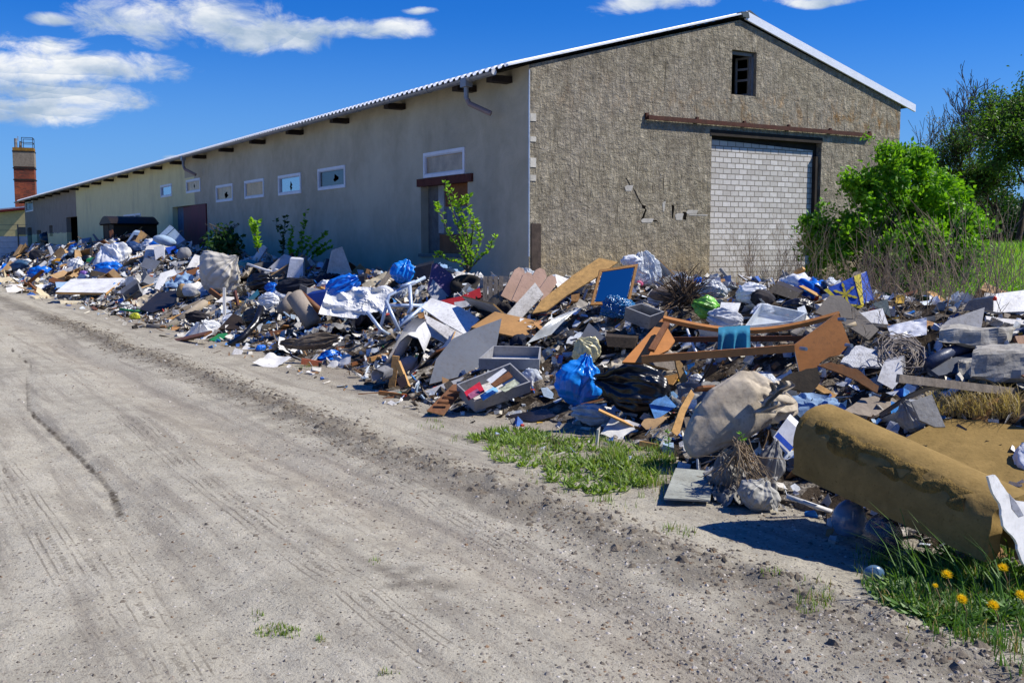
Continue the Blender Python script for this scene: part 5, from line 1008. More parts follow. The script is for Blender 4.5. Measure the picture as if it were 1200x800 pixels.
slab('white_drawer_front', 'white slatted drawer front leaning on the strand board', 'drawer front', [(591, 371), (627, 331), (637, 345), (610, 374), (604, 373)], .05, M('white_slatted_wood', '#c6c2ba', .7, .15, .5, 5, grain=(1, 8, 8)), .6, .2, .25)
mD = hd(715, 358) - .45; mr = empty('framed_mirror', at(715, 356, mD), 'wood framed blue mirror leaning back on the ridge of the heap', 'mirror')
MQ = [(692, 357), (703, 316), (748, 309), (738, 355)]
def mirq(i): return MQ[i % 4]
MIRR, ntm, bmr = newmat('mirror_glass'); bmr.inputs['Metallic'].default_value = 1; bmr.inputs['Base Color'].default_value = (.52, .46, .42, 1); bmr.inputs['Roughness'].default_value = .06
slab('glass', None, None, [(697, 353), (706, 319), (743, 313.5), (734, 352)], .012, MIRR, .45, .25, 0, mD, (715, 357), parent=mr)
mc = (720, 334)
for i in range(4):
    a, b = MQ[i], MQ[(i + 1) % 4]; f = .87; ai = (mc[0] + (a[0] - mc[0]) * f, mc[1] + (a[1] - mc[1]) * f); bi = (mc[0] + (b[0] - mc[0]) * f, mc[1] + (b[1] - mc[1]) * f)
    slab('frame_bar', None, None, [a, b, bi, ai], .035, M('golden_wood', '#9a6a30', .6, .2, .2, 6), .45, .25, 0, mD - .015, (715, 357), parent=mr)
pouch('clear_bundle', 'bundle of crumpled clear plastic beside the framed mirror', 'plastic bundle', 757, 316, 30, 42, CLR, roll=12, lift=.1, seed=21, neck=.6); bag('clear_bundle', 'white crumpled plastic lump on top behind the framed mirror', 'plastic bundle', 739, 306, 24, 12, WFILM, .25, 2.4, D=mD + .35); bag('pink_scrap', 'pink plastic scrap right of the framed mirror', 'scrap', 749, 333, 9, 7, PINK, .2, 2, lift=.15)
slab('tan_board', 'flat tan fibreboard lying behind the dark grey board', 'board', [(552, 383), (580, 365), (640, 378), (672, 384), (660, 394), (612, 396)], .02, TAN, 2.4, 0, .2)
def film_arc(u, v):
    x = 618 + 62 * u + 28 * v; y = 402 - 38 * u - 10 * v - 10 * math.sin(u * 3.1); return at(x, y, fD + .9 * u - .10 * math.sin(u * 3.1) + .25 * v + .02 * N3(u * 6, v * 6))
fD = hd(640, 404) - .35; mb = MB(); mb.grid(film_arc, 24, 8); o = tag(mb.build('translucent_panel', film('frosted_panel', '#b9bdbd', .2, .75, 3, .2), smooth=True), 'long curved translucent plastic panel across the middle of the heap', 'plastic panel'); note(o, mb.v)
bag('blue_tinsel', 'ball of crumpled blue foil below the framed mirror', 'foil', 724, 362, 34, 24, film('blue_foil', '#15669e', .25, 1, 40, 1), .35, 4.5, sub=5, lift=.2)
bx, bxD = bins('grey_cabinet_box', 'grey open cabinet box left of the bed frame', 'box', [(733, 360), (762, 371), (779, 365), (752, 355)], 24, GREY, .9, 0, .3)
pouch('clear_lump', 'lump of crumpled yellowish clear plastic above the bright blue bag', 'plastic lump', 688, 410, 30, 32, film('yellowish_film', '#d8cfa0', .25, .85, 12, .5), roll=40, lift=.15, seed=31, neck=.7)
crate('wire_basket', 'dark woven basket right of the yellowish plastic lump', 'basket', [(709, 394), (746, 396), (744, 408), (712, 406)], 3, -4, M('dark_wicker', '#3a3026', .8, .7, .3, 40), .3, 0, .3, lift=.2)
slab('grey_cushion', 'dark grey triangular flap behind the yellowish plastic lump', 'flap', [(676, 402), (690, 378), (712, 398)], .04, DGREY, .6, lift=.3)
# right part of the ridge
bag('carpet_heap', 'rolled grey brown carpet hump right of the framed mirror', 'carpet', 783, 345, 44, 18, M('brown_grey_carpet', '#6b6058', .95, .2, .3), .08, 1.5, lift=.1)
roots('bramble_pile', 'pile of dark dead brambles in front of the carpet hump', 800, 352, 130, 46, 1.2, DRYD, hd(800, 362) - .3, up=1)
pouch('green_white_bag', 'green and white plastic bag lying on the dead brambles', 'plastic bag', 828, 360, 24, 34, M('green_white_print', '#7ac04a', .35, .9, .2, 5, spec=.5), roll=70, lift=.25, seed=44, neck=.7)
tb, tbD = bins('clear_tub', 'clear plastic storage tub behind the bed frame', 'tub', [(873, 382), (930, 376), (946, 366), (892, 355)], 13, film('clear_hard_plastic', '#dfe6ea', .12, .55, 5, .15), 1.6, 0, .5)
slab('white_box_lid', 'white box lid left of the clear storage tub', 'lid', [(843, 363), (845, 354), (868, 355), (864, 366)], .06, WHT2, 1.0, lift=.25); pouch('white_rag', 'wrinkled white sheet between the lid and the bed frame', 'rag', 850, 374, 24, 42, M('wrinkled_white', '#c9ccd0', .8, .15, .3, 8), roll=80, lift=.35, seed=51, neck=.6)
crate('black_suitcase', 'dark brown suitcase lying behind the clear tub', 'suitcase', [(900, 341), (909, 332), (938, 343), (932, 352)], 5, -3, M('dark_brown_case', '#2c2622', .6, .2, .2), 1, 0, .3); pouch('crumpled_film', 'white blue crumpled film left of the brown suitcase', 'film', 880, 343, 22, 36, WFILM, roll=-75, seed=56, neck=.6); bag('dark_jacket', 'dark navy jacket beside the brown suitcase', 'jacket', 893, 350, 26, 18, M('navy_cloth', '#1d2433', .9), .25, 2)
yD = hd(995, 364) - .25; yb = empty('patterned_box', at(995, 364, yD), 'yellow and blue box with a flower circle pattern lying on the ridge', 'box')
mb = MB(); Pf = plane_pts([(965, 340), (1000, 324), (1010, 362), (985, 356)], .3, 0, yD, (1010, 362)); Pb = [p + Vector((.16, .10, .05)) for p in Pf]
def fc(i, j): return [Pf[i], Pf[j], Pb[j], Pb[i]]
ctr = sum(Pf + Pb, Vector()) / 8
def face(q, name, mat):
    c = sum(q, Vector()) / 4; n = (q[1] - q[0]).cross(q[2] - q[0]).normalized(); n = n if n.dot(c - ctr) > 0 else -n; m_ = MB(); m_.prism(q, -n * .006); o = m_.build(name, mat, yb); note(o, m_.v); return n
nf = face(Pf, 'front', ROY); face(fc(1, 2), 'side_panel', ROY); face(fc(0, 1), 'top', M('white_box_top', '#d5d9e4', .5)); face(fc(2, 3), 'bottom', ROY); face(Pb, 'back', ROY); face(fc(3, 0), 'side_panel', ROY)
fx = (Pf[1] - Pf[0]).normalized(); fy = nf.cross(fx).normalized(); fy = fy if fy.z > 0 else -fy; cF = Pf[0] * .25 + Pf[1] * .27 + Pf[2] * .26 + Pf[3] * .22 + nf * .004
mb = MB(); rr = .085
for k in range(12):
    a = k * math.pi / 3 + .3; ring = k >= 6; cc = cF + (fx * math.cos(a) + fy * math.sin(a)) * rr * (0 if not ring else .58)
    pts = []
    for j in range(9): t = -.5 + j / 8; pts.append(cc + (fx * math.cos(a) + fy * math.sin(a)) * (rr * .5 + rr * t * (1 if not ring else .75)) + (-fx * math.sin(a) + fy * math.cos(a)) * rr * .16 * math.cos(t * math.pi))
    for j in range(7, 0, -1): t = -.5 + j / 8; pts.append(cc + (fx * math.cos(a) + fy * math.sin(a)) * (rr * .5 + rr * t * (1 if not ring else .75)) - (-fx * math.sin(a) + fy * math.cos(a)) * rr * .16 * math.cos(t * math.pi))
    mb.prism(pts, nf * (.002 + .0003 * k))
mb.prism([Pf[0] + nf * .004, Pf[0].lerp(Pf[1], .14) + nf * .004, Pf[3].lerp(Pf[2], .12) + nf * .004, Pf[3] + nf * .004], nf * .002); mb.prism([Pf[3].lerp(Pf[2], .13) + nf * .0042, Pf[2] + nf * .004, Pf[2].lerp(Pf[1], .12) + nf * .004, Pf[3].lerp(Pf[0], .1) .lerp(Pf[2], .13)+ nf * .0042], nf * .002)
mb.build('printed_pattern', M('yellow_print', '#c9b832', .5), bpy.data.objects[[c.name for c in COL.objects if c.parent == yb and c.name.startswith('front')][0]]) if False else mb.build('printed_pattern', MATS.get('yellow_print') or M('yellow_print', '#c9b832', .5), yb)
m_ = MB(); e1 = Pf[1].lerp(Pb[1], .04); q_ = fc(1, 2); n_ = (q_[1] - q_[0]).cross(q_[2] - q_[0]).normalized(); n_ = n_ if n_.dot(sum(q_, Vector()) / 4 - ctr) > 0 else -n_
m_.prism([q_[0] + n_ * .003, q_[3].lerp(q_[0], .45) + n_ * .003, q_[2].lerp(q_[1], .85) + n_ * .003, q_[1] + n_ * .003], n_ * .002); m_.build('printed_pattern', MATS['yellow_print'], yb)
slab('grey_board', 'grey folded board in front of the patterned box', 'board', [(955, 366), (972, 346), (985, 346), (1030, 386), (1018, 398), (990, 380)], .02, M('grey_brown_board', '#5f5a55', .7, .2, .3), 1, 0, .25); slab('white_flat_box', 'white flat box right of the patterned box', 'box', [(1006, 367), (1034, 361), (1041, 380), (1020, 378)], .05, WHT2, .7, lift=.2); slab('grey_green_plate', 'grey green plate standing right of the white flat box', 'plate', [(1022, 356), (1040, 350), (1044, 372), (1036, 366)], .01, M('grey_green_plate', '#6c7a78', .5), .3, lift=.2)
rod('wood_peg_rail', 'short pale wooden roller at the right end of the bed frame', 'roller', [(986, 385), (1003, 379)], 2.6, M('pale_roller', '#b9a888', .6), bd + .05, n=10)
def dent2(u, v): return at(1040 + 46 * u + 6 * v * (1 - u), 382 - 10 * u + 16 * v + 4 * u * v, d2D + .3 * (1 - v) - .06 * (1 - 2 * abs(N3(u * 3 + 7, v * 3))))
d2D = hd(1066, 398) - .3; mb = MB(); mb.grid(dent2, 18, 10); mb.grid(lambda u, v: dent2(1 - u, v) + Vector((0, .015, 0)), 18, 10); o = tag(mb.build('dented_white_plate', M('dented_white_enamel', '#d8dade', .35, .1, .3, 5, spec=.5), smooth=True), 'dented white metal plate right of the white flat box', 'metal plate'); note(o, mb.v)
slab('white_crumpled_sheet', 'crumpled white sheet below the right end of the bed frame', 'sheet', [(985, 424), (1003, 405), (1042, 410), (1058, 420), (1040, 428), (1000, 430)], .02, M('crumpled_white', '#c6c8cc', .6, .35, .4, 18, .8), 1.5, 0, .2, jag=1.5)
torus('wire_coil', 'ring of tangled wire and dead vines right of the bed frame', 'coil', 1060, 418, 22, 2.2, DRYG, rad(68), lift=.35)
def scribble(name, label, cat, cx, cy, rx, ry, n, r_, mat, D, group=None, kind=None):
    mb = MB(); s_ = D / F
    for _ in range(n):
        c = at(cx + R.gauss(0, rx * .25), cy + R.gauss(0, ry * .25), D + R.gauss(0, .12)); a = R.uniform(0, 6.28); rr = R.uniform(.5, 1.1); tl = R.gauss(0, .5); pts = []
        for k in range(14): a += .42; pts.append(c + Vector((math.cos(a) * rx * rr * s_, math.sin(a * 1.0 + tl) * .18 * rr, math.sin(a) * ry * rr * s_)) + Vector((R.gauss(0, .012), R.gauss(0, .012), R.gauss(0, .012))))
        mb.tube(pts, r_ * s_ * R.uniform(.6, 1.3), 4, cap=False)
    o = mb.build(name, mat, smooth=True); tag(o, label, cat, group, kind); return o
scribble('vine_tangle', 'tangle of grey dead vines inside the wire coil', 'dead vines', 1060, 418, 22, 20, 40, .8, DRYG, hd(1060, 432) - .3)
crate('open_white_box', 'white box with an open brown flap below the crumpled white sheet', 'box', [(1028, 446), (1036, 424), (1056, 420), (1058, 442), (1046, 456)], 4, -4, WHT, .5, 0, .15, lift=.25, side=GREY); slab('brown_curled_board', 'torn curved brown board before the open white box', 'board', [(958, 428), (974, 424), (1004, 432), (1030, 452), (1028, 460), (1000, 444), (970, 432)], .012, M('rust_brown_board', '#6b4422', .85, .3, .4), .7, 0, .3, jag=1.2); slab('dark_torn_board', 'dark torn board hanging under the right end of the bed frame', 'board', [(905, 452), (925, 438), (958, 430), (962, 446), (950, 462), (930, 456)], .02, M('blackish_board', '#2c2721', .9, .3, .4), .5, 0, .35, jag=1.2)
slab('grey_slate_board', 'weathered grey board lying left of the foam roll top', 'board', [(988, 482), (1010, 466), (1040, 462), (1052, 470), (1040, 480), (1020, 488)], .02, WOODG, 2, 0, .15, jag=.8); beam('white_strip', 'white plastic strip along the top of the foam roll', 'strip', (1000, 492), (1036, 480), 6, WHT2, d2=.2)
ribbon('bent_grey_strip', 'long bent grey plastic strip arching over the right of the heap', 'strip', [(1030, 484), (1045, 474), (1065, 461), (1085, 453), (1110, 449), (1130, 448)], (3, 3.5, .1), GREY, hd(1060, 480) - .4, .01)
slab('grey_cloth', 'grey cloth hanging under the bent grey strip', 'cloth', [(1068, 470), (1092, 462), (1108, 500), (1096, 500), (1078, 492)], .02, GRYC, .5, 0, .4); pouch('grey_rag_fold', 'folded dusty grey rag left of the hanging cloth', 'rag', 1068, 488, 30, 40, GRYC, lift=.2, roll=30, seed=82, neck=.7)
beam('long_beam', 'long weathered timber beam lying across the right of the heap', 'beam', (1052, 443), (1215, 462), 9, WOODG, D=hd(1130, 456) - .25, d2=-.6)
mb = MB(); s_ = hd(1140, 420) - .2
for off_, m_ in ((0, 0),): mb.tube([at(x, y, s_ + e) for x, y, e in ((1088, 426, .0), (1110, 414, .2), (1145, 402, .4), (1185, 393, .5), (1220, 388, .6))], .05, 8)
o = tag(mb.build('blue_grey_trim', M('slate_blue_plastic', '#39445c', .4, .15, .3), smooth=True), 'long curved slate blue plastic trim at the right of the heap', 'trim'); note(o, mb.v)
slab('slate_panel', 'dark slate blue panel lying under the curved plastic trim', 'panel', [(1086, 430), (1120, 418), (1180, 402), (1215, 398), (1215, 420), (1150, 432), (1100, 440)], .03, M('slate_panel', '#4a4f58', .6, .2, .4), 2.0, 0, .2)
for i, (l_, q_, dx, dy) in enumerate((('big pale concrete slab at the right edge behind the timber beam', [(1135, 444), (1138, 412), (1215, 408), (1215, 450)], 6, -7), ('broken square concrete block in front of the pale slab', [(1150, 452), (1152, 420), (1186, 412), (1194, 448)], -6, -4), ('low concrete block left of the broken square block', [(1120, 444), (1122, 424), (1150, 420), (1152, 444)], 5, -4), ('old concrete beam lying under the dead stalks', [(1096, 402), (1098, 384), (1180, 385), (1180, 408)], 8, -3))): crate('concrete_block', l_, 'concrete block', q_, dx, dy, M('rough_concrete', '#a19e96', .95, .3, .5, 6), .2, 0, .4, lift=.1, rough=.035)
slab('steel_sheet_white', 'white metal sheet glinting behind the dead stalks at the right edge', 'metal sheet', [(1150, 362), (1168, 344), (1215, 338), (1215, 364), (1170, 366)], .03, WHT2, .8, 0, .3, D=hd(1160, 375) - .1, anchor=(1170, 366)); slab('grey_leaning_sheet', 'grey sheet leaning among the dead stalks', 'sheet', [(1100, 384), (1112, 374), (1154, 360), (1150, 384)], .02, GREY, .6, D=hd(1140, 392) - .1, anchor=(1150, 384))
crate('red_lamp_box', 'dark blue machine part with a red lamp beside the white metal sheet', 'machine part', [(1128, 364), (1136, 352), (1164, 348), (1164, 364)], 3, -2, M('dark_blue_metal', '#2b3446', .4), .3, 0, .3, D=hd(1150, 380)); bag('red_lamp', 'small red lamp on the dark blue machine part', 'lamp', 1166, 350, 5, 6, M('red_lamp_plastic', '#d8361c', .3), .05, 1, sub=2, D=hd(1150, 380) - .1)
slab('curved_white_tile', 'pale plank lying among the dead stalks at the right edge', 'plank', [(1155, 370), (1176, 373), (1215, 376), (1215, 381), (1176, 379), (1156, 374)], .03, WHT, 1, D=hd(1180, 384) - .1, anchor=(1180, 381))
# ================================================================ left part of the heap, along the long wall
def gslab(name, label, cat, pts, z, th, mat, edge=None):
    P_ = [ground_at(x, y, z) for x, y in pts]; mb = MB(); mb.prism(P_, (0, 0, -th), 0, 1); o = mb.build(name, [mat, edge or mat]); tag(o, label, cat); note(o, mb.v); return o
slab('white_door_panel', 'large pale white panel with a brown edge lying flat at the toe of the left heap', 'panel', [(65, 342), (83, 327), (147, 325.5), (124, 343)], .07, WHT2, 3.2, 0, .5, edge=TANL)
pouch('white_bag', 'big crumpled white plastic sheet bundle above the pale flat panel', 'plastic bundle', 131, 301, 40, 32, WFILM, roll=35, lift=.3, seed=3); bag('orange_cushion', 'orange cushion in front of the big white plastic bundle', 'cushion', 136, 301, 15, 11, M('orange_fabric', '#c8602a', .8), .1, 1.5, lift=.6)
D0 = hd(198, 290) - .3; so_ = empty('sofa', at(198, 288, D0), 'pale blue grey sofa tipped on its back on top of the left heap', 'sofa')
slab('backrest', None, None, [(187, 275), (199, 263.5), (204, 267), (192, 278)], .22, BLUS, .3, 0, 0, D0, (192, 278), parent=so_); slab('backrest', None, None, [(192.5, 278.5), (204, 267.3), (217, 281), (208, 287)], .22, BLUS, .4, 0, 0, D0 - .05, (208, 287), parent=so_)
bag('seat_cushion', None, None, 193, 282, 27, 11, BLUS, .07, 1.3, roll=-14, D=D0 - .5, parent=so_, flat=.95)
crate('metal_cabinet', 'open pale blue metal cabinet tilted in front of the canopy porch', 'cabinet', [(146, 287), (156, 271.5), (166, 273), (161, 289)], 3, -2, M('pale_blue_metal', '#8da4c0', .5, .15, .2), .3, 0, .5, D=hd(156, 290) - .1); slab('painted_hollow', 'black sheet on the metal cabinet, painted as its shaded hollow', 'painted hollow', [(150, 286), (157, 275), (162, 276), (159, 287)], .02, BLK, .3, D=hd(156, 290) - .13, anchor=(150, 286))  # black sheet paints the shaded inside onto a closed cabinet box
bag('blue_tarp', 'dark blue tarpaulin bundle below the metal cabinet', 'tarpaulin', 156, 292, 26, 14, M('dark_blue_tarp', '#1d3a66', .5, .3, .2), .3, 2.4, lift=.2); bag('blue_tarp', 'torn bright blue bags on the left heap below the orange cushion', 'plastic bag', 129, 315, 34, 14, BLUF, .35, 3, lift=.15); bag('blue_sheet_bundle', 'royal blue sheet bundle at the left end of the heap', 'plastic sheet', 48, 320, 32, 13, BLUF, .35, 3); bag('blue_tarp', 'dull blue tarpaulin heap left of the white scraps', 'tarpaulin', 26, 312, 24, 12, M('dull_blue_tarp', '#2f5578', .6, .3), .3, 2.2); bag('navy_bundle', 'navy blue cloth bundle near the far end of the heap', 'cloth', 44, 300, 20, 12, M('navy_cloth', '#1d2d4a', .9), .2, 2)
slab('leaning_board', 'upright white panel leaning below the tipped sofa', 'panel', [(180, 290), (192, 287), (193.5, 305), (182.5, 306)], .03, WHT2, .4); slab('blue_sheet', 'royal blue sheet lying right of the upright white panel', 'sheet', [(193.5, 290), (206, 288), (208, 295), (198, 299)], .03, ROY, .9); bag('grey_pillow', 'grey pillow right of the royal blue sheet', 'pillow', 216, 298, 18, 15, M('grey_pillow_cloth', '#8a8a8c', .9, .1), .1, 1.4)
for i, c in enumerate(('#c98a3a', '#b9b4a8', '#7a2f22', '#d8cdb0')): beam('striped_board', ('orange', 'white', 'dark red', 'cream')[i] + ' board in the stack of painted boards by the maroon gate', 'board', (228, 275.5 + 3.2 * i), (262, 285 + 3.2 * i), 2.6, M('painted_board_%s' % ('orange', 'white', 'maroon', 'cream')[i], c, .7), D=hd(245, 292) - .3 - .05 * i, th=.3)
pouch('beige_bag', 'large pale beige bag sagging in the middle of the left heap', 'bag', 258, 319, 46, 52, film('pale_beige_sheet', '#b9b4aa', .45, 1, 6, .35), roll=-48, lift=.3, seed=58, neck=1.15, depth=.55); slab('mattress_edge', 'grey quilted mattress edge below the large beige bag', 'mattress', [(236, 341), (240, 334), (279, 316), (283, 321), (262, 334)], .12, M('grey_quilt', '#8b8d90', .9, .15, .3, 10, .6), .8, 0, .3)
slab('white_foam_strip', 'long white foam piece standing behind the large beige bag', 'foam', [(290, 313), (305, 289), (309, 287), (313, 290), (299, 312)], .12, WHT, .3, 0, .2); bag('teal_sheet', 'teal crumpled sheet left of the white foam piece', 'sheet', 292, 310, 26, 9, M('teal_sheet', '#3f8a8f', .5), .25, 2.2); slab('brown_plank', 'brown chipboard plank leaning behind the large beige bag', 'plank', [(265, 300), (278, 284), (282, 287), (271, 302)], .03, CHIP, .4)
crate('white_crate', 'white plastic crate among the green saplings by the wall', 'crate', [(336, 325), (340, 303), (355, 304), (355, 326)], 2, -2, M('white_plastic', '#c9ccd2', .5), .2, 0, .35)
slab('upright_mattress', 'stained grey white mattress piece standing on the heap', 'mattress', [(382, 326), (389, 293), (401, 289), (412, 318), (410, 326)], .16, M('stained_mattress', '#c3bcb0', .9, .15, .5, 5), .3, .3, .2); slab('upright_mattress', 'folded right flank of the standing mattress piece', 'mattress', [(401, 289.5), (404, 291), (416, 318), (412, 319)], .1, M('stained_mattress', '#c3bcb0'), .3, -.2, .3)
crate('white_carton', 'white carton behind the bright blue plastic sheet', 'carton', [(412, 322), (416, 313), (432, 308), (440, 318), (430, 322)], 4, -3, WHT, .4, 0, .3); slab('grey_wood_plank', 'pale grey plank slanting up beside the black crate', 'plank', [(440, 337), (464, 308), (469, 307), (447, 338)], .03, WOODG, .5, 0, .3); pouch('blue_bag', 'small bright blue plastic bag on the ridge left of the black bin', 'plastic bag', 473, 319, 27, 30, BLUB, roll=-20, lift=.15, seed=14); beam('dark_plank', 'dark plank lying level behind the small blue bag', 'plank', (430, 320), (466, 312), 3, BRN, d2=.2)
bag('white_bowl', 'white plastic tub right of the dented metal sheet', 'tub', 450, 344, 26, 18, M('white_plastic', '#c9ccd2'), .05, 1)
# lower slope
for l_, a, b, wpx, m_, dd in (('long pale plank lying down the slope of the left heap', (188, 374), (250, 347), 5, WOODG, .8), ('pale pine plank beside the long pale plank', (196, 376), (246, 355), 4, TANL, .8), ('upright white painted post in the left heap', (263, 371), (263, 337), 6, WHT, .1), ('brown plank leaning on the white post', (262, 352), (246, 340), 6, BRN, .2), ('dark red upright board right of the white post', (279, 358), (275, 341), 5, M('maroon_scrap', '#5a2320', .7), .1), ('yellow brown plank on the gravel at the toe of the left heap', (168, 372), (190, 370), 3, TANL, .2), ('brown plank lying flat on the ridge of the left heap', (298, 336), (332, 328), 5, M('dull_brown_wood', '#7a5f45', .8), .3), ('pale plank at the toe below the carpet roll', (297, 389), (318, 387), 3.5, TANL, .1), ('reddish plank fragment at the toe right of the pale plank', (316, 391), (340, 389), 6, M('reddish_plank', '#8a5a40'), .1)):
    beam('loose_plank', l_, 'plank', a, b, wpx, m_, d2=dd, lift=.12)
rod('carpet_tube', 'grey cardboard tube lying at the toe of the left heap', 'tube', [(172, 384), (196, 383), (208, 377)], 4, M('grey_card_tube', '#7d776d', .9), dd=[0, .05, .2], n=10); rod('carpet_tube', 'beige rolled carpet lying up the slope beside the grey tube', 'carpet roll', [(210, 375), (240, 355)], 5, M('beige_card_tube', '#9d9282', .9), dd=[0, .7], n=12, lift=.2)
slab('black_sheet', 'dark blue black sheet lying on the slope above the grey tube', 'sheet', [(163, 362), (184, 343), (206, 340), (216, 348), (196, 360), (178, 366)], .02, M('black_blue_sheet', '#23262e', .4, .2, .2), 2.2, 0, .2); slab('grey_curl', 'white bent laminate sheet arching over the slope', 'sheet', [(181, 338), (188, 320), (204, 315), (208, 322), (196, 325), (188, 340)], .015, WHT2, 1.2, 0, .3)
bag('white_pillow', 'white pillow beside the tan cushion on the left heap', 'pillow', 224, 341, 24, 16, M('white_pillow_cloth', '#d8d6d2', .9, .08, .2), .12, 1.5, lift=.15); bag('tan_cushion', 'tan cushion corner standing left of the white pillow', 'cushion', 214, 342, 14, 18, M('tan_cushion_cloth', '#a88a60', .9), .1, 1.4, lift=.2); slab('white_sheet_scrap', 'white sheet corner below the large beige bag', 'sheet', [(231, 339), (236, 332), (246, 344), (240, 347)], .01, WHT2, .7, lift=.2)
slab('teal_board', 'teal blue board in the lower left heap', 'board', [(286, 354), (302, 339), (304, 344), (291, 357)], .02, M('teal_board', '#22627a', .6), .6, lift=.15); slab('dark_tray', 'dark brown tray lying at the toe', 'tray', [(256, 385), (273, 367), (292, 374), (280, 386)], .04, M('dark_brown_tray', '#2a221e', .6), 1.2, lift=.1); slab('magazine_stack', 'white and green magazine on the dark brown tray', 'magazine', [(278, 372), (288, 365), (298, 374), (288, 377)], .02, M('magazine_print', '#c0c8b8', .5, .5, .2, 20), 1.3, lift=.2)
rod('black_strap', 'long glossy black plastic strip hanging to the ground', 'plastic strip', [(268, 405), (285, 395), (300, 378), (306, 360)], 4.2, BFILM, dd=[0, .1, .35, .6], n=8, lift=.12); slab('green_scrap', 'green plastic scrap lying on the gravel', 'scrap', [(245, 398), (256, 391), (266, 390), (269, 395), (254, 400)], .02, GRN, 2.0, lift=.05, jag=.6); bag('yellow_scrap', 'yellow green plastic scrap at the toe of the left heap', 'scrap', 158, 371, 11, 8, M('lime_plastic', '#b8bc2c', .4), .3, 2.5); rod('green_pipe', 'green plastic pipe lying at the toe of the left heap', 'pipe', [(140, 362), (152, 364), (170, 365)], 1.5, GRN, n=6)
slab('white_lath', 'pale broken lath on the dirt below the flat white panel', 'lath', [(70, 352), (86, 351), (101, 351.5), (84, 356), (71, 356)], .04, M('cream_lath', '#cfc3a6', .8), 3, 0, .04)
bag('white_drum', 'round white plastic pail at the toe left of the flat panel', 'pail', 68, 325, 11, 9, M('white_plastic', '#c9ccd2'), .03, 1); pouch('white_scrap_bag', 'tall white plastic bag left of the green box', 'plastic bag', 90, 311, 16, 20, WFILM, roll=-20, seed=91); crate('green_box', 'green plastic box beside the white plastic bundle', 'box', [(101, 312), (101, 304), (113, 303), (115, 311)], 3, -2, GRN, .4, 0, .4); bag('gold_bag', 'golden yellow cloth lump in the left heap', 'cloth', 71, 307, 20, 7, M('gold_cloth', '#c08a2a', .8), .25, 2); bag('purple_scrap', 'small purple bag just above the flat white panel', 'plastic bag', 98, 322, 12, 8, M('violet_film', '#7a5fae', .4), .3, 2.4)
bag('dark_wreck', 'dark slumped tarpaulin by the far doorway', 'tarpaulin', 58, 281, 22, 18, BFILM, .25, 2); bag('blue_grey_couch', 'blue grey couch cushion by the far doorway', 'cushion', 74, 283, 20, 11, BLUS, .1, 1.5); slab('dark_board', 'dark board propped left of the couch cushion', 'board', [(54, 284), (60, 274), (64, 277), (62, 288)], .06, BLK, .3); slab('blue_board', 'thin blue grey board standing on the ridge by the cream wall', 'board', [(116, 287), (108, 274.5), (110, 274), (119, 285)], .05, DGREY, .2); crate('grey_carton', 'grey carton lying left of the standing blue grey board', 'carton', [(89, 292), (92, 283), (104, 281), (106, 290)], 3, -3, M('blue_grey_carton', '#7f8a98', .7), .4, 0, .6); slab('white_strip', 'white strip standing in the far left heap', 'strip', [(56, 289), (59, 288), (65, 302), (61, 304)], .05, WHT2, .4); slab('grey_board', 'grey board in shade below the tipped sofa', 'board', [(164, 312), (170, 302), (188, 306), (180, 318)], .03, DGREY, 1.6, lift=.2); slab('grey_board', 'long grey board in shade right of the upright white panel', 'board', [(200, 308), (222, 305), (232, 310), (208, 313)], .04, GREY, 1.8, lift=.2)
for i, (x, y, w_, h_, m_, l_) in enumerate(((120, 325, 0, 0, None, ''), (305, 330, 30, 16, BFILM, 'black plastic bag behind the beige roll'), (315, 352, 22, 14, WFILM, 'white plastic scrap bag behind the carpet roll'), (300, 372, 30, 18, BFILM, 'black bag beside the glossy black strip'), (232, 372, 26, 12, M('dark_cloth', '#2b2a30', .9), 'dark cloth bundle above the dark tray'), (345, 335, 40, 14, M('navy_cloth', '#1d2d4a'), 'navy cloth lying behind the dark blue tub'), (318, 337, 14, 10, BLUF, 'small royal blue bag left of the navy cloth'), (370, 400, 50, 14, M('muddy_cloth', '#6b6053', .95, .3, .5, 8), 'long muddy cloth heap at the toe below the carpet roll'), (345, 403, 30, 10, M('muddy_cloth', '#6b6053'), 'small muddy cloth heap left of the long muddy heap'))):
    if m_: pouch('rubbish_bundle', l_, 'bundle', x, y, h_ * 1.15, w_ * 1.1, m_, roll=(84, -80)[i % 2], lift=.12, seed=100 + i, neck=.65)
# ================================================================ scattered rubbish: one prototype mesh per kind, many single objects
def m_board(seed):
    r = random.Random(seed); a, b = r.uniform(.3, .6), r.uniform(.18, .4); pts = []
    base = [(-a, -b), (a * r.uniform(.7, 1), -b * r.uniform(.8, 1)), (a, b * r.uniform(.6, 1)), (-a * r.uniform(.6, 1), b)]
    for i, p in enumerate(base):
        q = base[(i + 1) % 4]; pts.append((*p, 0)); k = r.random() < .5
        if k:
            for t in (.25, .5, .75): pts.append((p[0] + (q[0] - p[0]) * t + r.uniform(-.03, .03), p[1] + (q[1] - p[1]) * t + r.uniform(-.03, .03), 0))
    mb = MB(); mb.prism(pts, (0, 0, .022), 0, 1); return mb
def m_plank(seed):
    r = random.Random(seed); L = r.uniform(.5, .9); w_ = r.uniform(.035, .08); mb = MB()
    mb.prism([(-L, -w_, 0), (L * r.uniform(.85, 1), -w_, 0), (L, w_ * .3, 0), (L * .95, w_, 0), (-L * .96, w_, 0)], (0, 0, r.uniform(.02, .045))); return mb
def m_bag(seed):
    f = pouch_fn(seed * 7 + 2, .75); mb = MB(); mb.grid(lambda u, v: (lambda p: Vector((p.z * .8, p.x * .58, max(-.12, p.y * .42))))(f(u, v)), 56, 34); return mb
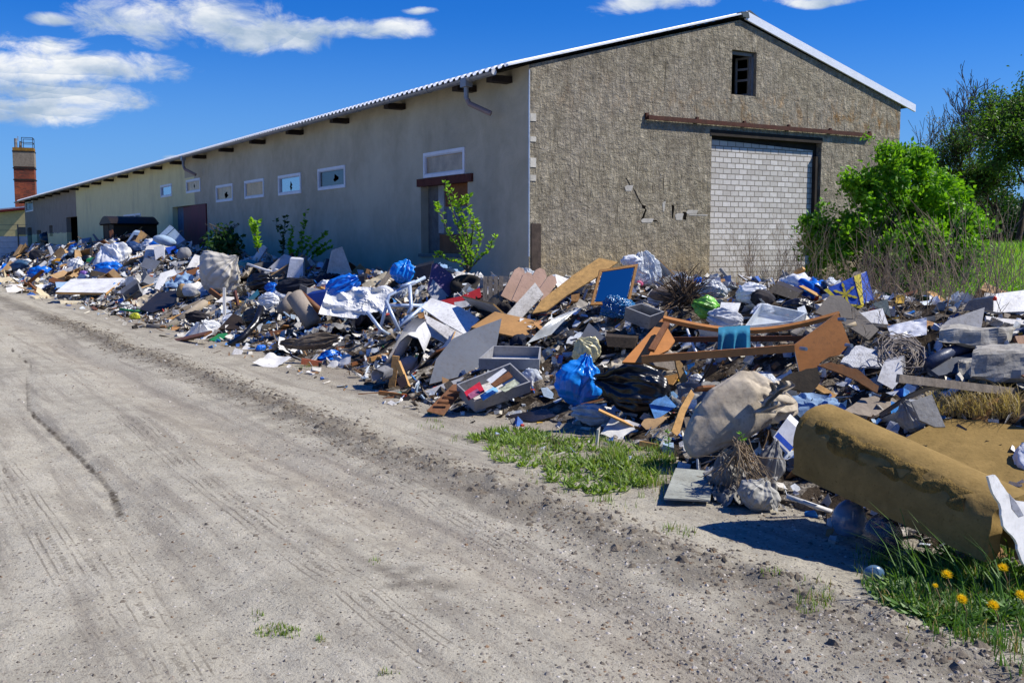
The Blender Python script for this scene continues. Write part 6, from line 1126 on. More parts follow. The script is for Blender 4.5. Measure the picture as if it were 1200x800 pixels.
def m_rag(seed):
    def fn(u, v):
        x, y = (u - .5), (v - .5); r_ = 1 - 2 * abs(N3(u * 3.2 + seed, v * 3.2)); r2 = 1 - 2 * abs(N3(u * 7 + seed, v * 6, 3))
        return Vector((x * .9 + .14 * N3(v * 3, u * 3, seed), y * .7 + .14 * N3(u * 3, v * 3, seed + 5), .16 * r_ + .07 * r2 - .9 * (x * x + y * y) * .3))
    mb = MB(); mb.grid(fn, 22, 18); return mb
def m_paper(seed):
    r = random.Random(seed); a, b = r.uniform(.16, .26), r.uniform(.12, .2); c = r.uniform(-1, 1); d = r.uniform(-1, 1); f = r.uniform(.3, .7)
    def fn(u, v):
        x, y = (u - .5), (v - .5); z = c * .35 * max(0, u - f) + d * .2 * max(0, v - .5) + .05 * N3(u * 4 + seed, v * 4); return Vector((x * 2 * a, y * 2 * b, z * .6 + .03))
    mb = MB(); mb.grid(fn, 7, 6); return mb
def m_carton(seed):
    r = random.Random(seed); a, b, c = r.uniform(.2, .3), r.uniform(.15, .24), r.uniform(.15, .3); k = r.uniform(-.08, .08); mb = MB(); t = .006
    for (p, q, off) in (((-a, -b), (a, -b), (0, t, 0)), ((a, -b), (a, b), (-t, 0, 0)), ((a, b), (-a, b), (0, -t, 0)), ((-a, b), (-a, -b), (t, 0, 0))): mb.prism([(p[0], p[1], 0), (q[0], q[1], 0), (q[0] + k, q[1], c), (p[0] + k, p[1], c)], off)
    mb.prism([(-a, -b, .001), (a, -b, .001), (a, b, .001), (-a, b, .001)], (0, 0, t)); g = r.uniform(.1, .16)
    mb.prism([(-a + k, -b, c), (a + k, -b, c), (a + k, -b - g, c + g * .4), (-a + k, -b - g, c + g * .4)], (0, 0, t)); mb.prism([(-a + k, b, c), (a + k, b, c), (a + k, b + g, c + g * .8), (-a + k, b + g, c + g * .8)], (0, 0, t)); return mb
def m_bottle(seed):
    mb = MB(); pr_ = [(0, 0), (.032, .002), (.034, .01), (.034, .05), (.031, .06), (.034, .07), (.034, .17), (.028, .2), (.013, .235), (.012, .25), (.015, .252), (.015, .27), (0, .271)]
    mb.grid(lambda u, v: Vector((pr_[min(12, round(v * 12))][0] * math.cos(u * 6.2832), pr_[min(12, round(v * 12))][0] * math.sin(u * 6.2832) * (.8 if seed % 2 else 1), pr_[min(12, round(v * 12))][1])), 12, 12)
    mb.v = [(y, z - .13, x + .03) for x, y, z in [tuple(v) for v in mb.v]]; return mb
def m_bucket(seed):
    mb = MB(); f = lambda r0, r1: (lambda u, v: Vector(((r0 + (r1 - r0) * v) * math.cos(u * 6.2832), (r0 + (r1 - r0) * v) * math.sin(u * 6.2832), .26 * v)))
    mb.grid(f(.11, .14), 20, 4); mb.grid(lambda u, v: f(.107, .137)(1 - u, v), 20, 4); mb.grid(lambda u, v: Vector((.11 * v * math.cos(u * 6.2832), .11 * v * math.sin(u * 6.2832), .004)), 20, 2); mb.tube([Vector((.142 * math.cos(a / 18 * 6.2832), .142 * math.sin(a / 18 * 6.2832), .258)) for a in range(19)], .006, 5)
    mb.tube([Vector((.143 * math.cos(a / 10 * 3.1416), .06 + .1 * math.sin(a / 10 * 3.14), .25 - .06 * math.sin(a / 10 * 3.14))) for a in range(11)], .003, 4); return mb
def m_brick(seed):
    r = random.Random(seed); mb = MB(); L = r.uniform(.06, .125); j = lambda v: v * r.uniform(.85, 1.05)
    mb.prism([(-L, -.055, 0), (j(L), j(-.055), 0), (j(L * .8), j(.055), 0), (-L, .055, 0)], (r.uniform(-.01, .01), 0, .06)); return mb
def m_pipe(seed):
    r = random.Random(seed); L = r.uniform(.4, .8); b = r.uniform(-.25, .25); mb = MB(); mb.tube([(-L, 0, .03), (-L * .3, b * .3, .05), (L * .3, b * .6, .06), (L, b * 1.6, .03)], r.uniform(.015, .04), 8); return mb
def m_foam(seed):
    vs, fs = blob(3, .26, .18, .08, .10, 1.6, seed, .8); mb = MB(); mb.add(vs, fs); return mb
ZONES = [('around the bed frame', lambda s: s < -6.2), ('before the warehouse corner', lambda s: -6.2 <= s < 5), ('along the long wall', lambda s: s >= 5)]
# kind, builder, colours (word, material), weights, scale, smooth, tilt
KINDS = [
 ('board_scrap', 'broken board', m_board, 5, [('white', WHT, 5), ('pale grey', M('pale_grey_board', '#b0b1b3', .6, .15, .5, 5, .08), 5), ('brown', BRN, 1.5), ('dark grey', M('dark_scrap_board', '#3a3a3c', .6, .2, .4), 1.5), ('tan', TAN, 2), ('reddish brown', M('mahogany_scrap', '#5e2f20', .6, .2, .3), 1.5)], 270, 1.0, False, .5),
 ('plank_scrap', 'wooden batten', m_plank, 4, [('brown', BRN, 3), ('pale pine', TANL, 3), ('weathered grey', WOODG, 3)], 130, 1.0, False, .4),
 ('plastic_bag_scrap', 'crumpled plastic bag', m_bag, 6, [('white', WFILM, 5), ('black', BFILM, 2.5), ('blue', BLUF, 1.6), ('clear', CLR, 3)], 210, .8, True, .4),
 ('rag_scrap', 'crumpled rag', m_rag, 6, [('grey', GRYC, 4), ('beige', BEIGE, 4), ('navy blue', M('navy_cloth', '#1d2d4a'), 1.2), ('charcoal', M('charcoal_cloth', '#26262a', .95, .3, .3), 1.8), ('off white', M('off_white_cloth', '#c9c5bc', .95, .12, .5), 4), ('pale blue', M('pale_blue_cloth', '#7f9cbc', .9, .2, .3), 2)], 230, .8, True, .3),
 ('paper_scrap', 'bent sheet of paper', m_paper, 6, [('white', M('white_paper', '#d8d6d0', .8, .1, .25, 8, .1), 6), ('cream', M('cream_paper', '#c4b79a', .85, .15, .3), 3), ('pale blue', M('blue_paper', '#8fb0d4', .7, .2), 1.2)], 290, 1.3, True, .6),
 ('carton_scrap', 'opened carton', m_carton, 4, [('brown', CARD, 5), ('white', WHT, 2), ('grey', M('grey_carton', '#84868a', .8, .2, .3), 2)], 70, .95, False, .8),
 ('bottle_scrap', 'plastic bottle', m_bottle, 2, [('clear', CLR, 3), ('blue', film('blue_bottle', '#3f78b0', .2, .8, 6, .2), 2), ('white', M('white_plastic', '#c9ccd2'), 3)], 80, 1.0, True, 1.2),
 ('bucket_scrap', 'plastic bucket', m_bucket, 1, [('white', M('white_plastic', '#c9ccd2'), 3), ('black', BLK, 2)], 22, 1.0, True, 1.3),
 ('brick_scrap', 'brick fragment', m_brick, 4, [('red', M('red_brick_scrap', '#a0583c', .9, .25, .35, 10), 3), ('grey concrete', M('rough_concrete', '#8b8880'), 3)], 90, 1.0, False, .5),
 ('pipe_scrap', 'bent pipe', m_pipe, 4, [('grey', M('grey_pipe', '#85888c', .5), 2), ('black', BLK, 2), ('white', WHT2, 2)], 50, 1.0, True, .4),
 ('foam_scrap', 'foam lump', m_foam, 4, [('pale', M('pale_foam', '#c2b795', .95, .15, .3), 3), ('white', M('white_foam', '#dcdcd8', .9, .1, .2), 3), ('grey', M('grey_foam', '#77797c', .95), 2)], 70, 1.0, True, .5)]
PROTO = {}; CREST = [(-300, 285), (0, 283), (60, 272), (130, 264), (215, 260), (260, 272), (300, 287), (400, 292), (450, 304), (560, 312), (640, 306), (700, 303), (770, 305), (800, 328), (870, 334), (960, 328), (1040, 350), (1100, 362), (1200, 345), (1500, 345)]
def clear_of_heroes(px, py, D, m):
    for x0, x1, y0, y1, Dm in BOX:
        if x0 - m < px < x1 + m and y0 - m * .6 < py < y1 + m * .6 and D < Dm + .4: return False
    return True
PASS = [(K_, 1.0, 0) for K_ in KINDS] + [(K_, .5, 1) for K_ in KINDS if K_[0] not in ('bucket_scrap', 'carton_scrap', 'bottle_scrap', 'brick_scrap')]
for (kind, words_, fn, nv, cols, total, scl, smooth, tilt), shrink_, small_ in PASS:
    n = 0; tr = 0
    if small_: total = int(min(total * .4, 299 - total) if total < 299 else 0)
    while n < total and tr < total * 60:
        tr += 1; s = -16 + (66 * R.random() ** 1.75 if not small_ else 14 * R.random())
        q = R.uniform(-4.0, 7.0) if s < -2 else R.uniform(1.0, 7.0); p = l2w(-q, s); D = p.y
        if D < 5.2 or abs(p.x) > D * .54: continue
        z = heap_z(p.x, p.y); onheap = z > .03
        if kind in ('board_scrap', 'carton_scrap') and z < .16: continue
        if not onheap:
            if kind in ('brick_scrap', 'paper_scrap', 'plank_scrap', 'bottle_scrap') and q < (6.9 if s > -7 else 6.1) and q > 5 and R.random() < .35: z = ground_z(p.x, p.y)
            else: continue
        p.z = z; px, py, _ = proj(p); k = scl * R.uniform(.55, 1.15) * (1 + min(.35, max(0, D - 14) * .009))
        if D < 12: k *= .78
        k *= shrink_
        cr_ = next((y0 + (y1 - y0) * (px - x0) / (x1 - x0) for (x0, y0), (x1, y1) in zip(CREST, CREST[1:]) if x0 <= px <= x1), 300)
        if py - .22 * k * F / D < cr_ - 3: continue
        if not clear_of_heroes(px, py - 3, D, .22 * k * F / D): continue
        cw = R.choices(cols, [c[2] for c in cols])[0]; zi = [i for i, zf_ in enumerate(ZONES) if zf_[1](s)][0]; sd_ = R.randrange(nv); key = (kind, cw[0], sd_)
        if key not in PROTO:
            mbk = fn(sd_ * 13 + 3 + len(kind)); PROTO[key] = mbk.mesh(kind, [cw[1], CHIP if kind == 'board_scrap' and cw[0] in ('white', 'pale grey', 'dark grey', 'reddish brown') else cw[1]], smooth)
        o = bpy.data.objects.new(kind, PROTO[key]); COL.objects.link(o); e = .15
        nrm = Vector((-(heap_z(p.x + e, p.y) - heap_z(p.x - e, p.y)) / (2 * e), -(heap_z(p.x, p.y + e) - heap_z(p.x, p.y - e)) / (2 * e), 1)) if onheap else Vector((0, 0, 1))
        nrm = (nrm + Vector((R.gauss(0, tilt), R.gauss(0, tilt), 0))).normalized(); rot = nrm.to_track_quat('Z', 'Y') @ Euler((0, 0, R.uniform(0, 6.28))).to_quaternion()
        o.rotation_euler = rot.to_euler(); o.location = p + Vector((0, 0, .03 if kind in ('board_scrap', 'plank_scrap') else -.02 * k + .02)); o.scale = (k, k, k * R.uniform(.8, 1.2))
        tag(o, 'small %s %s scrap in the heap %s' % (cw[0], words_, ZONES[zi][0]), words_.split()[-1], '%s %ss %s' % (cw[0], words_, ZONES[zi][0])); n += 1
# ================================================================ plants
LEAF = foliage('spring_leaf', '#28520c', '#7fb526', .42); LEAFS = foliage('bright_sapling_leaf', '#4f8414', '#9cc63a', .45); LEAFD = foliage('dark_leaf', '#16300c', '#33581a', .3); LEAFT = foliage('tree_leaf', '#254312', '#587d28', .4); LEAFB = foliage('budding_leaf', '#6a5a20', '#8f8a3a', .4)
GRS = foliage('grass_blade', '#2b4a16', '#86a23c', .35); GRST = foliage('tall_meadow_grass', '#3f7a16', '#8cba3a', .45); STRAW = foliage('straw_blade', '#7c6a44', '#b8a676', .3); BARK = M('tree_bark', '#4a3f33', .95, .3, .3, 6); BARKG = M('grey_twig_bark', '#5d564c', .95, .3, .2, 6)
def leaf(mb, p, d, L, w, mi=0, up=None):
    d = d.normalized(); s = d.cross(up or Vector((R.gauss(0, 1), R.gauss(0, 1), R.gauss(0, 1) + .3)))
    if s.length < 1e-3: s = d.orthogonal()
    s = s.normalized() * w; n = d.cross(s).normalized() * L * .12
    mb.add([p, p + d * L * .45 + s - n * -1, p + d * L, p + d * L * .45 - s + n], [(0, 1, 2), (0, 2, 3)], mi)
def blade(mb, p, h, w, lean, a, mi=0):
    dx, dy = math.cos(a), math.sin(a); sx_, sy_ = -dy * w, dx * w; v = []
    for t in (0, .35, .7, 1): b = lean * t * t; z = h * (t - .25 * min(1, lean / max(h, .01)) * t * t); k = 1 - t ** 2; v += [(p[0] + dx * b - sx_ * k, p[1] + dy * b - sy_ * k, p[2] + z), (p[0] + dx * b + sx_ * k, p[1] + dy * b + sy_ * k, p[2] + z)]
    mb.add(v[:7], [(0, 1, 3, 2), (2, 3, 5, 4), (4, 5, 6)], mi)
def grass_patch(mb, cx, cy, rx, ry, n, h, w=.0022, straw=.15, pix=True):
    for _ in range(n):
        r = math.sqrt(R.random()); a = R.uniform(0, 6.2832); px, py = cx + rx * r * math.cos(a), cy + ry * r * math.sin(a); g = ground_at(px, py)
        if N3(g.x * 4.5, g.y * 4.5, 4) < .10 and R.random() < .9: continue
        hh_ = h * R.uniform(.3, 1.0) * (1.15 - .6 * r); blade(mb, (g.x, g.y, surf_z(g.x, g.y) - .005), hh_, w * R.uniform(.7, 1.3), hh_ * R.uniform(.1, .8), R.uniform(0, 6.28), 1 if R.random() < straw else 0)
mb = MB()
for a in ((650, 530, 84, 22, 2300, .15), (740, 548, 54, 26, 1500, .18), (690, 555, 76, 28, 1000, .09), (590, 514, 50, 12, 800, .12), (720, 590, 30, 12, 330, .12), (505, 497, 17, 6, 260, .10), (545, 515, 20, 6, 160, .08), (776, 560, 22, 30, 500, .2), (800, 622, 26, 10, 140, .09), (770, 575, 30, 10, 160, .12), (440, 475, 40, 8, 40, .06),
          (320, 738, 24, 8, 170, .05), (342, 744, 14, 5, 150, .055), (298, 722, 12, 6, 90, .06), (376, 752, 6, 3, 40, .05), (455, 798, 14, 4, 40, .05), (410, 780, 8, 3, 24, .04), (440, 660, 8, 4, 20, .05),
          (950, 706, 28, 18, 200, .12), (905, 690, 16, 8, 60, .08), (1020, 660, 20, 30, 120, .14), (358, 430, 14, 3, 120, .10), (345, 408, 10, 4, 60, .1), (560, 358, 14, 5, 260, .18), (120, 345, 30, 3, 60, .1), (15, 322, 16, 3, 200, .2)): grass_patch(mb, *a)
for _ in range(800):
    cx, cy, rx, ry = R.choice(((650, 532, 80, 20), (740, 548, 50, 22), (600, 514, 50, 10), (700, 560, 60, 20), (1120, 690, 90, 44))); a = R.uniform(0, 6.28); r_ = math.sqrt(R.random()); g_ = ground_at(cx + rx * r_ * math.cos(a), cy + ry * r_ * math.sin(a)); z_ = surf_z(g_.x, g_.y)
    for k in range(R.randint(3, 6)): a = R.uniform(0, 6.28); leaf(mb, Vector((g_.x, g_.y, z_ + .005)), Vector((math.cos(a), math.sin(a), R.uniform(.3, 1.1))), R.uniform(.04, .09), R.uniform(.007, .014), 0, Vector((0, 0, 1)))
tag(mb.build('short_grass', [GRS, STRAW], local=True), 'short green grass tufts growing in the dirt beside the track', 'grass', None, 'stuff')
mb = MB()
for a in ((1135, 690, 88, 46, 4200, .20), (1060, 680, 50, 44, 1100, .17), (1150, 740, 70, 26, 800, .16), (1190, 770, 30, 40, 500, .18), (1110, 755, 60, 18, 240, .10)): grass_patch(mb, *a, w=.0026)
for _ in range(80):
    g = ground_at(R.uniform(1040, 1200), R.uniform(660, 720)); blade(mb, (g.x, g.y, 0), R.uniform(.25, .42), .0035, R.uniform(.15, .4), R.uniform(1.5, 4.5), 0)
for _ in range(420):
    a = R.uniform(0, 6.28); r_ = math.sqrt(R.random()); g_ = ground_at(1125 + 82 * r_ * math.cos(a), 695 + 42 * r_ * math.sin(a)); z_ = surf_z(g_.x, g_.y)
    for k in range(R.randint(4, 8)):
        a = R.uniform(0, 6.28); d = Vector((math.cos(a), math.sin(a), R.uniform(.25, .9))); L = R.uniform(.07, .15); p0 = Vector((g_.x, g_.y, z_ + .005))
        for j in range(3): leaf(mb, p0 + d * L * j / 3 - Vector((0, 0, .012 * j * j)), d + Vector((0, 0, -.22 * j)), L * .45, R.uniform(.009, .016), 0, Vector((0, 0, 1)))
tag(mb.build('lush_grass', [foliage('lush_grass_blade', '#1c3a12', '#5d8630', .3), STRAW], local=True), 'lush grass with long arching blades around the dandelions', 'grass', None, 'stuff')
# dandelions
PET = foliage('dandelion_petal', '#f2c200', '#ffe22a', .2, .6); DLF = foliage('dandelion_leaf', '#2c5518', '#4f7f2c', .3)
def dandelion(px, py, label, r=.02, face=(0, -.5, .8)):
    D = ground_at(px, py + 38).y; c = at(px, py, D); g0 = Vector((c.x + .03, c.y + .02, 0)); t = empty('dandelion', g0, label, 'dandelion', 'dandelions in the grass by the foam roll')
    mb = MB(); mid_ = g0.lerp(c, .6) + Vector((.015, 0, 0)); mb.tube([g0, mid_, c], .0022, 6); mb.build('stem', M('dandelion_stem', '#8a6a4a', .6), t, smooth=True)
    mb = MB(); f = Vector(face).normalized(); q = f.to_track_quat('Z', 'Y')
    for ring, (n, L, el_) in enumerate(((26, r * 1.0, .15), (22, r * .9, .5), (16, r * .7, .9), (9, r * .45, 1.3))):
        for k in range(n):
            a = 6.2832 * k / n + ring * .2 + R.gauss(0, .05); d = q @ Vector((math.cos(a) * math.cos(el_), math.sin(a) * math.cos(el_), math.sin(el_))); leaf(mb, c, d, L * R.uniform(.85, 1.1), r * .11, 0, q @ Vector((0, 0, 1)))
    mb.build('flower_head', PET, t)
    mb = MB()
    for k in range(7):
        a = 6.2832 * k / 7 + R.random(); d = Vector((math.cos(a), math.sin(a), .55)); L = R.uniform(.08, .15)
        for j in range(4): p0 = g0 + d * L * j / 4 - Vector((0, 0, .02 * j * j / 4)); leaf(mb, p0, d + Vector((0, 0, -.2 * j)), L * .36, .009 + .004 * (j % 2), 0, Vector((0, 0, 1)))
    mb.build('leaf_rosette', DLF, t)
for px, py, l_ in ((1109, 673, 'topmost left yellow dandelion beside the shaded end of the foam roll'), (1096, 686, 'small half open dandelion at the left edge of the lush grass'), (1127, 702, 'yellow dandelion flower in the middle of the lush grass'), (1164, 709, 'lowest yellow dandelion in the lush grass'), (1175, 665, 'highest yellow dandelion under the jagged white panel'), (1196, 697, 'yellow dandelion cut by the right edge of the photo')):
    dandelion(px, py, l_, .016 if 'small' in l_ else .030)
# branching trees
def branch(mb, tips, p, d, L, r, lev, spread, nchild, upb=.1, seg=4, minr=.003, shrink=.68):
    pts = [p.copy()]; rr = [r]; dirs = []
    for k in range(seg): d = (d + Vector((R.gauss(0, .13), R.gauss(0, .13), R.gauss(0, .1) + upb * .3))).normalized(); p = p + d * L / seg; pts.append(p.copy()); rr.append(max(minr, r * (1 - .45 * (k + 1) / seg))); dirs.append(d)
    mb.tube(pts, rr, 6 if lev > 2 else (4 if lev > 0 else 3), cap=False)
    if lev == 0: tips += [(q, dirs[min(i, seg - 1)]) for i, q in enumerate(pts[1:])]; return
    if lev == 1: tips += [(q, dirs[min(i, seg - 1)]) for i, q in enumerate(pts[2:])]
    for c in range(nchild):
        t = R.uniform(.35, 1.0) if c else 1.0; i = min(seg, max(1, round(t * seg))); ax = d.orthogonal().normalized(); ax.rotate(Matrix.Rotation(R.uniform(0, 6.28), 3, d)); nd_ = (dirs[i - 1] + ax * math.tan(spread * R.uniform(.6, 1.2))).normalized(); nd_ = (nd_ + Vector((0, 0, upb))).normalized()
        branch(mb, tips, pts[i], nd_, L * shrink * R.uniform(.75, 1.15), rr[i] * .72, lev - 1, spread, nchild, upb, seg, minr, shrink)
def tree(name, label, cat, base, H, lev, spread, nch, leafmat, nleaf, ls, seed, bark=BARK, upb=.12, group=None, rad_=None, lean=(0, 0), shrink=.68, first=.42):
    global R
    Rs = R; R = random.Random(seed); t = empty(name, base, label, cat, group); mb = MB(); tips = []
    branch(mb, tips, Vector((0, 0, -.1)), Vector((lean[0], lean[1], 1)).normalized(), H * first, rad_ or H * .018, lev, spread, nch, upb, shrink=shrink, minr=max(.002, H * .0016))
    mb.build('trunk', bark, t, smooth=True, local=True)
    if nleaf:
        mb = MB()
        for _ in range(nleaf):
            p, d = R.choice(tips); q = p + Vector((R.gauss(0, ls * 1.6), R.gauss(0, ls * 1.6), R.gauss(0, ls * 1.4))); leaf(mb, q, Vector((R.gauss(0, 1), R.gauss(0, 1), R.gauss(0, .7))), ls * R.uniform(.7, 1.3), ls * .3)
        mb.build('crown', leafmat, t, local=True)
    R = Rs; return t
def gpos(px, D): p = at(px, 286, D); return Vector((p.x, p.y, surf_z(p.x, p.y) if D < 45 else bank(p.x, p.y)))
# the big green shrub in front of the gable's right corner
shb = gpos(1045, 20.5); shr = empty('leafy_shrub', shb, 'big bright green leafy shrub growing before the right corner of the gable wall', 'shrub')
mbw = MB(); mbl = MB(); Rk = R; R = random.Random(5)
SH = [(1040, 262, 62), (1000, 265, 46), (975, 282, 36), (1085, 255, 52), (1110, 275, 44), (1030, 225, 40), (1060, 212, 38), (1090, 225, 30), (1010, 240, 30), (1125, 262, 26), (1050, 300, 60), (985, 300, 34), (1110, 305, 40), (1070, 190, 20), (1046, 180, 12), (1000, 222, 16), (958, 262, 15), (1140, 258, 12)]
for k in range(64):
    cx, cy, r = R.choices(SH, [c[2] ** 1.5 for c in SH])[0]; a = R.uniform(0, 6.28); tpt = at(cx + r * .8 * math.cos(a) * R.random(), cy + r * .8 * math.sin(a) * R.random(), 20.5 + R.gauss(0, .55)) - shb; st_p = Vector((R.gauss(0, .25), R.gauss(0, .25), 0)); pts = [st_p.lerp(tpt, t) + Vector((R.gauss(0, .05), R.gauss(0, .05), .25 * math.sin(t * 3.14))) for t in (0, .25, .5, .75, 1)]
    mbw.tube(pts, [.022, .018, .013, .009, .004], 4, cap=False)
mbw.build('trunk', BARKG, shr, smooth=True, local=True)
clumps = []
for cx, cy, r in SH:
    for _ in range(int(r * 1.5)):
        while True:
            v = Vector((R.uniform(-1, 1), R.uniform(-1, 1), R.uniform(-1, 1)))
            if .25 < v.length < 1: break
        v *= (r / F * 20.5); clumps.append((at(cx, cy, 20.5) + v, R.uniform(.10, .24)))
for c, r in clumps:
    if N3(c.x * 1.6, c.z * 1.6, c.y) < -.22: continue
    d0 = Vector((R.gauss(0, .6), R.gauss(0, .6), R.random())).normalized()
    for _ in range(30):
        v = Vector((R.gauss(0, .5), R.gauss(0, .5), R.gauss(0, .42))) * r; leaf(mbl, c + v - shb, (d0 + Vector((R.gauss(0, .7), R.gauss(0, .7), R.gauss(0, .6)))), R.uniform(.08, .135), .034)
for (x0, y0, x1, y1, n) in ((1062, 215, 1012, 157, 40), (1075, 200, 1036, 168, 26), (1120, 262, 1146, 254, 24), (990, 250, 952, 258, 20), (1008, 235, 997, 210, 24), (960, 285, 934, 272, 24), (1085, 200, 1088, 178, 18)):
    a, b = at(x0, y0, 20.4) - shb, at(x1, y1, 20.2) - shb
    for k in range(n * 3): t = R.random(); leaf(mbl, a.lerp(b, t) + Vector((R.gauss(0, .06), R.gauss(0, .06), R.gauss(0, .06) + .12 * math.sin(t * 3.14))), Vector((R.gauss(0, 1), R.gauss(0, 1), R.gauss(0, 1))), R.uniform(.06, .10), .022)
mbl.build('crown', LEAF, shr, local=True); R = Rk
# trees beyond the meadow
tree('bare_tree', 'tall bare tree with a fan of fine twigs, standing alone against the sky', 'tree', gpos(1120, 62), 10.4, 6, .50, 3, LEAFB, 0, .1, 21, BARKG, .16, 'trees beyond the meadow', rad_=.17, shrink=.76, first=.30)
tree('bare_tree', 'thin bare tree right beside the gable roof corner', 'tree', gpos(1082, 66), 8.6, 5, .45, 3, LEAFB, 500, .12, 8, BARKG, .16, 'trees beyond the meadow', rad_=.14, shrink=.74, first=.33)
tree('leafy_tree', 'tall green tree with brownish budding top at the right edge of the photo', 'tree', gpos(1192, 52), 9.8, 6, .5, 3, LEAFT, 13500, .17, 31, BARK, .14, 'trees beyond the meadow', shrink=.74, first=.30)
tree('leafy_tree', 'dark green tree left of the tall tree at the right edge', 'tree', gpos(1176, 56), 7.4, 5, .55, 4, LEAFT, 7000, .18, 12, BARK, .1, 'trees beyond the meadow', shrink=.74, first=.28)
tree('leafy_tree', 'yellowish budding tree partly behind the gable corner', 'tree', gpos(1066, 72), 9.0, 5, .45, 3, LEAFB, 2600, .15, 44, BARK, .14, 'trees beyond the meadow', shrink=.72, first=.32)
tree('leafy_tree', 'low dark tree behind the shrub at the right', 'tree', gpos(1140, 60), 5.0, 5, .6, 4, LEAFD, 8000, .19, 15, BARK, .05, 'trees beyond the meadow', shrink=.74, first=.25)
tree('leafy_tree', 'dense tree beyond the right edge of the photo', 'tree', gpos(1226, 50), 9.8, 5, .6, 4, LEAFT, 12000, .19, 17, BARK, .1, 'trees beyond the meadow', shrink=.74, first=.28)
tree('leafy_tree', 'ragged green tree standing left of the lone bare tree', 'tree', gpos(1092, 62), 5.6, 5, .5, 4, LEAFT, 5500, .15, 52, BARK, .12, 'trees beyond the meadow', shrink=.74, first=.28)
tree('bare_tree', 'slender bare tree rising above the shrub', 'tree', gpos(1088, 58), 8.4, 6, .45, 3, LEAFB, 1500, .10, 71, BARKG, .16, 'trees beyond the meadow', rad_=.12, shrink=.75, first=.30)
tree('leafy_tree', 'thin budding tree between the lone bare tree and the dark trees', 'tree', gpos(1144, 57), 8.6, 6, .45, 3, LEAFT, 3800, .12, 75, BARK, .15, 'trees beyond the meadow', rad_=.12, shrink=.75, first=.30)
tree('bare_tree', 'fine twigged bare tree behind the dark trees at the right', 'tree', gpos(1150, 70), 10.5, 6, .42, 3, LEAFB, 900, .12, 61, BARKG, .18, 'trees beyond the meadow', rad_=.16, shrink=.76, first=.30)
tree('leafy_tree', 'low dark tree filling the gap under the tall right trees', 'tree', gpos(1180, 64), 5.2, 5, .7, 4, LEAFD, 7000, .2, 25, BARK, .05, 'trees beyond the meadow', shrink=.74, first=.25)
mb = MB()                                              # dark understorey closing the wood's edge
for _ in range(32000):
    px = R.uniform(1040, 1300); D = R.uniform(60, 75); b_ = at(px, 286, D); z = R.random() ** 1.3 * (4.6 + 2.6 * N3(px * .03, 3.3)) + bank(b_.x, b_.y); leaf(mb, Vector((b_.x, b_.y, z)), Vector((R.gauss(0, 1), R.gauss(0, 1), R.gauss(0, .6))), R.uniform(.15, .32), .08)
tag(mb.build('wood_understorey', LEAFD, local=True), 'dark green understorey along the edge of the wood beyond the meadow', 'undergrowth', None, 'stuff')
mb = MB(); n = 0
while n < 26000:
    D = 12.5 + 30 * R.random() ** 1.3; px = R.uniform(1030, 1230); p = at(px, 286, D); w, s = w2l(p.x, p.y)
    if -1 < w < W_END + .6 and s > -.3: continue
    if bank(p.x, p.y) < .12: continue
    z = ground_z(p.x, p.y); hh_ = R.uniform(.25, .75) * (.7 + .5 * N3(p.x * .6, p.y * .6)); blade(mb, (p.x, p.y, z), hh_, .006 + D * .0003, hh_ * R.uniform(.1, .7), R.uniform(0, 6.28), 1 if R.random() < .10 else 0); n += 1
tag(mb.build('meadow_grass', [GRST, STRAW], local=True), 'tall bright green meadow grass on the bank right of the warehouse', 'grass', None, 'stuff')
mb = MB()
for _ in range(5200):
    px = R.uniform(1085, 1215); D = R.uniform(14.5, 18.5); p = at(px, 286, D); b_ = ground_z(p.x, p.y); z = b_ + R.random() * (.95 + .5 * N3(px * .05, 1.1)); leaf(mb, Vector((p.x, p.y, z)), Vector((R.gauss(0, 1), R.gauss(0, 1), R.gauss(0, 1))), R.uniform(.05, .1), .018)
tag(mb.build('green_undergrowth', LEAF, local=True), 'leafy green undergrowth at the foot of the bank behind the dead stalks', 'undergrowth', None, 'stuff')
# dead stalks and brambles
mb = MB()
def stalk(px, py, D, hpx, lean, r=.004, kids=3, base=None):
    p = base or Vector((at(px, py, D).x, at(px, py, D).y, 0)); p.z = surf_z(p.x, p.y) - .02; h = hpx * D / F; d = Vector((lean, R.gauss(0, .15), 1)).normalized(); pts = [p + d * h * t + Vector((R.gauss(0, .02), 0, -.15 * h * t * t * abs(lean))) for t in (0, .3, .6, 1)]; mb.tube(pts, [r, r * .85, r * .7, r * .4], 4, cap=False)
    for _ in range(kids): t = R.uniform(.3, .95); q = p + d * h * t; e = (d + Vector((R.gauss(0, .6), R.gauss(0, .6), .1))).normalized(); L = h * R.uniform(.15, .4); mb.tube([q, q + e * L * .5 + Vector((0, 0, .02)), q + e * L], [r * .6, r * .5, r * .3], 3, cap=False)
for _ in range(150): stalk(R.uniform(855, 990), 330, R.uniform(18, 22), R.uniform(35, 95), R.gauss(0, .3), .005, 4)
for _ in range(130): stalk(R.uniform(990, 1130), 350, R.uniform(13.5, 16.5), R.uniform(35, 90), R.gauss(0, .4), .005, 5)
for _ in range(55): stalk(R.uniform(1085, 1210), 380, R.uniform(11, 14), R.uniform(60, 150), R.gauss(-.15, .35), .005, 3)
for _ in range(26): stalk(R.uniform(1080, 1200), 460, R.uniform(8.5, 10.5), R.uniform(60, 130), R.gauss(.1, .45), .004, 4)
for _ in range(40): stalk(R.uniform(985, 1090), 430, R.uniform(9, 10.5), R.uniform(25, 60), R.gauss(.1, .8), .004, 5)
tag(mb.build('dead_stalks', DRY, local=True, smooth=True), 'thicket of pale dead weed stalks behind and among the right part of the heap', 'dead weeds', None, 'stuff')
mb = MB()
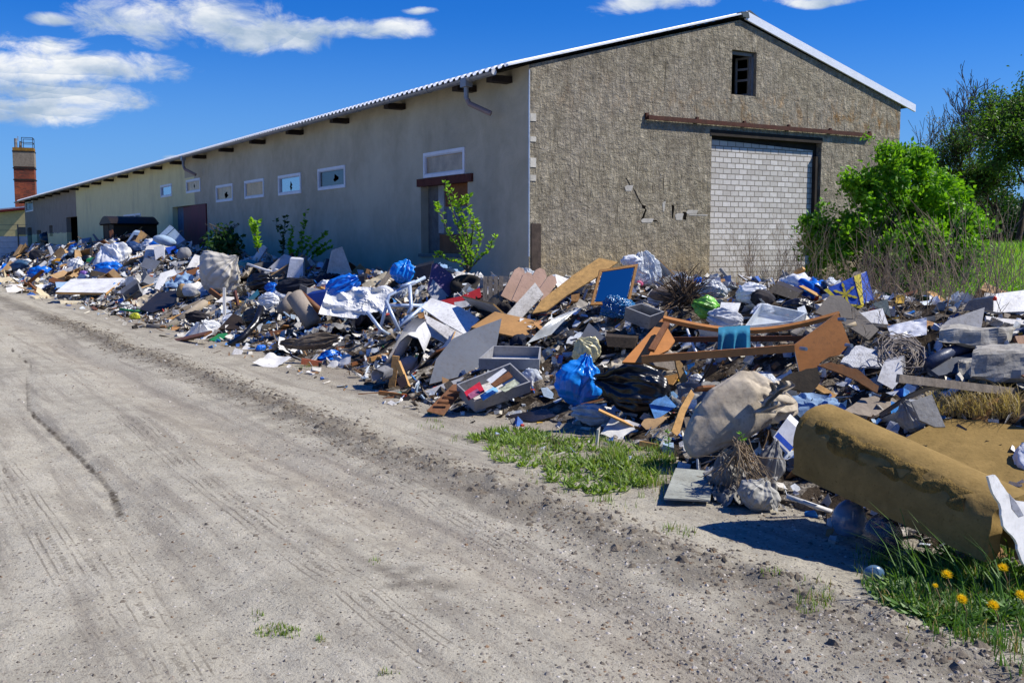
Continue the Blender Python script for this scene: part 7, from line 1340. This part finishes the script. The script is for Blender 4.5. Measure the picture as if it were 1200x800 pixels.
for _ in range(260):
    w = R.uniform(1.2, 6.6); s = -R.uniform(.1, .6); p = l2w(w, s); p.z = surf_z(p.x, p.y); blade(mb, p, R.uniform(.5, 1.25), .006, R.uniform(.05, .4), R.uniform(0, 6.28), 0)
for _ in range(900):
    px, py = R.uniform(1088, 1195), R.uniform(468, 490); D = hd(px, py) - .1; p = at(px, py, D); blade(mb, p, R.uniform(.06, .18), .0028, R.uniform(.05, .2), R.uniform(0, 6.28), 0)
tag(mb.build('dry_grass', STRAW, local=True), 'dry straw coloured grass along the wall and under the timber beam', 'dry grass', None, 'stuff')
# saplings by the wall
def sapling(name, label, base, tips_, leafmat, ls, dens, r=.012, cat='sapling', depthj=.1):
    t = empty(name, base, label, cat, 'saplings along the long wall'); mb = MB(); ml = MB()
    for tp in tips_:
        n = len(tp) ; pts = [Vector((0, 0, 0))] + [q - base for q in tp]; sm_ = []
        for i in range(len(pts) - 1):
            for k in range(5): sm_.append(pts[i].lerp(pts[i + 1], k / 5) + Vector((R.gauss(0, .008), R.gauss(0, .008), 0)))
        sm_.append(pts[-1]); m = len(sm_); mb.tube(sm_, [r * (1 - .75 * i / m) for i in range(m)], 5, cap=False)
        L = sum((b - a).length for a, b in zip(sm_, sm_[1:]))
        for _ in range(int(L * dens)):
            f = (.12 + .88 * R.random()) * (m - 1); i = int(min(f, m - 2)); p = sm_[i].lerp(sm_[i + 1], f - i); a = R.uniform(0, 6.28); leaf(ml, p, Vector((math.cos(a), math.sin(a), R.uniform(.1, .9))), ls * R.uniform(.6, 1.2), ls * .3)
    mb.build('stem', BARKG, t, smooth=True, local=True); ml.build('leaves', leafmat, t, local=True); return t
def sap_px(name, label, bx, by, tips_, mat, ls, dens, D=None, r=.012):
    D = D or hd(bx, by); base = at(bx, by, D); sapling(name, label, base, [[at(x, y, D + R.gauss(0, .12)) for x, y in tp] for tp in tips_], mat, ls, dens, r)
sap_px('green_sapling', 'bright green budding sapling before the boarded doorway', 548, 318, [[(543, 285), (530, 245), (521, 213)], [(545, 280), (538, 250), (529, 222)], [(543, 300), (528, 275), (514, 246), (512, 238)], [(550, 290), (556, 262), (548, 240), (549, 228)], [(556, 300), (565, 280), (556, 255)], [(560, 305), (574, 292), (581, 275)], [(540, 308), (525, 305), (515, 296), (510, 302)], [(552, 300), (547, 270), (540, 240), (543, 232)]], LEAFS, .08, 62, D=16.0, r=.016)
sap_px('green_sapling', 'small sunlit sapling standing alone left of the dark weeds', 303, 296, [[(300, 278), (294, 256)], [(300, 275), (302, 258)]], LEAFS, .13, 60, D=23.5)
sap_px('shade_toned_sapling', 'weed stems against the shaded wall, its shade put into their leaf colour', 332, 305, [[(331, 280), (323, 258)], [(333, 275), (334, 253)]], LEAFD, .14, 34, D=28)  # dark leaf colour carries the building's shade on these stems
sap_px('green_sapling', 'tall green sapling shoots leaning right against the shaded wall', 346, 312, [[(340, 290), (343, 265)], [(352, 285), (359, 246)], [(360, 295), (383, 271)], [(365, 300), (386, 282)], [(345, 300), (337, 286)], [(370, 300), (388, 290)], [(352, 300), (362, 278)]], LEAF, .12, 62, D=27)
bs = at(262, 296, 29); sh2 = empty('dark_bush', bs, 'dark green bush by the wall right of the maroon gate', 'bush'); mb = MB()
for _ in range(650): px, py = R.gauss(263, 8), R.gauss(286, 8); leaf(mb, at(px, max(py, 262), 29 + R.gauss(0, .4)) - bs, Vector((R.gauss(0, 1), R.gauss(0, 1), R.gauss(0, 1))), R.uniform(.12, .2), .05)
mb.build('crown', LEAFD, sh2, local=True); mb = MB()
for _ in range(12): mb.tube([Vector((R.gauss(0, .1), 0, 0)), Vector((R.gauss(0, .3), R.gauss(0, .2), .4)), Vector((R.gauss(0, .4), R.gauss(0, .3), .8))], .01, 4)
mb.build('trunk', BARKG, sh2, local=True)
for (px, py, D, l_) in ((832, 520, None, 'small leafy weed sprouting before the stained sack'), (782, 535, None, 'leafy nettle at the right end of the grass patch'), (868, 540, None, 'small green weed among the dead roots')):
    D = hd(px, py) - .1; base = at(px, py, D); t = empty('leafy_weed', base, l_, 'weed'); mb = MB(); ml = MB(); h = 34 * D / F; mb.tube([Vector((0, 0, -.03)), Vector((.01, 0, h * .5)), Vector((-.005, 0, h))], .003, 5)
    for k in range(26): z = h * R.uniform(.2, 1.02); a = R.uniform(0, 6.28); leaf(ml, Vector((0, 0, z)), Vector((math.cos(a), math.sin(a), .35)), R.uniform(.025, .05), .011, 0, Vector((0, 0, 1)))
    mb.build('stem', DLF, t, local=True); ml.build('leaves', LEAF, t, local=True)
